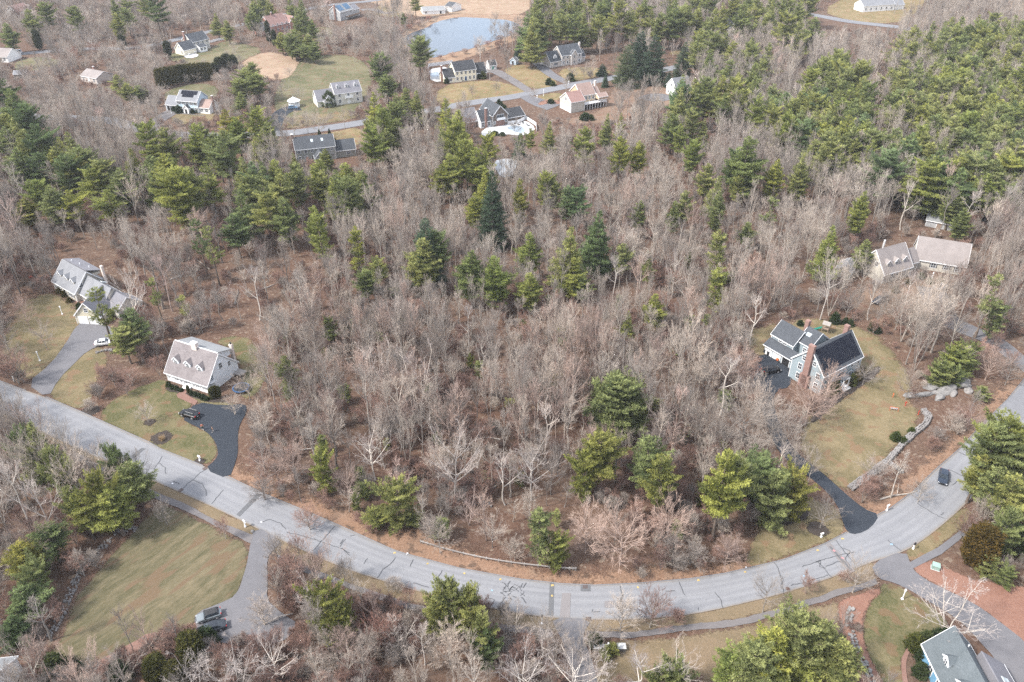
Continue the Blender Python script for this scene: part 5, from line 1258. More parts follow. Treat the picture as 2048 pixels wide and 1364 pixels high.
# pale blue house with roof panels
z_ = lambda x, y: (320 + x / 11.37, 160 + y / 11.37)
h = far_house(z_(372, 458), z_(830, 495), 5.4, 'pale blue house with black roof panels, gabled porch and brownish side wing', 'skyblue', 'grey', 9.0, 8.8, 5, 2, shutters='black', door='black')
W = h.W; sl = (8.8 - 5.4) / 4.5
h.part('solar_array', MB().slab((W * .1, 2.6, 5.4 + sl * 2.6 + .3), (W * .9, 2.6, 5.4 + sl * 2.6 + .3), (W * .9, 4.2, 5.4 + sl * 4.2 + .3), (W * .1, 4.2, 5.4 + sl * 4.2 + .3), .06).slab((W * .2, 1.4, 5.4 + sl * 1.4 + .3), (W * .76, 1.4, 5.4 + sl * 1.4 + .3), (W * .76, 2.59, 5.4 + sl * 2.59 + .3), (W * .2, 2.59, 5.4 + sl * 2.59 + .3), .06), M['solar'])
h.block(W * .38, W * .62, -1.8, -.02, 2.7, 4.0, ridge='y', wall='pale', roof='slate'); h.door('f', W * .5, .2, 1.1, 2.0, 'black')
h.block(-6.8, -.05, .8, 8.8, 2.8, 5.8); h.garage_door('f', -5.1, 2.4, 2.1, 'black'); h.garage_door('f', -1.9, 2.4, 2.1, 'black')
h.block(W + .05, W + 5.4, .5, 8.0, 2.8, 5.4, wall='pale', roof='brown'); h.win('f', W + 1.3, 1.5, .9, 1.3, shutters='black'); h.win('f', W + 3.8, 1.5, .9, 1.3, shutters='black'); h.chimney(W + 5.7, 4, 0, 7.4, .7, 1.0, 'brick')
# cream house with white fence
q_ = lambda x, y: (300 + x / 11.37, 30 + y / 11.37)
h = far_house(q_(945, 620), q_(1330, 530), 5.4, 'cream gabled house with blue grey roof, brick chimney and white fence', 'warm', 'slate', 9.0, 9.0, 4, 2)
W = h.W
h.block(-8.2, -.05, -3.0, 5.0, 3.0, 6.6, wall='cream'); h.win('l', .8, 4.4, 1.2, .9); h.win('l', -1.2, 1.6)
h.block(1.6, 6.4, -4.2, -.03, 2.8, 3.9, wall='pale', roof='slate'); h.win('f', 2.8, 1.6, 1.2, 1.2); h.win('f', 4.9, 1.6, 1.2, 1.2)
h.chimney(-.5, 5.2, 0, 10.6, .8, 1.2, 'brick')
# others, farther off
h = far_house((160.7, 151), (192, 157), 2.9, 'low house with pale tan roof and small chimney among far left trees', 'taupe', 'taupe', 10, 5.2, 3, 1); h.chimney(4, 5.6, 4, 6.6, .9, .7, 'brick')
h = far_house((541, 52), (577, 44), 4.6, 'brick house with pinkish red roof partly hidden behind evergreens', 'brickw', 'red', 11, 9.4, 4, 2); h.block(h.W + .05, h.W + 6, -1, 9, 4.6, 7.8, ridge='y', wall='brickw'); h.win('f', h.W + 3, 2.2); h.block(-7, -.05, 1, 9, 3, 6.4, roof='grey')
h.chimney(6, 5.5, 8, 11, .9, .9, 'brick')
h = far_house((679.5, 24.6), (705.3, 17.6), 5.4, 'grey green house with two blue roof panels beyond the meadow', 'grey', 'lightgrey', 9.5, 8.8, 3, 2); W = h.W; sl = (8.8 - 5.4) / 4.75
for a, b in ((.06, .42), (.56, .94)): h.part('solar_array', MB().slab((W * a, .6, 5.4 + sl * .6 + .3), (W * b, .6, 5.4 + sl * .6 + .3), (W * b, 4.3, 5.4 + sl * 4.3 + .3), (W * a, 4.3, 5.4 + sl * 4.3 + .3), .06), M['solar_blue'])
h.block(W + .05, W + 7, .5, 8.5, 4.6, 7.0, roof='violet'); h.chimney(-.4, 4, 0, 10, .8, 1.1, 'brick'); h.part('deck', MB().box(W * .4, -3, 2.0, W + 5, -.05, 2.2).box(W * .4, -3, 2.201, W + 5, -2.9, 3.0), M['wood'])
h = far_house((33, 24), (60, 17), 3.0, 'far house with faded red roof at the top left corner', 'pale', 'red', 9, 6.4, 3, 1)
h = far_house((-38, 112), (14, 114), 3.0, 'house with grey brown roof cut off by the left edge of the view', 'pale', 'taupe', 11, 6.2, 4, 1)
h = far_house((1446, 56), (1482, 50), 5.0, 'dark roofed house with two white gables among the far pines', 'pale', 'dark', 9, 9.4, 3, 2); h.block(h.W * .5, h.W * .95, -2, .1, 5.0, 8.2, ridge='y', roof='dark'); h.win('f', h.W * .72, 3.8)
org, yaw, W = frame_px((846, 22), (890, 20), 2.4)
h = House(org, yaw, 'low white flat roofed building in the sandy yard beyond the pond', 'pale', 'lightgrey', 'outbuilding', 'outbuilding', 'white')
h.block(0, W, 0, 14, 2.4, 3.6); h.door('f', W * .8, .1, 1.2, 2.0, 'black'); h.win('f', 2, 1.4); h.win('r', 4, 1.4); h.garage_door('f', W * .4, 3, 2.1)
org, yaw, W = frame_px((903, 14), (922, 9), 3.4)
h = House(org, yaw, 'white shed with dark roof at the far edge of the pond', 'pale', 'slate', 'shed', 'shed')
h.block(0, max(W, 5), 0, 6, 3.4, 5.4, ridge='y'); h.door('f', 2.5, .05, 1.2, 2.0, 'white'); h.win('r', 3, 1.6)
org, yaw, W = frame_px((1332, 186), (1356, 196), 0.1)
h = House(org, yaw, 'small white barn gable beside the dark parking area', 'pale', 'grey', 'barn', 'barn')
h.block(0, 7.0, 0, 9, 4.4, 8.0, ridge='y'); h.win('f', 3.5, 5.0, 1.0, 1.2); h.win('f', 1.5, 1.6); h.win('f', 5.5, 1.6)
h = far_house((1728, 12), (1790, 8), 4.0, 'long white house with grey roof at the top right meadow', 'pale', 'grey', 10, 7.0, 6, 1); h.block(h.W + .05, h.W + 9, 1, 10, 3, 6)
h = far_house((1590, 25), (1600, 24), 3.0, 'x', 'pale', 'grey', 3, 4, 1, 1) if False else None
org, yaw, W = frame_px((1020, 120), (1034, 122), 2.2)
h = House(org, yaw, 'small pale blue grey shed among trees right of the pond house', 'skyblue', 'grey', 'shed', 'shed')
h.block(0, 3.6, 0, 3.0, 2.2, 3.6, ridge='y'); h.door('f', 1.8, .05, 1.2, 1.8, 'black')
o = P(30, 158)
h = House((o.x, o.y), R(10), 'dark open fronted shed in the far left trees', 'brown', 'grey', 'shed', 'shed')
h.block(0, 6, 0, 5, 2.4, 3.6); h.part('doorway_shade', MB().box(1.4, -.05, .03, 4.4, -.005, 2.1), M['black'])  # black panel on the wall paints the darkness inside the open front
# ---------------------------------------------------------------- vehicles
PAINT = {k: None for k in ()}
def paint(name, c, rough=0.25, metal=0.3):
    m, nt, b = new_mat('car_paint_' + name)
    b.inputs['Base Color'].default_value = c4(c); b.inputs['Roughness'].default_value = rough; b.inputs['Metallic'].default_value = metal
    b.inputs['Coat Weight'].default_value = 0.12; b.inputs['Specular IOR Level'].default_value = 0.35
    return m
def loft(m, secs, mi=0):
    base = len(m.v); k = len(secs[0])
    for s in secs: m.v += [tuple(p) for p in s]
    for i in range(len(secs) - 1):
        for j in range(k):
            j2 = (j + 1) % k
            m.f.append((base + i * k + j, base + (i + 1) * k + j, base + (i + 1) * k + j2, base + i * k + j2)); m.m.append(mi)
    m.f.append(tuple(base + j for j in range(k))); m.m.append(mi)
    m.f.append(tuple(base + (len(secs) - 1) * k + j for j in reversed(range(k)))); m.m.append(mi)
def car(loc, yaw, label, body, L=4.8, Wd=1.85, Hh=1.47, kind='sedan', roofmat=None, cat='car', rails=False):
    """nose towards -x in its own frame"""
    root = empty('parked_car' if cat == 'car' else cat, loc, yaw, label, cat, None)
    hw = Wd / 2; b = MB(); belt = .92 if kind != 'suv' else 1.05
    def sec(x, w, zt, zb=.24): return [(x, -w * .92, zb), (x, w * .92, zb), (x, w, zb + .28), (x, w * .97, zt - .1), (x, w * .84, zt), (x, -w * .84, zt), (x, -w * .97, zt - .1), (x, -w, zb + .28)]
    nose = .62 if kind != 'suv' else .80
    if kind == 'sedan': st = [(-.5, .78, nose - .1, .34), (-.485, .90, nose, .28), (-.42, .97, nose + .14, .24), (-.27, 1, belt - .04, .22), (-.18, 1, belt, .22), (.25, 1, belt + .02, .22), (.40, .98, belt + .03, .24), (.48, .90, belt - .02, .3), (.5, .82, belt - .16, .36)]
    else: st = [(-.5, .80, nose - .1, .36), (-.485, .92, nose + .02, .3), (-.42, .98, nose + .16, .26), (-.28, 1, belt - .02, .24), (-.2, 1, belt, .24), (.3, 1, belt + .02, .24), (.46, .98, belt + .02, .26), (.495, .92, belt - .04, .34), (.5, .86, belt - .2, .4)]
    loft(b, [sec(x * L, w * hw, zt, zb) for x, w, zt, zb in st])
    body_o = b.build('body', body, root)
    # cabin: glass lower band, pillars and painted roof
    if kind == 'sedan': x0, x1, x2, x3 = -.23, -.06, .20, .38
    elif kind == 'hatch': x0, x1, x2, x3 = -.19, -.09, .34, .43
    else: x0, x1, x2, x3 = -.25, -.11, .38, .475
    ch = .80; zt = Hh - .05
    gl = MB()
    low = [(x0 * L, -hw * .88, belt - .02), (x3 * L, -hw * .86, belt - .02), (x3 * L, hw * .86, belt - .02), (x0 * L, hw * .88, belt - .02)]
    top = [(x1 * L, -hw * ch * .9, zt), (x2 * L, -hw * ch * .9, zt), (x2 * L, hw * ch * .9, zt), (x1 * L, hw * ch * .9, zt)]
    gl.v = low + top; gl.f = [(3, 2, 1, 0), (4, 5, 6, 7), (0, 1, 5, 4), (1, 2, 6, 5), (2, 3, 7, 6), (3, 0, 4, 7)]; gl.m = [0] * 6
    gl.build('window', M['glass'], root)
    rf = MB()
    e = .03
    rt = [(x1 * L - .06, -hw * ch * .88, zt + .004), (x1 * L + .2, -hw * ch * .84, zt + .045), (x2 * L - .2, -hw * ch * .84, zt + .045), (x2 * L + .08, -hw * ch * .88, zt + .004)]
    k = len(rt)
    rf.v = rt + [(x, -y, z) for x, y, z in rt]
    rf.f = [(0, 1, 5, 4), (1, 2, 6, 5), (2, 3, 7, 6), (0, 3, 2, 1), (4, 5, 6, 7)]; rf.m = [0] * 5
    for sy in (-1, 1):
        for (xa, ya, za), (xb, yb, zb) in (((x0 * L, hw * .88, belt), (x1 * L, hw * ch * .9, zt)), ((x3 * L, hw * .86, belt), (x2 * L, hw * ch * .9, zt)), (((x0 + x3) / 2 * L, hw * .885, belt), ((x1 + x2) / 2 * L, hw * ch * .905, zt))):
            beam(rf, (xa, sy * ya, za), (xb, sy * yb, zb), .07, .05)
    rf.build('roof', roofmat or body, root)
    if rails:
        m = MB()
        for sy in (-1, 1): beam(m, (x1 * L + .2, sy * hw * .7, zt + .1), (x2 * L, sy * hw * .7, zt + .1), .05, .05)
        m.build('roof_rail', M['steel'], root)
    r = .33 if kind != 'suv' else .37
    for sx in (-.31, .30):
        for sy in (-1, 1):
            w = MB().tube([(0, -.11, 0), (0, .11, 0)], r, 18); o = w.build('wheel', M['rubber'], root, (sx * L, sy * (hw - .1), r))
            rm = MB().tube([(0, sy * .10, 0), (0, sy * .122, 0)], r * .64, 14)
            for q_ in range(5): a = q_ * 1.2566; rm.box(-.03, min(sy * .12, sy * .135), 0, .03, max(sy * .12, sy * .135), r * .6, 0, Matrix.Rotation(a, 4, 'Y'))
            rm.build('rim', M['rim'], o)
    for sy in (-1, 1):
        MB().box(-.493 * L, sy * hw * .72 - .2, nose - .16, -.465 * L, sy * hw * .72 + .2, nose + .0).build('headlight', M['lamp_white'], root)
        zz = belt - .2 if kind == 'sedan' else belt - .05
        MB().box(.478 * L, sy * hw * .74 - .16, zz - .1, .502 * L, sy * hw * .74 + .16, zz + .12).build('taillight', M['lamp_red'], root)
        MB().box(x0 * L + .12, sy * hw * 1.0 - .1, belt + .02, x0 * L + .28, sy * hw * 1.0 + .1, belt + .16).build('mirror', roofmat or body, root)
    MB().box(.497 * L, -.26, .62, .507 * L, .26, .76).build('number_plate', M['paint_w'], root)
    MB().box(-.508 * L, -.5, .42, -.49 * L, .5, .62).build('grille', M['black'], root)
    return root
pt_black = paint('black', (.012, .012, .014)); pt_dark = paint('slate', (.020, .025, .034), .35, 0); pt_silver = paint('silver', (.20, .225, .24), .3, .4); pt_navy = paint('navy', (.02, .03, .05), .3, 0); pt_white = paint('white', (.72, .73, .74), .3, 0); pt_blue = paint('blue', (.10, .18, .28), .3, .3)
def at(px, py, z=0): p = P(px, py); return (p.x, p.y, z + (.1 if z > 0 else 0))
car(at(380, 833, .03), R(-22), 'black estate car with silver roof rails on the black curved driveway', pt_black, 4.75, 1.86, 1.66, 'suv', None, 'car', True)
car(at(419, 1236, .03), R(23), 'small silver car with a black roof parked at the edge of the near left lawn', pt_silver, 4.1, 1.78, 1.45, 'hatch', M['black'])
car(at(424, 1261, .03), R(23), 'dark grey sedan parked beside the silver car with black roof', pt_dark, 4.9, 1.88, 1.45, 'sedan')
car(at(1885, 958, .03), R(61), 'dark navy car driving along the road at the right', pt_navy, 4.7, 1.86, 1.48, 'sedan')
car(at(1541, 745, .035), R(194), 'black off road car outside the colonial garage', pt_black, 4.7, 1.9, 1.78, 'suv')
car(at(210, 689, .035), R(195), 'white car on the grey drive under a leaning pine', pt_white, 4.7, 1.84, 1.46, 'sedan')
car(at(586, 218, .035), R(190), 'blue car parked beside the white gazebo', pt_blue, 4.6, 1.8, 1.5, 'hatch')
car(at(35, 107, .02), R(8), 'white van like car on the far left drive', pt_white, 5.2, 1.95, 2.0, 'suv')
car(at(1757, 604, .02), R(40), 'dark car half hidden by branches near the tan cape house', pt_navy, 4.7, 1.85, 1.5, 'sedan')
# open trailer with white rails near the tan house
def trailer(loc, yaw):
    r = empty('utility_trailer', loc, yaw, 'small trailer with white rails and dark bed near the tan cape house', 'trailer')
    MB().box(-1.9, -1.0, .55, 1.9, 1.0, .68).build('bed', M['black'], r)
    m = MB()
    for z in (.85, 1.25):
        for a, b in (((-1.9, -1.0), (1.9, -1.0)), ((1.9, -1.0), (1.9, 1.0)), ((1.9, 1.0), (-1.9, 1.0)), ((-1.9, 1.0), (-1.9, -1.0))): beam(m, (*a, z), (*b, z), .1, .12)
    for x in (-1.9, -.6, .6, 1.9):
        for y in (-1, 1): m.box(x - .05, y - .05, .6, x + .05, y + .05, 1.3)
    m.build('side_rail', M['white'], r)
    for y in (-1.12, 1.12): MB().tube([(0, y - .1, .34), (0, y + .1, .34)], .34, 14).build('wheel', M['rubber'], r)
    beam(MB(), (-1.9, 0, .5), (-3.1, 0, .45), .1, .1).build('drawbar', M['steel'], r)
trailer(at(1878, 580, .035), R(25))
# ---------------------------------------------------------------- people
skin_m = mat_flat('skin', (.48, .30, .22), .6, .05); hair_m = mat_flat('dark_hair', (.03, .022, .018), .7, .1)
cloth = {k: mat_flat('cloth_' + k, c, .85, .1) for k, c in dict(red=(.52, .12, .06), navy=(.03, .035, .05), black=(.018, .018, .02), white=(.7, .7, .7), olive=(.05, .07, .05)).items()}
def skin_mesh(o, pts, edges, rads, lv=1, root=0):
    me = bpy.data.meshes.new(o); me.from_pydata(pts, edges, [])
    ob = bpy.data.objects.new(o, me); col.objects.link(ob)
    md = ob.modifiers.new('skin', 'SKIN'); md.use_smooth_shade = True
    for i, r in enumerate(rads): me.skin_vertices[0].data[i].radius = (r, r) if not hasattr(r, '__len__') else r
    me.skin_vertices[0].data[root].use_root = True
    sb = ob.modifiers.new('sub', 'SUBSURF'); sb.levels = lv; sb.render_levels = lv
    return ob
def person(loc, yaw, label, Ht, shirt, legs, stride=.16, arms=((.28, -.08, .80), (-.28, .10, .80)), bend=0.0):
    """walking figure; arms are hand targets as fractions of height"""
    s = Ht
    r = empty('person', loc, yaw, label, 'person')
    fx = -bend * .25
    pts = [(0, 0, .53), (0, fx * .4, .62), (0, fx * .8, .72), (0, fx, .81), (0, fx * 1.05, .855), (0, fx * 1.15 - .01, .90), (0, fx * 1.15 - .012, .955),
           (.105, fx, .80), (-.105, fx, .80), (.055, 0, .50), (-.055, 0, .50),
           (.06, -stride * .6, .285), (-.06, stride * .25, .285), (.06, -stride * .7, .045), (-.06, stride * .8, .05), (.065, -stride * .7 - .085, .018), (-.065, stride * .8 - .085, .022)]
    ed = [(0, 1), (1, 2), (2, 3), (3, 4), (4, 5), (5, 6), (3, 7), (3, 8), (0, 9), (0, 10), (9, 11), (10, 12), (11, 13), (12, 14), (13, 15), (14, 16)]
    rd = [.075, .072, .082, .07, .034, .052, .047, .042, .042, .058, .058, .04, .04, .026, .026, .02, .02]
    for sg, sh, (hx, hy, hz) in ((1, 7, arms[0]), (-1, 8, arms[1])):
        b = len(pts); S = pts[sh]; Hn = (hx * .62, fx + hy, hz * .62)
        E_ = ((S[0] + Hn[0]) / 2 + sg * .03, (S[1] + Hn[1]) / 2 + .03, (S[2] + Hn[2]) / 2 - .01)
        pts += [E_, Hn, (Hn[0] * 1.02, Hn[1] - .01, Hn[2] - .035)]; ed += [(sh, b), (b, b + 1), (b + 1, b + 2)]; rd += [.03, .021, .019]
        d = Vector(Hn) - Vector(E_); d.normalize()
        for f in range(4):      # four fingers and a thumb
            c = len(pts); o = (f - 1.5) * .010; ln = (.038, .045, .042, .033)[f]
            q0 = Vector(pts[b + 2]) + Vector((o, 0, -.012)); q1 = q0 + Vector((o * .3, -.006, -ln * .55)); q2 = q1 + Vector((0, -.010, -ln * .4))
            pts += [tuple(q0), tuple(q1), tuple(q2)]; ed += [(b + 2, c), (c, c + 1), (c + 1, c + 2)]; rd += [.006, .0052, .0045]
        c = len(pts); q0 = Vector(pts[b + 1]) + Vector((-sg * .014, -.012, -.022)); q1 = q0 + Vector((-sg * .008, -.012, -.022))
        pts += [tuple(q0), tuple(q1)]; ed += [(b + 1, c), (c, c + 1)]; rd += [.007, .0055]
    pts = [(x * s, y * s, z * s) for x, y, z in pts]; rd = [q * s for q in rd]
    body = skin_mesh('body', pts, ed, rd, 1, 0); body.parent = r; body.data.materials.append(skin_m)
    # clothing follows the body
    def garment(name, idx, edges, infl, mat):
        mp = {k: i for i, k in enumerate(idx)}
        o = skin_mesh(name, [pts[k] for k in idx], [(mp[a], mp[b]) for a, b in edges], [rd[k] + infl * s for k in idx], 1, 0)
        o.parent = r; o.data.materials.append(mat); return o
    garment('shirt', [1, 2, 3, 7, 8, 17, 17 + 3 + 12 + 2], [(1, 2), (2, 3), (3, 7), (3, 8), (7, 17), (8, 34)], .009, cloth[shirt])
    garment('trousers', [0, 9, 10, 11, 12, 13, 14], [(0, 9), (0, 10), (9, 11), (10, 12), (11, 13), (12, 14)], .008, cloth[legs])
    for k, a in ((15, 13), (16, 14)):
        m = MB(); p = Vector(pts[a]); q = Vector(pts[k]); m.box(p.x - .028 * s, q.y - .03 * s, .004, p.x + .028 * s, p.y + .035 * s, .045 * s); m.build('shoe', cloth['white'], r)
    hd = Vector(pts[6])
    m = bmesh.new(); bmesh.ops.create_icosphere(m, subdivisions=2, radius=.060 * s, matrix=Matrix.Translation(hd + Vector((0, .012 * s, .012 * s))) @ Matrix.Scale(.92, 4, (1, 0, 0)))
    bmesh.ops.delete(m, geom=[f for f in m.faces if f.calc_center_median().z < hd.z - .012 * s or f.calc_center_median().y < hd.y - .035 * s], context='FACES')
    me = bpy.data.meshes.new('hair'); m.to_mesh(me); m.free(); me.materials.append(hair_m); link('hair', me, r)
    fz = hd.z - .012 * s; fy = hd.y - .050 * s
    MB().box(-.008 * s, fy - .012 * s, fz - .018 * s, .008 * s, fy + .01 * s, fz + .004 * s).build('nose', skin_m, r)
    MB().box(-.024 * s, fy - .001, fz + .006 * s, -.012 * s, fy + .006, fz + .013 * s).box(.012 * s, fy - .001, fz + .006 * s, .024 * s, fy + .006, fz + .013 * s).build('eyes', hair_m, r)
    MB().box(-.016 * s, fy + .003, fz - .034 * s, .016 * s, fy + .010, fz - .029 * s).build('mouth', cloth['red'], r)
    return r
person(at(406, 860, .03), R(35), 'person in an orange red top walking on the black driveway', 1.7, 'red', 'olive')
person(at(426, 864, .03), R(-30), 'person in black clothing with white shoes walking on the black driveway', 1.5, 'black', 'black', .2, ((.30, -.05, .9), (-.30, .05, .9)))
# ---------------------------------------------------------------- street furniture
def mailbox(px, py, label, mat='white', arm=True, yaw=0.0, H=1.25):
    r = empty('mailbox', at(px, py), yaw, label, 'mailbox')
    MB().box(-.09, -.09, 0, .09, .09, H).box(-.16, -.16, 0, .16, .16, .35).build('post', M['white'], r)
    m = MB()
    n = 8; pr = [(-.14, 0), (.14, 0)] + [(.14 * math.cos(a), .16 + .14 * math.sin(a)) for a in [math.pi * i / n for i in range(n + 1)]]
    b0 = len(m.v); k = len(pr)
    m.v += [(-.28, y, H + .02 + z) for y, z in pr] + [(.34, y, H + .02 + z) for y, z in pr]
    m.f += [tuple(reversed(range(k))), tuple(range(k, 2 * k))] + [(i, (i + 1) % k, k + (i + 1) % k, k + i) for i in range(k)]; m.m += [0] * (k + 2)
    m.build('box', M[mat], r)
    if arm: beam(beam(MB(), (0, 0, H - .45), (.5, 0, H - .02), .07, .07), (-.35, 0, H - .03), (.5, 0, H - .03), .1, .08).build('bracket', M['white'], r)
    MB().box(.05, .145, H + .12, .09, .165, H + .36).build('flag', M['red'], r)
    return r
mailbox(400, 922, 'white mailbox on a mulch ring at the mouth of the curved driveway', 'white', True, R(-30))
mailbox(491, 1054, 'white mailbox on the verge where the near left driveway meets the road', 'white', True, R(-35), 1.5)
mailbox(29, 762, 'white mailbox on the verge by the far left drive', 'white', True, R(-30))
mailbox(1773, 1022, 'white double armed mailbox by the black driveway mouth', 'white', True, R(30), 1.4)
mailbox(1642, 1075, 'small white mailbox below the mulch ring tree', 'white', False, R(20), .9)
mailbox(1826, 1098, 'black mailbox on a white post beside the lower driveway', 'black', True, R(40))
mailbox(2, 830, 'white mailbox at the left edge of the view', 'white', True, R(-30))
mailbox(1074, 197, 'white mailbox on the far road opposite the pond house', 'white', True, 0)
mailbox(1137, 168, 'white mailbox at the end of the far grey driveway', 'white', True, 0)
def lamp_post(px, py, label, H=2.0, black=False):
    r = empty('lamp_post', at(px, py), 0, label, 'lamp post')
    MB().cyl(0, 0, 0, H, .1, 10, 0, .08).box(-.18, -.18, 0, .18, .18, .3).build('post', M['white'], r)
    MB().cyl(0, 0, H, H + .08, .16, 8).cyl(0, 0, H + .081, H + .4, .12, 6, 0, .17).cyl(0, 0, H + .401, H + .55, .2, 6, 0, .02).build('lantern', M['black'] if black else M['white'], r)
lamp_post(1084, 1248, 'white lamp post with a black lantern at the lower road edge', 1.9, True)
lamp_post(125, 629, 'white lamp post on the lawn of the grey roofed cape', 2.2)
lamp_post(80, 722, 'white lamp post beside the far left grey drive', 2.4)
lamp_post(343, 227, 'white lamp post before the pale blue house garage', 2.6)
lamp_post(1087, 192, 'white lamp post by the red brick path of the tan house', 2.6)
lamp_post(1804, 1199, 'tall white post light standing on the curved lawn', 2.2)
lamp_post(1862, 562, 'white post light in the front garden of the tan cape house', 2.4)
lamp_post(613, 636, 'small white post in the clearing behind the white cape', 1.2)
# utility poles
def pole(px, py, H, label, lean=0.0, arms=1):
    r = empty('utility_pole', at(px, py), R(20), label, 'utility pole')
    MB().tube([(0, 0, 0), (lean, 0, H)], [.17, .11], 8).build('pole', M['wood_grey'], r)
    for k in range(arms): MB().box(lean - 1.1, -.06, H - .7 - k, lean + 1.1, .06, H - .55 - k).build('crossarm', M['wood_grey'], r)
pole(340, 90, 11, 'pale utility pole beside the cream house with the white fence', -1.0, 0)
pole(48, 136, 9, 'utility pole with a pale crossarm in the far left trees', 0, 1)
pole(1788, 28, 11, 'pale leaning utility pole at the top right meadow', 1.2, 1)
pole(645, 13, 10, 'pale utility pole beside the far top road', 0, 1)
pole(1145, 162, 6, 'pale pole beside the round green shrub near the far road', 0, 0)
# guardrail
gr_pts = [P(x, y) for x, y in smooth([Vector((a, b)) for a, b in [(841, 1087), (914, 1109), (1008, 1128), (1117, 1140), (1152, 1142)]], False, 2)]
g0 = gr_pts[0]
r = empty('guardrail', (g0.x, g0.y, 0), 0, 'weathered grey guardrail on short posts along the bend', 'guardrail')
loc = [p - g0 for p in gr_pts]
m = MB()
for a, b in zip(loc, loc[1:]): beam(m, (a.x, a.y, .66), (b.x, b.y, .66), .07, .26)
m.build('rail', M['steel'], r)
acc = 0; dd = densify([Vector((p.x, p.y)) for p in loc], 2.1, False)
pm = MB().box(-.09, .05, 0, .09, .21, .8).mesh('post', M['wood_grey'])
for p in dd: link('post', pm, r, (p.x, p.y, 0))
# green transformer cabinet
r = empty('transformer_cabinet', at(1870, 1137), R(-25), 'pale green steel cabinet beside the red mulch slope', 'utility cabinet')
MB().box(-.75, -.6, 0, .75, .6, .12).build('plinth', M['concrete'], r)
MB().prism([(-.65, -.5), (.65, -.5), (.65, .5), (-.65, .5)], .121, 1.0).poly([(-.7, -.55, 1.0), (.7, -.55, 1.0), (.62, .5, 1.16), (-.62, .5, 1.16)]).build('body', M['green_box'], r)
MB().box(-.1, -.54, .4, .1, -.501, .6).build('handle', M['steel'], r)
# stone slabs, lamp and shrubs at the lower driveway
r = empty('stone_wall', at(1215, 1298), 0, 'low grey stone entrance wall with pale caps beside the lower driveway', 'stone wall')
for a, b in ((-2.3, -1.1), (1.6, 2.9)):
    MB().box(a, -.5, 0, b, .5, .75).build('pier', M['stone'], r); MB().box(a - .08, -.58, .751, b + .08, .58, .85).build('cap', M['concrete'], r)
MB().box(-.85, -.2, 0, .4, .5, .55).build('bench_block', M['stone'], r); MB().box(-.9, -.22, .551, .42, .52, .64).build('cap', M['concrete'], r)
lamp_post(1216, 1300, 'white lamp between dark round shrubs at the stone entrance wall', 1.4)
# playset, goal, trampoline, garden machine, red cart
r = empty('playset', at(1650, 664), R(-35), 'wooden playset with green slide behind the colonial house', 'playset')
for x in (-.8, .8):
    for y in (-.8, .8): MB().box(x - .06, y - .06, 0, x + .06, y + .06, 2.6).build('post', M['wood'], r)
MB().box(-.8, -.8, 1.2, .8, .8, 1.3).build('deck', M['wood'], r)
MB().slab((-1, -1, 2.6), (1, -1, 2.6), (1, 0, 3.3), (-1, 0, 3.3), .08).slab((-1, .002, 3.298), (1, .002, 3.298), (1, 1, 2.6), (-1, 1, 2.6), .08).build('roof', M['wood_grey'], r)
m = MB(); beam(m, (-.8, -.2, 1.25), (-2.9, -.9, .15), .6, .08); beam(m, (-.82, .1, 1.4), (-2.92, -.6, .3), .06, .22); beam(m, (-.78, -.5, 1.4), (-2.88, -1.2, .3), .06, .22); m.build('slide', M['green'], r)
m = MB(); beam(m, (.8, 0, 2.3), (4.6, 0, 2.3), .12, .12); beam(m, (4.6, 0, 2.3), (4.8, -1, 0), .1, .1); beam(m, (4.6, 0, 2.3), (4.8, 1, 0), .1, .1); m.build('swing_beam', M['wood'], r)
for x in (2.0, 3.4): m = MB(); m.box(x - .25, -.12, .5, x + .25, .12, .55); m.box(x - .24, -.015, .551, x - .21, .015, 2.24).box(x + .21, -.015, .551, x + .24, .015, 2.24); m.build('swing', M['black'], r)
r = empty('football_goal', at(1787, 823), R(-15), 'small portable goal with pale net on the lawn', 'goal')
m = MB(); fr = [(-.9, 0, .03), (-.9, 0, 1.2), (.9, 0, 1.2), (.9, 0, .03)]
for a, b in zip(fr, fr[1:]): beam(m, a, b, .07, .07)
beam(m, (-.9, 0, 1.2), (-.9, .9, .03), .05, .05); beam(m, (.9, 0, 1.2), (.9, .9, .03), .05, .05); beam(m, (-.9, .9, .03), (.9, .9, .03), .05, .05); m.build('frame', M['orange'], r)
m = MB()
for i in range(15): x = -.88 + 1.76 * i / 14; beam(m, (x, 0, 1.19), (x, .9, .04), .035, .02)
for j in range(9): t = j / 8; beam(m, (-.88, .9 * t, 1.19 - 1.15 * t), (.88, .9 * t, 1.19 - 1.15 * t), .035, .02)
m.build('net', M['paint_w'], r)
r = empty('trampoline', at(483, 780), 0, 'round trampoline with blue edge pad beside the white cape house', 'trampoline')
m = MB(); n = 24
for i in range(n):
    a, b = 6.2832 * i / n, 6.2832 * (i + 1) / n
    m.poly([(1.72 * math.cos(a), 1.72 * math.sin(a), .82), (2.0 * math.cos(a), 2.0 * math.sin(a), .80), (2.0 * math.cos(b), 2.0 * math.sin(b), .80), (1.72 * math.cos(b), 1.72 * math.sin(b), .82)])
    m.poly([(2.0 * math.cos(a), 2.0 * math.sin(a), .80), (2.0 * math.cos(a), 2.0 * math.sin(a), .62), (2.0 * math.cos(b), 2.0 * math.sin(b), .62), (2.0 * math.cos(b), 2.0 * math.sin(b), .80)])
m.build('edge_pad', M['blue'], r); MB().cyl(0, 0, .74, .76, 1.75, 24).build('jump_mat', M['black'], r)
for i in range(6): a = i * 1.047; MB().cyl(1.9 * math.cos(a), 1.9 * math.sin(a), 0, .7, .04, 6).build('leg', M['steel'], r)
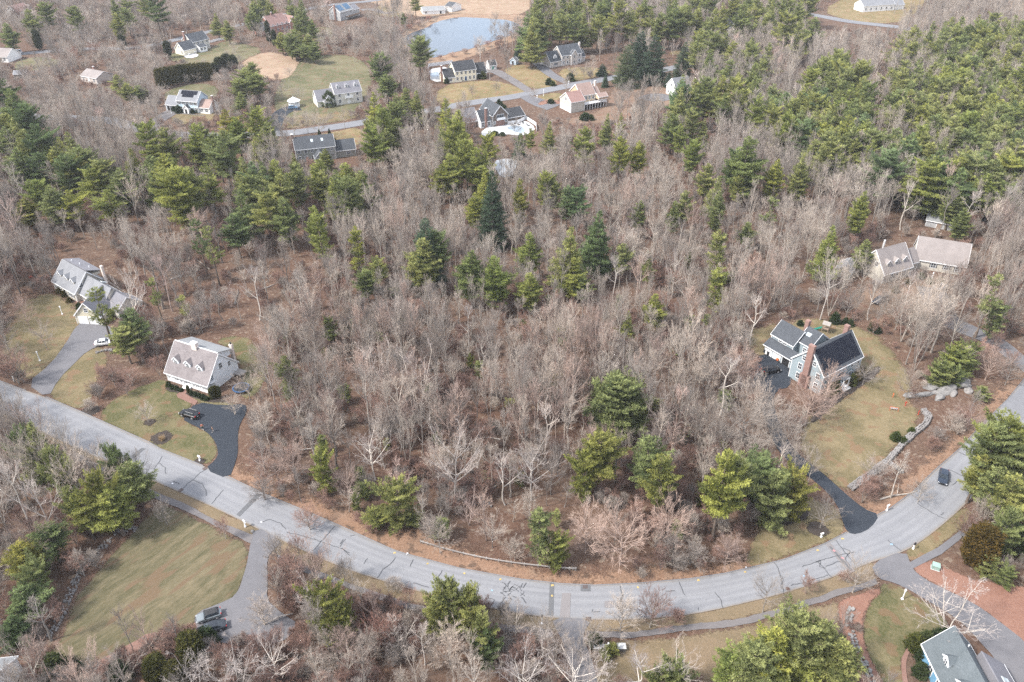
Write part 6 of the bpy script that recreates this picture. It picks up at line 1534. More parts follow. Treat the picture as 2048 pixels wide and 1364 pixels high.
def garden_tractor(px, py, yaw, mat, label):
    r = empty('garden_tractor', at(px, py, .035), yaw, label, 'garden tractor')
    MB().box(-.9, -.3, .35, .0, .3, .85).box(.0, -.35, .35, .75, .35, .55).build('body', mat, r); MB().box(.2, -.22, .55, .6, .22, .62).box(.55, -.22, .62, .65, .22, 1.0).build('seat', M['black'], r)
    beam(MB(), (-.1, 0, .85), (.12, 0, 1.1), .05, .05).build('steering_column', M['black'], r)
    for x, rr2 in ((-.65, .22), (.45, .33)):
        for y in (-.45, .45): MB().tube([(x, y - .1, rr2), (x, y + .1, rr2)], rr2, 12).build('wheel', M['rubber'], r)
garden_tractor(1558, 722, R(30), M['orange'], 'orange garden tractor outside the colonial garage')
garden_tractor(66, 557, R(60), M['red'], 'small red tractor at the edge of the left woods')
def bin_(px, py, yaw, label, gname, mat='black'):
    r = empty('wheelie_bin', at(px, py, .035), yaw, label, 'bin', gname)
    MB().prism([(-.28, -.3), (.28, -.3), (.28, .3), (-.28, .3)], .08, 1.0).build('body', M[mat], r); MB().box(-.31, -.34, 1.001, .31, .33, 1.07).build('lid', M[mat], r)
    for x in (-.2, .2): MB().tube([(x - .03, .3, .1), (x + .03, .3, .1)], .1, 10).build('wheel', M['rubber'], r)
bin_(1529, 706, 0, 'black wheeled bin at the far end of the garage apron', 'bins by the colonial garage'); bin_(1536, 711, .3, 'black wheeled bin standing nearer the garage doors', 'bins by the colonial garage')
# red stakes by the lawn edge
for i, (x, y, lb) in enumerate([(1810, 812, 'short red stake beside the goal'), (1836, 830, 'tall red stake at the corner of the garden wall'), (1785, 795, 'leaning orange stake under the bare shrubs')]):
    tag(MB().box(-.06, -.06, 0, .06, .06, 1.3).box(-.3, -.04, .9, .3, .04, 1.02).build('marker_stake', M['red' if i < 2 else 'orange'], None, at(x, y), i * .7), lb, 'stake', 'stakes at the lawn edge')
# gazebo
r = empty('gazebo', at(589, 213), 0, 'white octagonal gazebo at the meadow edge', 'gazebo')
oc = [(2.6 * math.cos(.3927 + i * .7854), 2.6 * math.sin(.3927 + i * .7854)) for i in range(8)]
MB().prism(oc, 0, .45).build('floor', M['white'], r)
for x, y in oc: MB().box(x * .95 - .1, y * .95 - .1, .451, x * .95 + .1, y * .95 + .1, 2.9).build('post', M['white'], r)
m = MB()
for i in range(8):
    if i == 5: continue
    (a, b), (c, d) = oc[i], oc[(i + 1) % 8]; beam(m, (a * .95, b * .95, 1.35), (c * .95, d * .95, 1.35), .08, .1); beam(m, (a * .95, b * .95, .95), (c * .95, d * .95, .95), .03, .7)
m.build('railing', M['white'], r)
m = MB()
for i in range(8):
    (a, b), (c, d) = oc[i], oc[(i + 1) % 8]; m.poly([(a * 1.2, b * 1.2, 2.85), (c * 1.2, d * 1.2, 2.85), (0, 0, 4.5)]); m.poly([(c * 1.2, d * 1.2, 2.84), (a * 1.2, b * 1.2, 2.84), (0, 0, 2.86)])
m.cyl(0, 0, 4.4, 4.9, .25, 8, 0, .05); m.build('roof', M['white'], r)
# fences
def fence(px, H, label, mat='white', post_step=2.4, board=.18, solid=True, gap=.03):
    pts = [P(a, b) for a, b in px]; o = pts[0]
    r = empty('fence', (o.x, o.y, 0), 0, label, 'fence')
    d = densify([Vector((p.x - o.x, p.y - o.y)) for p in pts], post_step, False)
    pm = MB().box(-.07, -.07, 0, .07, .07, H + .15).mesh('post', M[mat])
    for p in d: link('post', pm, r, (p.x, p.y, 0))
    for a, b in zip(d, d[1:]):
        L = (b - a).length; ang = math.atan2((b - a).y, (b - a).x); m = MB()
        x = .08
        while x < L - .08: m.box(x, -.015, .1, min(x + board, L - .07), .015, H); x += board + gap
        m.box(.07, .016, .3, L - .07, .06, .4).box(.07, .016, H - .35, L - .07, .06, H - .25)
        m.build('panel', M[mat], r, (a.x, a.y, 0), ang)
    return r
fence([(420, 86), (436, 82), (450, 79)], 1.5, 'white fence running off the corner of the cream house')
fence([(62, 574), (80, 566), (104, 556)], 1.7, 'dark grey board fence beside the left cape house', 'wood_grey')
fence([(862, 160), (855, 143), (858, 134), (905, 127)], 1.8, 'white fence enclosing the pool beside the pond house')
fence([(1016, 250), (1036, 247), (1052, 239), (1072, 252), (1073, 262)], 1.6, 'white fence around the covered pool of the dark gabled house')
fence([(1085, 130), (1112, 126)], 1.5, 'short white fence beside the grey roofed house near the pond')
tag(sheet('pool_terrace', [(958, 268), (978, 252), (1016, 248), (1038, 247), (1052, 241), (1072, 256), (1062, 268), (1040, 272), (1010, 268), (978, 276)], .05, 'concrete', 0, 1, 'white paved terrace around the covered pool'), 'white paved terrace around the covered pool')
sheet('pool_water', [(1012, 255), (1030, 251), (1046, 254), (1052, 262), (1042, 268), (1030, 264), (1018, 260)], .07, 'pool', 0, 2, 'kidney shaped swimming pool with a dull blue cover')
sheet('pool_terrace', [(852, 140), (900, 132), (900, 160), (864, 166)], .05, 'concrete', 0, 1, 'pale pool terrace beside the pond house')
sheet('pool_water', [(858, 147), (880, 144), (884, 152), (862, 155)], .07, 'pool', 0, 1, 'dark covered pool beside the pond house')
tag(sheet('patio', [(364, 112), (390, 106), (400, 112), (378, 118)], .05, 'concrete', 0, 1, 'white patio behind the cream house'), 'white patio behind the cream house')
# patio furniture, a few pixels each
def table_set(px, py, label):
    r = empty('garden_table', at(px, py, .05), 0, label, 'garden table')
    MB().cyl(0, 0, .68, .74, .7, 14).build('table_top', M['white'], r); MB().cyl(0, 0, 0, .679, .06, 8).build('leg', M['white'], r)
table_set(378, 111, 'round white garden table on the patio behind the cream house'); table_set(391, 107, 'second white garden table nearer the cream house sun room')
for i, (x, y) in enumerate([(1046, 247), (1056, 252), (1060, 259), (1062, 264), (1030, 248), (1038, 250)]):
    m = MB().box(-.3, -.9, .25, .3, .5, .33).slab((-.3, .5, .33), (.3, .5, .33), (.3, .95, .85), (-.3, .95, .85), .06)
    for xx in (-.26, .26):
        for yy in (-.8, .4): m.box(xx - .03, yy - .03, 0, xx + .03, yy + .03, .249)
    tag(m.build('sun_lounger', M['black'], None, at(x, y, .05), i * .8), 'dark sun lounger on the white terrace by the covered pool', 'sun lounger', 'sun loungers on the white pool terrace')
# ---------------------------------------------------------------- stones
def rock_mesh(seed, n=1, name='rock', mat='ledge', amp=.45):
    m = bmesh.new(); bmesh.ops.create_icosphere(m, subdivisions=n, radius=1.0)
    for v in m.verts:
        d = noise.noise_vector(v.co * 1.1 + Vector((seed * 3.1, 0, 0))) * amp; v.co = v.co + v.co.normalized() * d.x + d * .35
        v.co.z = max(v.co.z, -.35)
    me = bpy.data.meshes.new(name); m.to_mesh(me); m.free(); me.materials.append(M[mat]); return me
for i, (x, y, sx, sy, sz, rz, lb) in enumerate([(1890, 783, 3.2, 1.1, 1.0, .35, 'long pale rock ledge beside the small pines'), (1925, 771, 2.4, 1.3, 1.2, .5, 'blocky pale ledge at the right end of the outcrop'), (1862, 775, 2.2, 1.2, .9, .2, 'small pale rock at the left end of the outcrop'), (1845, 790, 2.8, .7, .6, .2, 'low pale rock shelf above the garden wall'), (1880, 797, 1.7, .8, .7, .6, 'grey rock below the long pale ledge'), (1822, 792, 1.6, 1.0, .6, .1, 'grey boulder under the bare shrubs by the stakes')]):
    o = link('rock_ledge', rock_mesh(i, 3, 'rock_ledge', 'ledge', .5), None, at(x, y, .1), rz); o.scale = (sx, sy, sz)
    tag(o, lb, 'rock', 'rocks of the pale outcrop')
for i, (x, y, sx, sy, sz, rz, lb) in enumerate([(1906, 788, 1.4, .7, .6, .9, 'small broken rock under the middle of the pale ledge'), (1872, 786, 1.3, .6, .5, .1, 'flat broken rock between the ledge and the wall'), (1937, 783, 1.2, .9, .7, 1.2, 'grey broken rock at the lower right of the outcrop')]):
    o = link('rock_ledge', rock_mesh(i + 30, 3, 'rock_ledge', 'stone', .5), None, at(x, y, .05), rz); o.scale = (sx, sy, sz)
    tag(o, lb, 'rock', 'rocks of the pale outcrop')
def stone_run(px, width, height, label, name='stone_wall', mat='stone', size=.34, cat='stone wall', core=True, sd=1, dens=1.0):
    pts = [P(a, b) for a, b in px]; o = pts[0]; rn = random.Random(sd)
    r = empty(name, (o.x, o.y, 0), 0, label, cat)
    d = densify([Vector((p.x - o.x, p.y - o.y)) for p in smooth([Vector((q.x, q.y)) for q in pts], False, 1)] if False else [Vector((q.x - o.x, q.y - o.y)) for q in smooth([Vector((p.x, p.y)) for p in pts], False, 2)], size * .8, False)
    m = MB(); cm = MB()
    for i, p in enumerate(d):
        t = (d[min(i + 1, len(d) - 1)] - d[max(i - 1, 0)]).normalized(); n = Vector((-t.y, t.x))
        w = width * (.85 + .3 * abs(noise.noise(Vector((p.x * .3, p.y * .3, 2.0)))))
        rows = max(1, int(w / size)); lev = max(1, int(height / (size * .7)))
        for k in range(rows):
            for L in range(lev):
                if L < lev - 1 and 0 < k < rows - 1: continue
                if rn.random() > dens: continue
                c = p + n * ((k + .5) / rows - .5) * w + Vector((rn.uniform(-.08, .08), rn.uniform(-.08, .08)))
                s = size * rn.uniform(.38, .62)
                Mx = Matrix.Translation((c.x, c.y, height * (L + .5) / lev + rn.uniform(-.04, .06))) @ Matrix.Rotation(rn.uniform(0, 3), 4, 'Z') @ Matrix.Rotation(rn.uniform(-.25, .25), 4, 'X')
                a = s * rn.uniform(.75, 1.2); b = s * rn.uniform(.6, 1.0); cc = height / lev * rn.uniform(.5, .62)
                m.box(-a, -b, -cc, a, b, cc, 0, Mx)
    so = m.build('stones', M[mat], r); so['kind'] = 'stuff'
    return r
stone_run([(1846, 822), (1858, 835), (1850, 852), (1830, 865), (1806, 888)], 1.5, .7, 'upper length of the broad grey fieldstone wall edging the lawn', sd=2)
stone_run([(1802, 893), (1780, 918), (1765, 932)], 1.2, .8, 'short middle length of the fieldstone wall below the break', sd=3)
stone_run([(1765, 930), (1745, 948), (1722, 964), (1700, 978)], 1.7, .6, 'lower length of the fieldstone wall ending at the black driveway', sd=4)
stone_run([(1775, 925), (1788, 934), (1803, 946)], .9, .6, 'short spur of stones branching off the fieldstone wall', sd=5)
stone_run([(1702, 1218), (1694, 1250), (1706, 1275), (1712, 1300), (1730, 1330), (1748, 1375)], 1.3, .4, 'winding rocky dry channel through the red mulch bed', 'rocky_channel', 'ledge', .5, 'rock channel', sd=6, dens=.85)
stone_run([(272, 1060), (245, 1058), (200, 1100), (160, 1140), (140, 1190), (118, 1240), (100, 1275)], 1.6, .25, 'scattered line of stones along the edge of the near left lawn', 'stone_line', 'stone', .3, 'stone line', sd=7, dens=.35)
stone_run([(918, 1000), (945, 1005), (985, 1012)], 1.2, .4, 'short row of mossy stones under the roadside trees', 'stone_wall', 'ledge', .4, 'stone wall', sd=8, dens=.6)
stone_run([(193, 706), (215, 700), (235, 702)], 1.0, .4, 'small pile of stones beside the white car', 'stone_pile', 'stone', .35, 'stone pile', sd=9, dens=.7)
stone_run([(335, 226), (380, 229), (410, 232)], .5, .3, 'row of pale edging stones before the pale blue house', 'stone_line', 'ledge', .4, 'stone line', sd=10)
o = link('boulder', rock_mesh(20, 2, 'boulder', 'stone', .3), None, at(240, 1056, .2), .4); o.scale = (1.1, .8, .6); tag(o, 'grey boulder at the edge of the left woods by the mown lawn', 'boulder')
o = link('boulder', rock_mesh(21, 2, 'boulder', 'ledge', .3), None, at(505, 1064, .1), .4); o.scale = (.35, .35, .3); tag(o, 'round pale stone beside the near left driveway mouth', 'boulder')
# fallen white logs
for (a, b, lb) in (((541, 1247), (587, 1229), 'curved white fallen trunk beside the parking court'), ((494, 1318), (516, 1282), 'long white fallen trunk among the near left brush'), ((875, 1047), (862, 1060), 'small broken white limb under the roadside tree')):
    p, q = P(*a), P(*b); d = q - p
    r = empty('fallen_log', (p.x, p.y, 0), 0, lb, 'log')
    MB().tube([(0, 0, .5), (d.x * .3, d.y * .3 + .15, .7), (d.x * .65, d.y * .65 + .1, .6), (d.x, d.y, .25)], [.16, .15, .12, .07], 8).build('trunk', M['bark_white'], r)
    beam(MB(), (d.x * .6, d.y * .6, .6), (d.x * .7 + .5, d.y * .7 - .3, 1.1), .06, .06).build('limb', M['bark_white'], r)
# dry ornamental grass clump
g_ = np.random.default_rng(3); n = 500
pp = g_.normal(0, .22, (n, 3)) * np.array([1, 1, 0]); dv = norm(np.concatenate([g_.normal(0, .4, (n, 2)), np.ones((n, 1))], 1))
sdv = np.cross(dv, g_.normal(0, 1, (n, 3))); sdv = norm(sdv) * .02; ln = g_.uniform(.6, 1.5, (n, 1))
v = np.stack([pp - sdv, pp + sdv, pp + dv * ln], 1).reshape(-1, 3)
tag(link('ornamental_grass', np_mesh('ornamental_grass', v, np.arange(n * 3).reshape(-1, 3), mat_flat('straw', (.42, .30, .17), .9, .2)), None, at(324, 880)), 'tuft of dry straw coloured ornamental grass on the oval mulch bed', 'ornamental grass')
# ---------------------------------------------------------------- planting
random.seed(21)
def many(kind, s, tint='g', H=18, W=8, **k):
    """'x,y[,H[,W[,tint[,var]]]]; ...' tops of crowns"""
    for e in s.split(';'):
        e = e.strip()
        if not e: continue
        f = e.split(',')
        x, y = float(f[0]), float(f[1])
        hh = float(f[2]) if len(f) > 2 and f[2] else H * random.uniform(.9, 1.1)
        ww = float(f[3]) if len(f) > 3 and f[3] else W * random.uniform(.9, 1.1)
        tt = f[4] if len(f) > 4 and f[4] else tint
        T_top(x, y, hh, ww, tt, kind, int(f[5]) if len(f) > 5 else None)
# left and middle pine belt
many('pine', '135,268,19,9,g;62,252,20,10,d;22,240,20,10,g;100,308,15,8,o;205,326,16,9,g;182,342,15,8,y;236,340,16,9,g;216,382,13,8,y;72,366,14,7,y;98,376,15,8,g;132,384,14,7,y;46,398,11,7,o;290,252,20,8,y;326,258,19,8,g;386,250,20,9,y;426,266,19,8,g;470,238,17,8,y;510,224,17,9,y;446,222,16,8,o;300,330,17,8,g;336,310,18,8,y;352,345,21,11,y;378,342,18,8,g;366,400,12,8,g;410,326,18,8,y;440,276,20,9,g;482,318,18,8,g;502,326,17,8,b;522,345,18,8,g;546,322,17,8,y;556,342,19,8,g;588,328,19,8,g;476,384,18,8,g;464,432,14,8,d;532,392,17,8,g;566,398,17,7,g;640,345,15,7,g;662,358,16,7,y;690,330,15,9,y;720,345,14,7,g;706,365,14,8,g;585,308,12,5,y;625,415,17,5.5,y;650,300,11,5,y;156,300,16,9,g;260,300,15,7,o;30,300,17,9,g')
many('thin', '388,438,18,6,d,0;412,452,19,6,g,0;632,418,19,6,y,1;710,452,17,5,y,1;1440,458,18,6,g,1;1440,534,15,6,y,1;1548,395,15,6,g,0')
many('pine', '746,188,19,8,y;762,214,20,8,y;742,250,19,9,y;772,260,15,7,g;792,188,15,8,g;812,178,15,7,g;832,184,15,7,g;890,200,16,8,y;916,224,20,10,y;906,246,19,8,y;926,262,17,8,y;932,286,19,7,y;952,298,18,8,y;900,310,17,8,y;880,332,14,8,o;972,300,17,7,y;976,274,16,6,y;968,350,15,7,y;950,390,14,6,y')
many('spruce', '984,346,25,9,d,0;850,440,22,9,b,1;1040,268,10,5,b,0')
many('pine', '846,482,17.1,8.8,g,5;872,470,17.1,7.0,d;1042,268,11.0,4.4,y;1062,260,11.0,4.4,y;1100,246,14.6,6.2,o;1170,256,18.3,7.5,y;1216,230,14.6,5.3,y;1242,228,13.4,4.4,y;1242,276,18.3,7.0,y;1280,285,15.9,6.2,y;1386,226,15.9,6.2,o;1336,240,14.6,6.2,y;1386,286,15.9,6.2,y;1410,240,13.4,5.3,y;1362,250,15.9,6.2,y;1348,236,14.6,5.3,o;1502,278,24.4,11.4,d,5;1474,308,17.1,7.0,d;1556,322,17.1,6.2,y;1606,320,18.3,6.2,g;1416,330,15.9,6.2,g;1438,356,15.9,6.2,g;1480,356,12.2,4.4,g;1040,360,17.1,4.4,o;1090,348,15.9,5.3,y;1106,356,14.6,5.3,g;1136,374,14.6,6.2,b;1156,380,14.6,6.2,b;1372,384,14.6,5.3,g;1440,386,15.9,4.4,g;1350,404,12.2,4.4,g;1282,404,12.2,4.4,g;752,524,9.8,5.3,y;732,546,9.8,5.3,y;942,506,17.1,7.9,d,0;986,516,17.1,7.9,y,5;1060,470,15.9,6.2,y,5;1060,550,12.2,6.2,y,5;1142,460,20.7,8.8,g,2;1200,428,20.7,9.7,d,2;1246,490,12.2,5.3,g;1150,518,13.4,6.2,y,5;1310,590,12.2,4.8,y,5;1258,624,9.8,3.5,g;1496,446,9.8,5.3,y,5;1730,386,17.1,5.3,y,0;1666,456,18.3,7.0,y,2;1736,482,11.0,5.3,g,5;656,640,9.8,3.5,g;572,714,11.0,4.4,g;1930,420,12.2,5.3,o;1300,520,9.8,3.5,g;1165,550,9.8,4.4,y')
# near, free-standing evergreens
T_base(1226, 866, 14.5, 14.5, 'g', 'dense', 0); T_base(650, 985, 10, 6, 'y', 'round', 1); T_base(800, 1048, 11, 9, 'g', 'round', 1); T_base(752, 1058, 5, 5.5, 'g', 'round', 0)
T_base(1190, 985, 15, 7, 'o', 'pine', 3); T_base(1165, 990, 11, 7, 'y', 'round', 1); T_base(1285, 1000, 16, 7, 'g', 'pine', 1); T_base(1308, 1030, 15, 6, 'o', 'pine', 4)
T_base(1078, 1125, 14, 5, 'g', 'thin', 1); T_base(1110, 1132, 8, 5.5, 'y', 'round', 1)
T_base(1425, 1075, 21, 7, 'y', 'pine', 1); T_base(1452, 1050, 18, 6, 'g', 'pine', 4); T_base(1530, 1052, 13, 9, 'g', 'round', 0); T_base(1572, 1035, 11, 8, 'o', 'round', 1); T_base(1500, 1020, 12, 8, 'd', 'pine', 3)
for x, y, H, W, t in ((1868, 770, 8, 6, 'y'), (1895, 745, 9, 7, 'y'), (1920, 755, 8, 6.5, 'y'), (1878, 790 - 15, 5, 5, 'g'), (1930, 735, 7, 5.5, 'y'), (1905, 772, 5, 4.5, 'o')): T_base(x, y, H, W, t, 'round')
T_base(1958, 800, 3.5, 4, 'd', 'round', 0)
T_top(1998, 548, 19, 7, 'g', 'thin', 0); T_top(2004, 600, 12, 6, 'g', 'thin', 1)
for tx, ty, H, W, t in ((2000, 858, 17, 7.5, 'g'), (2028, 850, 18, 8, 'o'), (2050, 870, 17, 8, 'g'), (1972, 915, 12, 6, 'o'), (2000, 940, 12, 7, 'g'), (2035, 955, 13, 7.5, 'g')): T_top(tx, ty, H, W, t, 'pine', random.choice((1, 3, 4)))
T_base(1945, 1128, 9, 8, 'r', 'cedar', 1); T_base(1985, 1110, 11, 6, 'g', 'round', 0); T_base(2005, 1172, 4.5, 4, 'd', 'round', 1); T_base(2035, 1105, 8, 6, 'd', 'round', 1); T_base(1968, 1150, 5, 4, 'd', 'round', 0)
for tx, ty, H, W, t in ((1598, 1242, 15, 6.6, 'g'), (1556, 1268, 14, 6.6, 'y'), (1648, 1244, 14, 6.2, 'g'), (1510, 1300, 12, 6.2, 'g'), (1476, 1312, 9, 6, 'y'), (1690, 1290, 11, 6.5, 'g'), (1610, 1290, 10, 5.8, 'y')): T_top(tx, ty, H, W, t, 'pine', random.choice((1, 3, 5)))
T_top(1360, 1318, 10, 6.5, 'g', 'round'); T_top(1325, 1342, 8, 5.5, 'd', 'round')
for tx, ty, H, W, t in ((646, 1172, 12, 7.5, 'o'), (672, 1200, 11, 6.5, 'o'), (900, 1162, 13, 6, 'g'), (872, 1182, 11, 5.5, 'g'), (938, 1178, 12, 6, 'g'), (962, 1236, 10, 5.5, 'g'), (972, 1260, 9, 5, 'd')): T_top(tx, ty, H, W, t, 'round')
T_top(372, 1268, 7, 5.5, 'y', 'cedar', 1); T_top(300, 1318, 5.5, 5, 'y', 'cedar', 1); T_top(345, 1328, 6, 4.5, 'o', 'cedar', 1); T_base(415, 1290, 3, 4, 'd', 'shrub')
T_base(115, 1350, 3.6, 5.2, 'g', 'shrub'); T_base(148, 1340, 2.6, 3, 'd', 'shrub'); T_base(243, 1358, 3.4, 3.6, 'd', 'shrub'); T_base(100, 1366, 2.8, 4, 'd', 'shrub')
for tx, ty, H, W, t in ((182, 955, 14, 7, 'o'), (150, 985, 12, 6, 'o'), (215, 985, 11, 8, 'y'), (130, 975, 12, 5.5, 'g'), (225, 896, 14, 6, 'd'), (255, 930, 12, 7, 'g'), (60, 850, 15, 6.5, 'g'), (30, 868, 13, 6, 'd'), (95, 905, 14, 6, 'g'), (62, 1128, 8, 6.5, 'g'), (42, 1178, 7, 6.5, 'd'), (92, 1062, 8, 6, 'd'), (35, 1090, 9, 6, 'o'), (20, 1235, 6, 5, 'd')): T_top(tx, ty, H, W, t, random.choice(('pine', 'round')))
T_top(188, 576, 17, 8, 'o', 'thin', 0); T_top(255, 620, 13, 7, 'd', 'pine', 4); T_top(240, 660, 10, 7, 'g', 'pine', 3); T_top(362, 592, 9, 5, 'd', 'thin', 0); T_top(300, 556, 13, 5, 'd', 'thin', 0)
# upper left
many('pine', '20,182,22,11,d;-6,150,22,11,d;40,215,20,10,d;305,-8,24,11,d;55,20,18,9,d;84,8,18,9,d;12,48,16,9,o;430,28,14,7,g;452,42,13,7,y;600,-2,22,9,y;590,14,20,8,y;622,40,14,6,g;500,128,10,6,b;755,112,17,10,d,3;836,78,20,10,g,3;772,150,14,9,d;1352,20,22,10,d;230,150,8,8,d;250,168,9,8,d;275,172,8,7,g;492,140,13,10,b,3;512,152,12,9,g,3;478,160,12,9,b,3;480,185,10,8,g;830,-2,12,7,y;806,26,10,5,g')
many('cedar', '532,42,12,4,d,0;546,60,9,4,d,0;68,60,11,6,d,1;240,70,8,6,d,1;330,82,9,6,d,1', 'd')
many('pine', '560,66,12,8,b;578,70,13,8,g;598,64,13,9,d;616,70,12,9,d;588,84,10,8,g;626,86,11,7,d;606,92,9,7,d', 'd')
for i in range(13):                      # tall clipped arborvitae hedge: every tree of it stands alone
    f = i / 12; x = 322 + 98 * f; y = 178 - 18 * f - 3 * math.sin(f * 3.1)
    T_base(x, y, 9.5 * (1 - .12 * f), 5.2, 'o', 'cedar', 1)
for x, y, H in ((440, 142, 7), (455, 140, 8), (470, 142, 8), (430, 146, 5)): T_base(x, y, H, 7, 'd', 'cedar', 1)
many('spruce', '1285,66,22,14,d,1;1312,72,23,13,d,1;1258,92,20,12,g,1;1372,86,17,9,g,0;1340,142,8,4,b,0;1212,150,6,3.5,b,0;1036,86,9,5,b,0', 'd')
many('spruce', '1205,128,6,6,d,1', 'd')
# random stands of pine, in the outlines they have from above
def inpoly(x, y, pl):
    c = False; n = len(pl); j = n - 1
    for i in range(n):
        xi, yi = pl[i]; xj, yj = pl[j]
        if (yi > y) != (yj > y) and x < (xj - xi) * (y - yi) / (yj - yi) + xi: c = not c
        j = i
    return c
def stand(pl, n, H, W, tints, kinds=('pine',), gapx=1.0):
    xs = [p[0] for p in pl]; ys = [p[1] for p in pl]; got = []; tries = 0
    while len(got) < n and tries < n * 60:
        tries += 1
        x, y = random.uniform(min(xs), max(xs)), random.uniform(min(ys), max(ys))
        if not inpoly(x, y, pl): continue
        k = (y + 377) * .00725 * W * .62 * gapx
        if any(abs(x - a) < k and abs(y - b) < k * .55 for a, b in got): continue
        got.append((x, y))
        T_top(x, y, random.uniform(*H), W * random.uniform(.8, 1.2), random.choice(tints), random.choice(kinds), fixed=False)
stand([(1350, 150), (1500, 148), (1600, 190), (1640, 110), (1690, 95), (1730, 130), (1745, 190), (1738, 250), (1690, 262), (1620, 250), (1540, 200), (1440, 188), (1350, 182)], 60, (17, 22), 9, 'yygggb')
stand([(1540, 215), (1640, 250), (1740, 262), (1840, 250), (1900, 230), (2060, 190), (2060, 320), (1960, 335), (1880, 345), (1760, 300), (1640, 290)], 62, (16, 21), 9.5, 'ggggydb')
stand([(1800, 120), (1900, 110), (2060, 85), (2060, 215), (1960, 240), (1860, 235), (1800, 190), (1770, 150)], 62, (17, 22), 9.5, 'yyggg')
stand([(1790, 62), (1850, 42), (1960, 30), (2060, 30), (2060, 80), (1940, 92), (1830, 95)], 42, (17, 22), 10, 'gggdy')
stand([(1050, -20), (1640, -25), (1640, 45), (1560, 35), (1500, 20), (1420, 40), (1340, 30), (1240, 20), (1150, 45), (1090, 60), (1045, 40)], 60, (19, 25), 10, 'dddggb')
stand([(1395, 50), (1470, 70), (1560, 85), (1540, 130), (1440, 135), (1390, 115)], 14, (17, 21), 9, 'ggdb')
stand([(0, 225), (70, 262), (180, 288), (150, 330), (40, 330), (0, 300)], 10, (15, 19), 9, 'ggdo')
stand([(280, 280), (420, 240), (560, 230), (620, 300), (730, 345), (700, 385), (560, 380), (440, 350), (300, 350)], 16, (14, 18), 7.5, 'yygg')
stand([(740, 180), (800, 170), (900, 200), (960, 280), (900, 340), (800, 300), (740, 260)], 5, (13, 17), 7, 'yyg')
stand([(1840, 340), (2050, 320), (2050, 375), (1900, 385)], 10, (13, 17), 8, 'ggy')
stand([(480, -10), (620, -10), (560, 30), (500, 25)], 7, (14, 18), 8, 'ogd')
stand([(60, 0), (300, -10), (260, 40), (120, 30)], 6, (14, 18), 8, 'dgo')
# foundation planting and garden shrubs
def shrubs(s, kind='shrub', H=1.4, W=1.8, tint='g'):
    for e in s.split(';'):
        f = [q for q in e.strip().split(',')]
        T_base(float(f[0]), float(f[1]), float(f[2]) if len(f) > 2 else H * random.uniform(.8, 1.2), float(f[3]) if len(f) > 3 else W * random.uniform(.8, 1.2), f[4] if len(f) > 4 else tint, kind)
shrubs('338,772;346,777;355,780;362,783;384,789;392,792;400,795;408,798;414,800', 'shrub', 1.0, 1.3, 'd')
shrubs('425,798,3.2,1.5,y;430,797,3.4,1.5,y;435,796,3.4,1.5,o;440,795,3.2,1.4,y;378,786,2.2,1.2,y', 'cedar')
shrubs('1662,786,2.4,2.6;1672,780,2.2,2.2;1703,770,2.6,2.4,o;1712,760,2.2,2.2,r;1655,792,1.2,1.6,r;1722,748,2.0,2.2,r', 'shrub', 2, 2, 'o')
shrubs('1668,646,2.6,3.0;1690,648,1.6,2.0;1700,652,1.6,2.2;1745,660,2,3;1752,665,1.6,2.4;1600,650,1.2,2', 'shrub', 2, 2, 'd')
shrubs('1825,1295,2.6,3.2,o;1848,1288,2.4,2.8;1868,1282,2.2,2.6,d;1842,1318,2.0,2.4,d;1838,1348,2.2,2.6;1886,1276,1.8,2.4,d', 'shrub', 2, 2, 'g')
shrubs('1225,1308,2.8,2.4,d;1210,1316,2.4,2.2,d', 'round'); shrubs('1190,1290,2.2,2.6,g', 'shrub')
shrubs('1700,1258,1.6,2.2,k;1712,1262,1.5,2.0,k', 'brush'); shrubs('1790,880,1.8,2.4;1822,866,1.2,1.8;1805,886,1.4,1.6', 'shrub', 1.5, 2, 'y')
shrubs('916,163,2,2;925,162,1.8,2;966,157,3,4,o;958,158,2,2.4;893,167,2.4,3,d', 'shrub', 2, 2, 'd'); shrubs('1141,162,3.2,5.2;1098,169,2.6,4.2;1106,172,2.0,3,y', 'shrub', 2, 2, 'd')
shrubs('1170,240,2.6,5.5,d;1182,240,2.0,3.5,g;1102,206,1.6,4,d;998,212,2.6,2.8,d;1003,218,2.6,2.8,d;1010,224,2.6,2.8,d;990,270,1.4,4,d;1005,271,1.2,3,g', 'shrub')
shrubs('640,279,3.4,1.6,d;660,276,3.2,1.4,d;668,284,1.6,2.4,r;660,212,5.5,7,g;376,226,1.8,2.4,d;386,227,1.6,2.4,d;396,226,1.8,2.6,d;358,226,2.8,4,d;350,222,2,3,d', 'shrub')
shrubs('130,592,1.4,2,r;120,586,1.4,2,r;140,604,1.2,1.8,r;160,618,1.6,2,d', 'shrub', 1.4, 2, 'o'); shrubs('1840,556,1.4,2.4;1860,566,1.2,2.6;1815,566,1.2,2.0,r;1790,585,1.6,2,r;1880,564,1.2,2.2', 'shrub', 1.4, 2, 'g')
shrubs('800,100,3,5;812,108,3,5;790,95,3,5;825,112,3.4,6;838,118,3,5;850,122,3,5;880,120,2.4,4;905,114,2.4,4;930,108,2.6,5;955,100,2.6,5;975,94,3,6;1000,84,3.4,6;1022,76,3.4,6;1040,66,3.4,6;1050,56,3,6;800,72,3.4,6;818,62,3.4,6;838,52,3.2,6;858,44,3,5;780,84,4,7;770,74,4,7;790,64,4,7', 'brush', 3, 5, 'p')
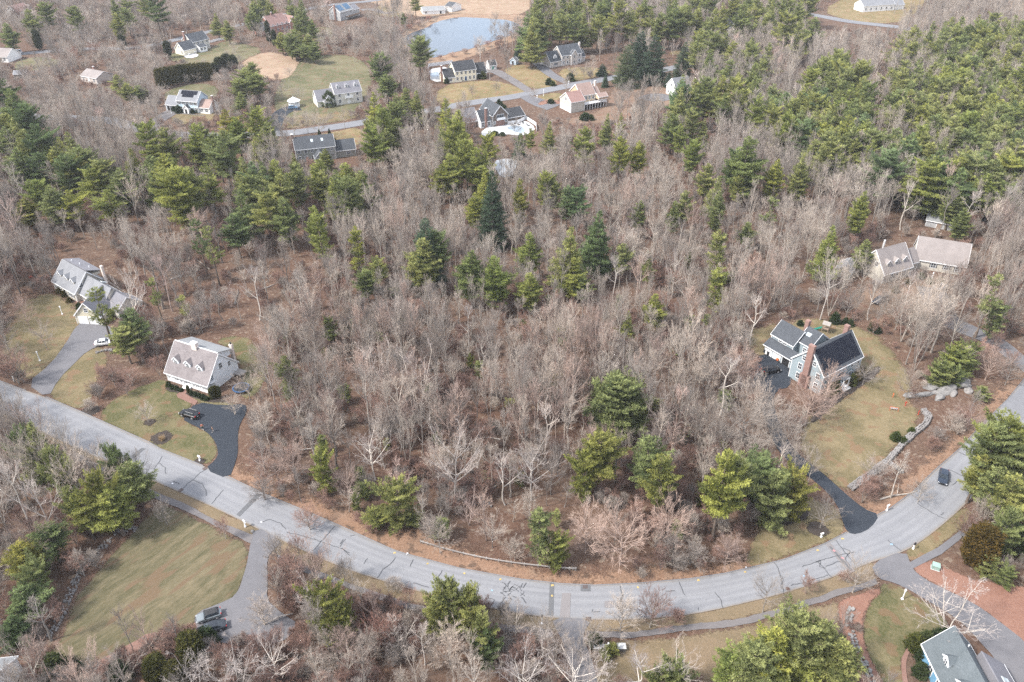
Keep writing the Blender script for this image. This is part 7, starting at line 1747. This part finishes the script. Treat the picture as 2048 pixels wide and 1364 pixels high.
# notable bare trees
def bare(kind, s, H=15, W=10, tint='n'):
    for e in s.split(';'):
        f = e.strip().split(',')
        T_base(float(f[0]), float(f[1]), float(f[2]) if len(f) > 2 and f[2] else H * random.uniform(.9, 1.1), float(f[3]) if len(f) > 3 and f[3] else W * random.uniform(.9, 1.1), f[4] if len(f) > 4 and f[4] else tint, kind, int(f[5]) if len(f) > 5 else None)
bare('white', '915,1005,21,13.5,n,0;1062,1000,16,12,n,0;750,960,15,11,n,0;1890,1270,11,13,n,2;1010,1010,13,8,n,1;520,640,17,9,n,1;935,700,14,7,n,1;640,1260,11,8,n,2;800,1300,7,6,n,2;1500,690,15,8,n,1;1735,640,13,7,n,1;1640,640,16,8,n,1;280,660,19,11,n,0;1048,1415,14,12,n,0;1142,1405,13,12,n,0;1180,1395,10,8,n,2;1080,1330,9,7,n,1;1345,1400,12,10,n,0;1270,1400,12,9,n,1;120,1090,17,9,n,1;60,1060,18,9,n,1;230,1000,15,9,n,1;980,160,13,9,n,0;960,130,14,8,n,1;400,1390,9,8,n,2;480,1390,10,9,n,2;560,1370,11,9,n,0;1720,250,17,10,n,0;1920,480,17,9,n,1;1400,210,12,8,n,0;1225,610,16,8,n,1;1800,460,17,8,n,1;1440,830,16,10,n,1;850,1330,10,5,n,1;345,95,12,5,n,1')
bare('broad', '1240,1128,13,15.5,p;1330,1100,12,11,p;1170,1105,11,11,p;1480,905,17,16,n,0;1440,930,14,11,n;1395,900,15,12,n;590,960,11,12,p,2;560,975,9,9,p;880,1105,9,7.5,l;985,1095,8.5,7,n;1090,1128,8,6,n;700,1000,10,9,p;1640,1056,8.5,8,n,2;297,845,5.5,6.5,n,2;1650,800,10,11.5,p;1610,850,13,12,p;1725,770,7,9,n;1835,1005,6,7,l;1745,968,7,10,l;1810,800,9,8,k;1930,860,7,11,p;1970,760,10,10,p;2010,770,8,8,p;1705,1185,9,8,n;1525,1225,11,7,n;640,278,13,14,n,0;590,274,12,11,n;945,196,7,5.5,k;992,189,7,6,k;1068,205,8,6,n;1243,216,13,13,p,1;1132,185,9,6,n;1168,160,9,9,p;1180,155,10,9,n;1145,160,8,8,p;1290,160,9,7,n;288,247,10,11,n;212,262,12,9,k;220,235,12,13,n;280,200,12,11,n;330,205,9,9,p;565,195,9,10,p;600,205,8,9,p;482,215,9,10,p;450,230,8,9,p;180,228,11,11,n;140,215,11,9,n;110,205,11,10,n;160,205,11,10,n;60,190,11,10,n;580,155,5.5,7,n;470,105,7,8,k;495,95,8,10,k;636,48,10,9,k;660,62,8,8,n;1310,70,14,13,p,0;1370,100,13,11,p;1535,80,11,9,p;1580,95,11,9,p;730,110,12,9,n;710,125,11,9,n;900,28,6,9,n;990,60,12,9,p;1010,90,13,11,p;960,115,13,10,p;1010,130,12,9,n;1640,840,9,8,p;500,800,8,9,l;470,830,6,6,l')
bare('broad', '1505,862,15,13,l;1532,905,14,12,n;1562,925,13,12,n;1495,960,13,11,n;20,705,12,9,n;62,660,11,8,p;95,700,9,7,n;42,742,9,7,n;8,640,13,10,n;1690,640,13,9,n;1850,640,14,9,n;1905,625,13,9,n;1950,640,14,9,l;1830,690,13,9,n;1790,660,12,8,n;2000,640,13,9,n;1770,620,13,8,n;1870,690,11,8,p;1000,312,9,6,k;1020,362,9,7,k;985,365,8,6,n')
bare('broad', '1092,1300,10,8,n;1186,1302,9,7,n;1112,1330,9,7,l;1160,1335,9,7,n;60,1010,18,11,n;110,975,18,11,n;170,1020,17,10,l;40,940,17,10,n;240,1010,15,10,l;285,990,13,8,n;20,1070,15,10,n;95,1125,14,9,p;10,1160,13,9,n;150,940,14,9,n;1030,275,9,8,n;845,105,9,8,n;828,95,9,8,p;850,60,8,8,n;870,50,7,7,n;1040,95,10,9,p;1060,80,10,9,p;1740,610,13,8,n;1830,615,12,8,n;1885,600,13,9,n;1720,580,13,8,n;1790,600,11,7,n')
bare('fine', '530,1000,6,9,p;620,1060,6,8,p;1030,1120,6,6,p;870,1085,7,7,n;560,1140,9,7,n;640,1150,6,4,n;690,1160,6,4,n;600,1115,6,5,n;452,1078,6,4,n;335,1050,7,5,n;530,1250,7,8,l;700,1330,9,9,p;760,1300,8,7,p;900,1330,10,9,l;330,1310,5,5,p;1450,1130,7,8,p;1390,1135,6,7,p;1925,1080,7,7,n;1960,1060,8,8,n;255,790,4,6,p;230,770,5,8,p;200,790,4,7,p;265,770,5,7,p;1880,640,9,8,p;1760,630,8,8,n;1560,680,7,7,p;820,1220,6,4,n;1900,860,5,7,p;1870,880,4,6,p;1985,700,6,6,p;2015,740,6,6,p;1300,1255,9,9,n;1240,1265,9,8,n', 8, 7, 'p')
lg = [MB().tube([(0, 0, .22), (3, .2, .3), (6.5, -.1, .22), (9, .3, .15)], [.2, .18, .13, .07], 7).tube([(4, .2, .28), (5, 1.4, .9), (5.6, 2.3, 1.2)], [.08, .05, .02], 5).mesh('trunk', M['bark']), MB().tube([(0, 0, .2), (2.5, -.3, .25), (5.5, .2, .15)], [.16, .14, .06], 7).mesh('trunk', M['bark_white'])]
LOGS = [(560, 655), (600, 690), (470, 610), (520, 580), (690, 720), (760, 640), (830, 760), (900, 690), (980, 780), (1060, 720), (1120, 820), (1000, 880), (860, 900), (760, 900), (1180, 700), (1290, 800), (1350, 740), (1400, 660), (640, 840), (580, 900), (960, 1000), (1700, 610), (1760, 1000), (340, 560), (420, 540)]
# ---- random filling of the bare woods
EXP = []
for pl in EXCL:
    xs = [p[0] for p in pl]; ys = [p[1] for p in pl]; EXP.append((min(xs), max(xs), min(ys), max(ys), pl))
def blocked(x, y, pad=0.0):
    for a, b, c, d, pl in EXP:
        if a - pad <= x <= b + pad and c - pad <= y <= d + pad:
            if inpoly(x, y, pl): return True
            if pad and any(inpoly(x + pad * math.cos(k * 1.05), y + pad * math.sin(k * 1.05), pl) for k in range(6)): return True
    return False
KEEP = [(325, 675, 492, 800), (100, 505, 235, 640), (160, 660, 235, 700), (1528, 640, 1732, 800), (1745, 480, 1915, 530), (860, 112, 1000, 172), (1075, 85, 1180, 140), (1100, 160, 1225, 235), (950, 196, 1075, 275), (585, 270, 710, 330), (628, 165, 730, 215), (326, 172, 425, 235), (345, 62, 452, 120), (540, 28, 592, 60), (665, 5, 725, 42), (160, 140, 210, 162), (360, 800, 500, 950), (1865, 935, 1915, 975), (1770, 800, 1800, 830), (575, 195, 612, 222), (1840, 1240, 2048, 1364), (385, 1205, 460, 1280), (840, -5, 930, 24), (900, 45, 960, 100), (1440, 30, 1490, 50), (1328, 160, 1362, 200), (838, 1075, 1155, 1150), (-10, 70, 50, 122), (1190, 1255, 1260, 1320), (575, 108, 740, 160), (487, 105, 600, 155), (820, 412, 1, 1), (1838, 418, 1882, 462), (1620, 20, 1800, 55), (740, 225, 741, 226)]
def covers(x, y, H, W, frac=.35):
    u, v = proj(x, y, 0); u2, v2 = proj(x, y, H); hw = W / 2 * scale_at(y) * frac
    for a, b, c, d in KEEP:
        if u2 + hw > a and u2 - hw < c and v > b + 6 and v2 < d - 3: return True
    return False
fixed_xy = np.array([(t['x'], t['y'], t['W']) for t in TREES if t['H'] > 3])
sparse = [([(-20, 0), (480, 0), (640, 110), (560, 250), (300, 275), (-20, 250)], .85), ([(480, 0), (860, 0), (860, 110), (700, 110), (480, 100)], .7), ([(860, 110), (1340, 90), (1400, 200), (1240, 250), (900, 235)], .3), ([(700, 0), (1060, 0), (1060, 40), (700, 40)], .08),
          ([(380, 480), (640, 500), (640, 690), (480, 700), (300, 640)], .55), ([(1480, 560), (2050, 560), (2050, 860), (1480, 700)], .62), ([(1690, 900), (1800, 800), (2050, 700), (2050, 900), (1800, 1040)], .12), ([(700, 1140), (1160, 1160), (460, 960), (560, 950), (900, 1060), (1700, 1000), (1700, 1120), (1160, 1180)], .3), ([(1640, 0), (1840, 0), (1840, 60), (1640, 60)], .1), ([(1170, 1250), (1800, 1200), (1800, 1400), (1170, 1400)], .25),
          ([(0, 820), (320, 960), (320, 1100), (60, 1370), (0, 1370)], .6), ([(320, 950), (760, 1130), (760, 1190), (320, 1010)], .2), ([(1780, 1080), (2060, 900), (2060, 1300), (1840, 1160)], .15), ([(60, 760), (240, 700), (330, 760), (180, 830)], .15), ([(840, 250), (1100, 250), (1060, 300), (960, 300)], .5)]
def density(u, v):
    d = .92
    for pl, f in sparse:
        if inpoly(u, v, pl): d = min(d, f)
    return d
SHOWN = []
for t in TREES:
    if t['kind'] in ('pine', 'thin', 'spruce', 'round', 'dense', 'cedar', 'white') and t['H'] > 6 and t['fixed']:
        u, v = proj(t['x'], t['y'], t['H']); u0, v0 = proj(t['x'], t['y'], t['H'] * (.30 if t['y'] < 330 else .5)); hw = t['W'] * .34 * scale_at(t['y'])
        SHOWN.append((min(u, u0) - hw, v, max(u, u0) + hw, v0, t['y']))
def hides(x, y, H, W):
    u, v = proj(x, y, H * .25); u2, v2 = proj(x, y, H); hw = W * .30 * scale_at(y)
    return any(y < ty and u2 + hw > a and u2 - hw < c and v > b and v2 < d for a, b, c, d, ty in SHOWN)
random.seed(5)
y = 40.0; NB = 0
while y < 700:
    sp = 4.1 if y < 190 else (4.6 if y < 300 else 5.8)
    half = (1024 + 460) * (y * CP + CAM_H * SP) / FPX
    x = -half
    while x < half:
        px_, py_ = x + random.uniform(-.48, .48) * sp, y + random.uniform(-.48, .48) * sp
        x += sp
        u, v = proj(px_, py_, 0)
        if random.random() > density(u, v): continue
        if random.random() > .68 + 1.0 * (noise.noise(Vector((px_ * .03, py_ * .03, 4.0))) + .35): continue
        if blocked(px_, py_, 1.2 if py_ < 250 else .5): continue
        dd_ = np.hypot(fixed_xy[:, 0] - px_, fixed_xy[:, 1] - py_)
        if (dd_ < np.minimum(fixed_xy[:, 2] * .30, 2.6)).any(): continue
        near = v > 930
        H = random.uniform(13, 19.5) if not near else random.uniform(9, 15)
        W = H * random.uniform(.40, .62)
        if v < 250 and u < 760: H = random.uniform(7, 12); W = H * random.uniform(.7, .95)
        if covers(px_, py_, H, W):
            H *= .5; W *= .6
            if covers(px_, py_, H, W): continue
        if hides(px_, py_, H, W):
            if random.random() < .75: H *= random.uniform(.42, .6); W *= .65
            elif random.random() < .7: continue
        r_ = random.random()
        kind = 'forest' if r_ < .86 else ('fine' if r_ < .93 else ('white' if r_ < .965 else 'broad'))
        if near and r_ < .3: kind = 'fine'; H *= .6; W *= .8
        if kind == 'fine': H = min(H, 9.5)
        if v < 250 and u < 760 and r_ < .5: kind = 'broad'
        t = random.choices(('n', 'p', 'l', 'k'), (.42, .22, .22, .14))[0]
        if u < -45 or u > 2093 or v > 1440:
            kind = 'pine' if py_ > 200 and random.random() < .3 else 'forest'
            if kind == 'pine': H *= 1.1; t = random.choice('gdo')
        tree(kind, px_, py_, H, W, t, None, False); NB += 1
    y += sp * .92
# a few odd evergreens low in the woods
for k in range(70):
    u, v = random.uniform(420, 1500), random.uniform(470, 1100)
    p = P(u, v)
    if blocked(p.x, p.y, 2) or covers(p.x, p.y, 4, 3): continue
    tree('round' if random.random() < .5 else 'thin', p.x, p.y, random.uniform(2.5, 6), random.uniform(2, 4), random.choice('ddgo'), None, False)

# ---- which stand singly, which are part of the far-off mass
CATS = {'pine': 'pine', 'thin': 'pine', 'round': 'pine', 'dense': 'pine', 'spruce': 'spruce', 'cedar': 'arborvitae', 'shrub': 'shrub', 'forest': 'bare tree', 'broad': 'bare tree', 'fine': 'bare tree', 'white': 'pale tree', 'brush': 'bare shrub'}
ONAME = {'pine': 'pine_tree', 'spruce': 'spruce_tree', 'arborvitae': 'arborvitae_tree', 'shrub': 'evergreen_shrub', 'bare tree': 'bare_tree', 'pale tree': 'pale_barked_tree', 'bare shrub': 'bare_shrub'}
def vis(t):
    u, v = proj(t['x'], t['y'], 0); u2, v2 = proj(t['x'], t['y'], t['H'])
    return -430 < u2 < 2478 and v2 < 1364 + 330 and v > -30 and t['y'] * CP + (CAM_H) * SP > 20
TREES = [t for t in TREES if vis(t)]
bycat = {}
for t in TREES: bycat.setdefault(CATS[t['kind']], []).append(t)
def apparent(t):
    u, v = proj(t['x'], t['y'], 0); u2, v2 = proj(t['x'], t['y'], t['H'])
    if u2 < -25 or u2 > 2073 or v2 > 1350: return 0
    sh = max(0, min(v, 1364) - max(v2, 0)); return sh * t['W'] * scale_at(t['y']) * (1.6 if t['fixed'] else 1)
LIMIT = {'pine': 296, 'bare tree': 296}
LAND = [('the white cape house', 400, 740), ('the grey roofed cape at the far left', 170, 590), ('the grey blue colonial house', 1640, 740), ('the tan cape house', 1800, 550), ('the blue sided corner house', 1920, 1320), ('the cream pond house', 930, 155), ('the pond', 930, 80), ('the dark gabled pool house', 1000, 245), ('the tan brown roofed house', 1160, 225), ('the grey green house', 640, 310), ('the beige dormered house', 690, 205), ('the pale blue house', 375, 225), ('the cream house with white fence', 385, 105), ('the guardrail', 990, 1120), ('the near left parking court', 430, 1240), ('the mown near left lawn', 300, 1180), ('the black curved driveway', 440, 880), ('the black driveway by the colonial', 1640, 980), ('the navy car on the road', 1885, 955), ('the fieldstone wall', 1780, 920), ('the pale rock outcrop', 1890, 785), ('the green steel cabinet', 1870, 1135), ('the rocky dry channel', 1710, 1290), ('the stone entrance wall', 1215, 1295), ('the woodland pool', 1012, 340), ('the metal roofed shed', 1860, 450), ('the white gazebo', 589, 210), ('the green meadow', 660, 180), ('the dry pink field', 540, 130), ('the brick house', 560, 50), ('the house with blue roof panels', 690, 25), ('the low tan roofed house', 180, 155), ('the grey roofed house near the pond', 1130, 130), ('the white barn gable', 1345, 190), ('the two white gables', 1465, 55), ('the yellow top right meadow', 1740, 25), ('the leaf pile clearing behind the white cape', 560, 640), ('the tall dark spruce', 985, 470), ('the big round pine above the bend', 1226, 868), ('the near left mailbox', 491, 1054), ('the white fallen trunk', 560, 1240), ('the trampoline', 483, 780), ('the far left utility pole', 48, 136), ('the white van', 35, 107), ('the white flat roofed building', 868, 20), ('the yellow outbuilding', 1698, 560), ('the goal', 1787, 823), ('the playset', 1650, 664)]
LW = [(n, P(u, v)) for n, u, v in LAND]
ORD = ['nearest', 'second nearest', 'third nearest', 'fourth nearest', 'fifth nearest', 'sixth nearest', 'seventh nearest', 'eighth nearest', 'ninth nearest', 'tenth nearest', 'eleventh nearest', 'twelfth nearest']
ZONES = [((0, 0, 520, 300), 'the top left woods'), ((520, 0, 1040, 180), 'the thickets round the pond'), ((1040, 0, 1680, 130), 'the pines beyond the pond'), ((1340, 100, 2100, 400), 'the top right pine belt'), ((0, 220, 760, 480), 'the left pine belt'), ((700, 170, 1360, 480), 'the bare woods round the small pool'), ((1360, 380, 2100, 640), 'the woods behind the tan cape'), ((0, 460, 720, 760), 'the woods behind the white cape'), ((640, 460, 1560, 820), 'the wide central woods'), ((440, 720, 1560, 1180), 'the woods above the bend'), ((0, 760, 330, 1370), 'the left edge woods'), ((480, 1090, 1200, 1400), 'the thicket below the road bend')]
def zone(u, v):
    for (a, b, c, d), n in ZONES:
        if a <= u < c and b <= v < d:
            fx = (u - a) / (c - a); fy = (v - b) / (d - b)
            return ('upper' if fy < .33 else 'lower' if fy > .66 else 'middle') + ' ' + ('left' if fx < .25 else 'centre left' if fx < .5 else 'centre right' if fx < .75 else 'right') + ' part of ' + n
    return 'the wooded ground near the road'
SIZE = lambda t, lo, hi: 'small' if t['H'] < lo else ('tall' if t['H'] > hi else 'medium')
GROUP = {'pine': 'pines among the houses and bare woods', 'spruce': 'spruces near the houses', 'arborvitae': 'arborvitae and cedar trees', 'shrub': 'evergreen garden shrubs', 'bare tree': 'bare deciduous trees', 'pale tree': 'pale barked bare trees', 'bare shrub': 'bare shrubs'}
def kindword(c, t):
    k = t['kind']
    if c == 'pine': return ('slender ' if k == 'thin' else 'round ' if k in ('round', 'dense') else '') + 'pine'
    if c == 'bare tree': return {'forest': 'bare tree', 'broad': 'broad bare tree', 'fine': 'fine twigged bare tree'}[k]
    return {'spruce': 'spruce', 'arborvitae': 'arborvitae', 'shrub': 'evergreen shrub', 'pale tree': 'white barked bare tree', 'bare shrub': 'bare shrub'}[c]
def label_all(c, lst):
    D = np.array([[(t['x'] - p.x) ** 2 + (t['y'] - p.y) ** 2 for t in lst] for _, p in LW])
    Rk = D.argsort(1).argsort(1)
    for i, t in enumerate(lst):
        j = int(Rk[:, i].argmin()); r_ = int(Rk[j, i])
        ws = f"{SIZE(t, 7, 15) if c != 'shrub' else ''} {TW[t['tint']]} {kindword(c, t)}".strip()
        if r_ < 12: t['label'] = f"{ws}, {ORD[r_]} {c} to {LW[j][0]}" if len(f"{ws}, {ORD[r_]} {c} to {LW[j][0]}".split()) <= 16 else f"{TW[t['tint']]} {c}, {ORD[r_]} to {LW[j][0]}"; t['group'] = GROUP[c]; t['rank'] = r_
        else:
            u, v = proj(t['x'], t['y'], t['H'] * .5); z = zone(u, v)
            t['label'] = f"{ws} in the {z}" if 'part of' in z else f"{ws} in {z}"; t['group'] = f"{c}s in the {z}"; t['rank'] = 99
    for t in lst:
        w = t['label'].split()
        if len(w) > 16: t['label'] = ' '.join(w[len(w) - 16:]) if w[0] in ('small', 'medium', 'tall') and len(w) == 17 else t['label'].replace('fine twigged ', '').replace('white barked ', 'white ').replace('broad bare', 'bare')
        w = t['label'].split()
        if len(w) > 16: t['label'] = ' '.join(w[len(w) - 16:])
FIRST = {}          # (kind, variant) -> (trunk object, crown object)
def plant(t):
    c = CATS[t['kind']]; k = (t['kind'], t['var'])
    tm, cm, h0, r0 = (CON.get(t['kind']) or BARE[t['kind']])[t['var']]
    r = bpy.data.objects.new(ONAME[c], None); col.objects.link(r)
    r.location = (t['x'], t['y'], 0); r.rotation_euler = (0, 0, t['rz']); r.scale = (t['sx'], t['sx'], t['sz']); r.empty_display_size = .5
    tag(r, t['label'], c, t['group'])
    if k in FIRST: a, b = FIRST[k][0].copy(), FIRST[k][1].copy()
    else: a, b = bpy.data.objects.new('trunk', tm), bpy.data.objects.new('crown', cm); FIRST[k] = (a, b)
    col.objects.link(a); col.objects.link(b); a.parent = r; b.parent = r
    b.color = TINT[t['tint']]; a.color = TINT[t['tint']] if t['kind'] in BARE else (1, 1, 1, 1)
    return r
def mass(name, label, items, kinds, color=(1, 1, 1, 1)):
    """one object: points that carry copies of the trees already standing"""
    protos = [k for k in FIRST if k[0] in kinds]
    idx = {k: i for i, k in enumerate(protos)}
    me = bpy.data.meshes.new(name); n = len(items)
    me.vertices.add(n); me.vertices.foreach_set('co', np.array([(t['x'], t['y'], 0) for t in items], dtype=np.float32).ravel())
    a = me.attributes.new('turn', 'FLOAT_VECTOR', 'POINT'); a.data.foreach_set('vector', np.array([(0, 0, t['rz']) for t in items], dtype=np.float32).ravel())
    a = me.attributes.new('size', 'FLOAT_VECTOR', 'POINT'); a.data.foreach_set('vector', np.array([(t['sx'], t['sx'], t['sz']) for t in items], dtype=np.float32).ravel())
    a = me.attributes.new('pick', 'INT', 'POINT'); a.data.foreach_set('value', np.array([idx.get((t['kind'], t['var']), i % len(protos)) for i, t in enumerate(items)], dtype=np.int32))
    o = link(name, me); tag(o, label, 'woods', None, 'stuff'); o.color = color
    ng = bpy.data.node_groups.new(name, 'GeometryNodeTree')
    ng.interface.new_socket('Geometry', in_out='INPUT', socket_type='NodeSocketGeometry'); ng.interface.new_socket('Geometry', in_out='OUTPUT', socket_type='NodeSocketGeometry')
    N = ng.nodes.new; gi, go = N('NodeGroupInput'), N('NodeGroupOutput')
    allj = N('GeometryNodeJoinGeometry')
    for k in reversed(protos):
        j = N('GeometryNodeJoinGeometry')
        for ob in FIRST[k]:
            oi = N('GeometryNodeObjectInfo'); oi.transform_space = 'ORIGINAL'; oi.inputs['Object'].default_value = ob; oi.inputs['As Instance'].default_value = False
            ng.links.new(oi.outputs['Geometry'], j.inputs[0])
        gt = N('GeometryNodeGeometryToInstance'); ng.links.new(j.outputs[0], gt.inputs[0]); ng.links.new(gt.outputs[0], allj.inputs[0])
    ip = N('GeometryNodeInstanceOnPoints'); ng.links.new(gi.outputs[0], ip.inputs['Points']); ng.links.new(allj.outputs[0], ip.inputs['Instance'])
    ip.inputs['Pick Instance'].default_value = True
    for nm, sock, dt in (('turn', 'Rotation', 'FLOAT_VECTOR'), ('size', 'Scale', 'FLOAT_VECTOR'), ('pick', 'Instance Index', 'INT')):
        na = N('GeometryNodeInputNamedAttribute'); na.data_type = dt; na.inputs['Name'].default_value = nm
        out = [q for q in na.outputs if q.enabled and q.name == 'Attribute'][0]
        ng.links.new(out, ip.inputs[sock])
    ng.links.new(ip.outputs[0], go.inputs[0])
    md = o.modifiers.new('trees', 'NODES'); md.node_group = ng
    return o
REST = {}
for c, lst in bycat.items():
    lst.sort(key=lambda t: -apparent(t))
    label_all(c, lst)
    lim = LIMIT.get(c, 290)
    for t in lst[:lim]: plant(t)
    REST[c] = lst[lim:]
if REST.get('bare tree'): mass('bare_woods', 'far off mass of bare grey and pinkish deciduous trees', REST['bare tree'], ('forest', 'broad', 'fine'))
if REST.get('pine'): mass('pine_woods', 'far off mass of green pines at the top of the view', REST['pine'], ('pine', 'thin', 'round', 'dense'), (1.0, 1.0, .92, 1))
for i, (u, v) in enumerate(LOGS):
    p = P(u, v); n_, q_ = min(((nm, pp) for nm, pp in LW), key=lambda e: (e[1] - p).length)
    c_ = sorted(LOGS, key=lambda e: (P(*e) - q_).length).index((u, v))
    o = empty('fallen_log', (p.x, p.y, 0), random.uniform(0, 3.14), f"{'pale' if i % 2 else 'grey'} fallen log, {ORD[min(c_, 11)]} log to {n_}", 'log', 'fallen logs on the woodland floor')
    link('trunk', lg[i % 2], o)
# ---- brush and saplings that nobody could count
brush = []
for k in range(19000):
    yy = 66 + 560 * random.random() ** 1.7; half = (1024 + 330) * (yy * CP + CAM_H * SP) / FPX
    xx = random.uniform(-half, half); u, v = proj(xx, yy, 0)
    if random.random() > density(u, v) * .9 + .04: continue
    if noise.noise(Vector((xx * .05, yy * .05, 8.0))) < -.12: continue
    if blocked(xx, yy, .8) or covers(xx, yy, 2.5, 2, .3): continue
    vr = random.randrange(3); s = random.uniform(.5, 1.15)
    brush.append(dict(kind='brush', var=vr, x=xx, y=yy, rz=random.uniform(0, 6.28), sx=s * random.uniform(.8, 1.2), sz=s))
for vr in range(3):
    if ('brush', vr) not in FIRST:
        q = P(1360 + vr * 26, 1142); t = dict(kind='brush', var=vr, x=q.x, y=q.y, H=2.4, W=2.4, sx=.8, sz=.8, tint='p', rz=0, label=('low pinkish bare shrub on the road verge right of the guardrail', 'reddish bare shrub on the far verge of the bend', 'taller bare shrub on the far verge of the bend')[vr], group='bare shrubs')
        plant(t)
mass('brushwood', 'tangled low bare brush covering the woodland floor', brush, ('brush',))['category'] = 'undergrowth'
print('TREES', {c: len(l) for c, l in bycat.items()}, 'rest', {c: len(l) for c, l in REST.items()}, 'brush', len(brush), 'objects', len(bpy.data.objects), 'tris', sum(len(m.polygons) for m in bpy.data.meshes))
# ---------------------------------------------------------------- thin haze over the whole place
hz = MB().box(-2700, -600, -1.2, 2700, 3300, 118.0)
hm = bpy.data.materials.new('haze_air'); hm.use_nodes = True
hn = hm.node_tree; hn.nodes.clear()
ho = hn.nodes.new('ShaderNodeOutputMaterial'); hv = hn.nodes.new('ShaderNodeVolumePrincipled')
hv.inputs['Color'].default_value = (.86, .90, .96, 1); hv.inputs['Density'].default_value = 0.0001; hv.inputs['Anisotropy'].default_value = 0.0
hn.links.new(hv.outputs[0], ho.inputs['Volume'])
tag(hz.build('haze', hm), 'thin pale haze in the air over the woods', 'haze', None, 'stuff')
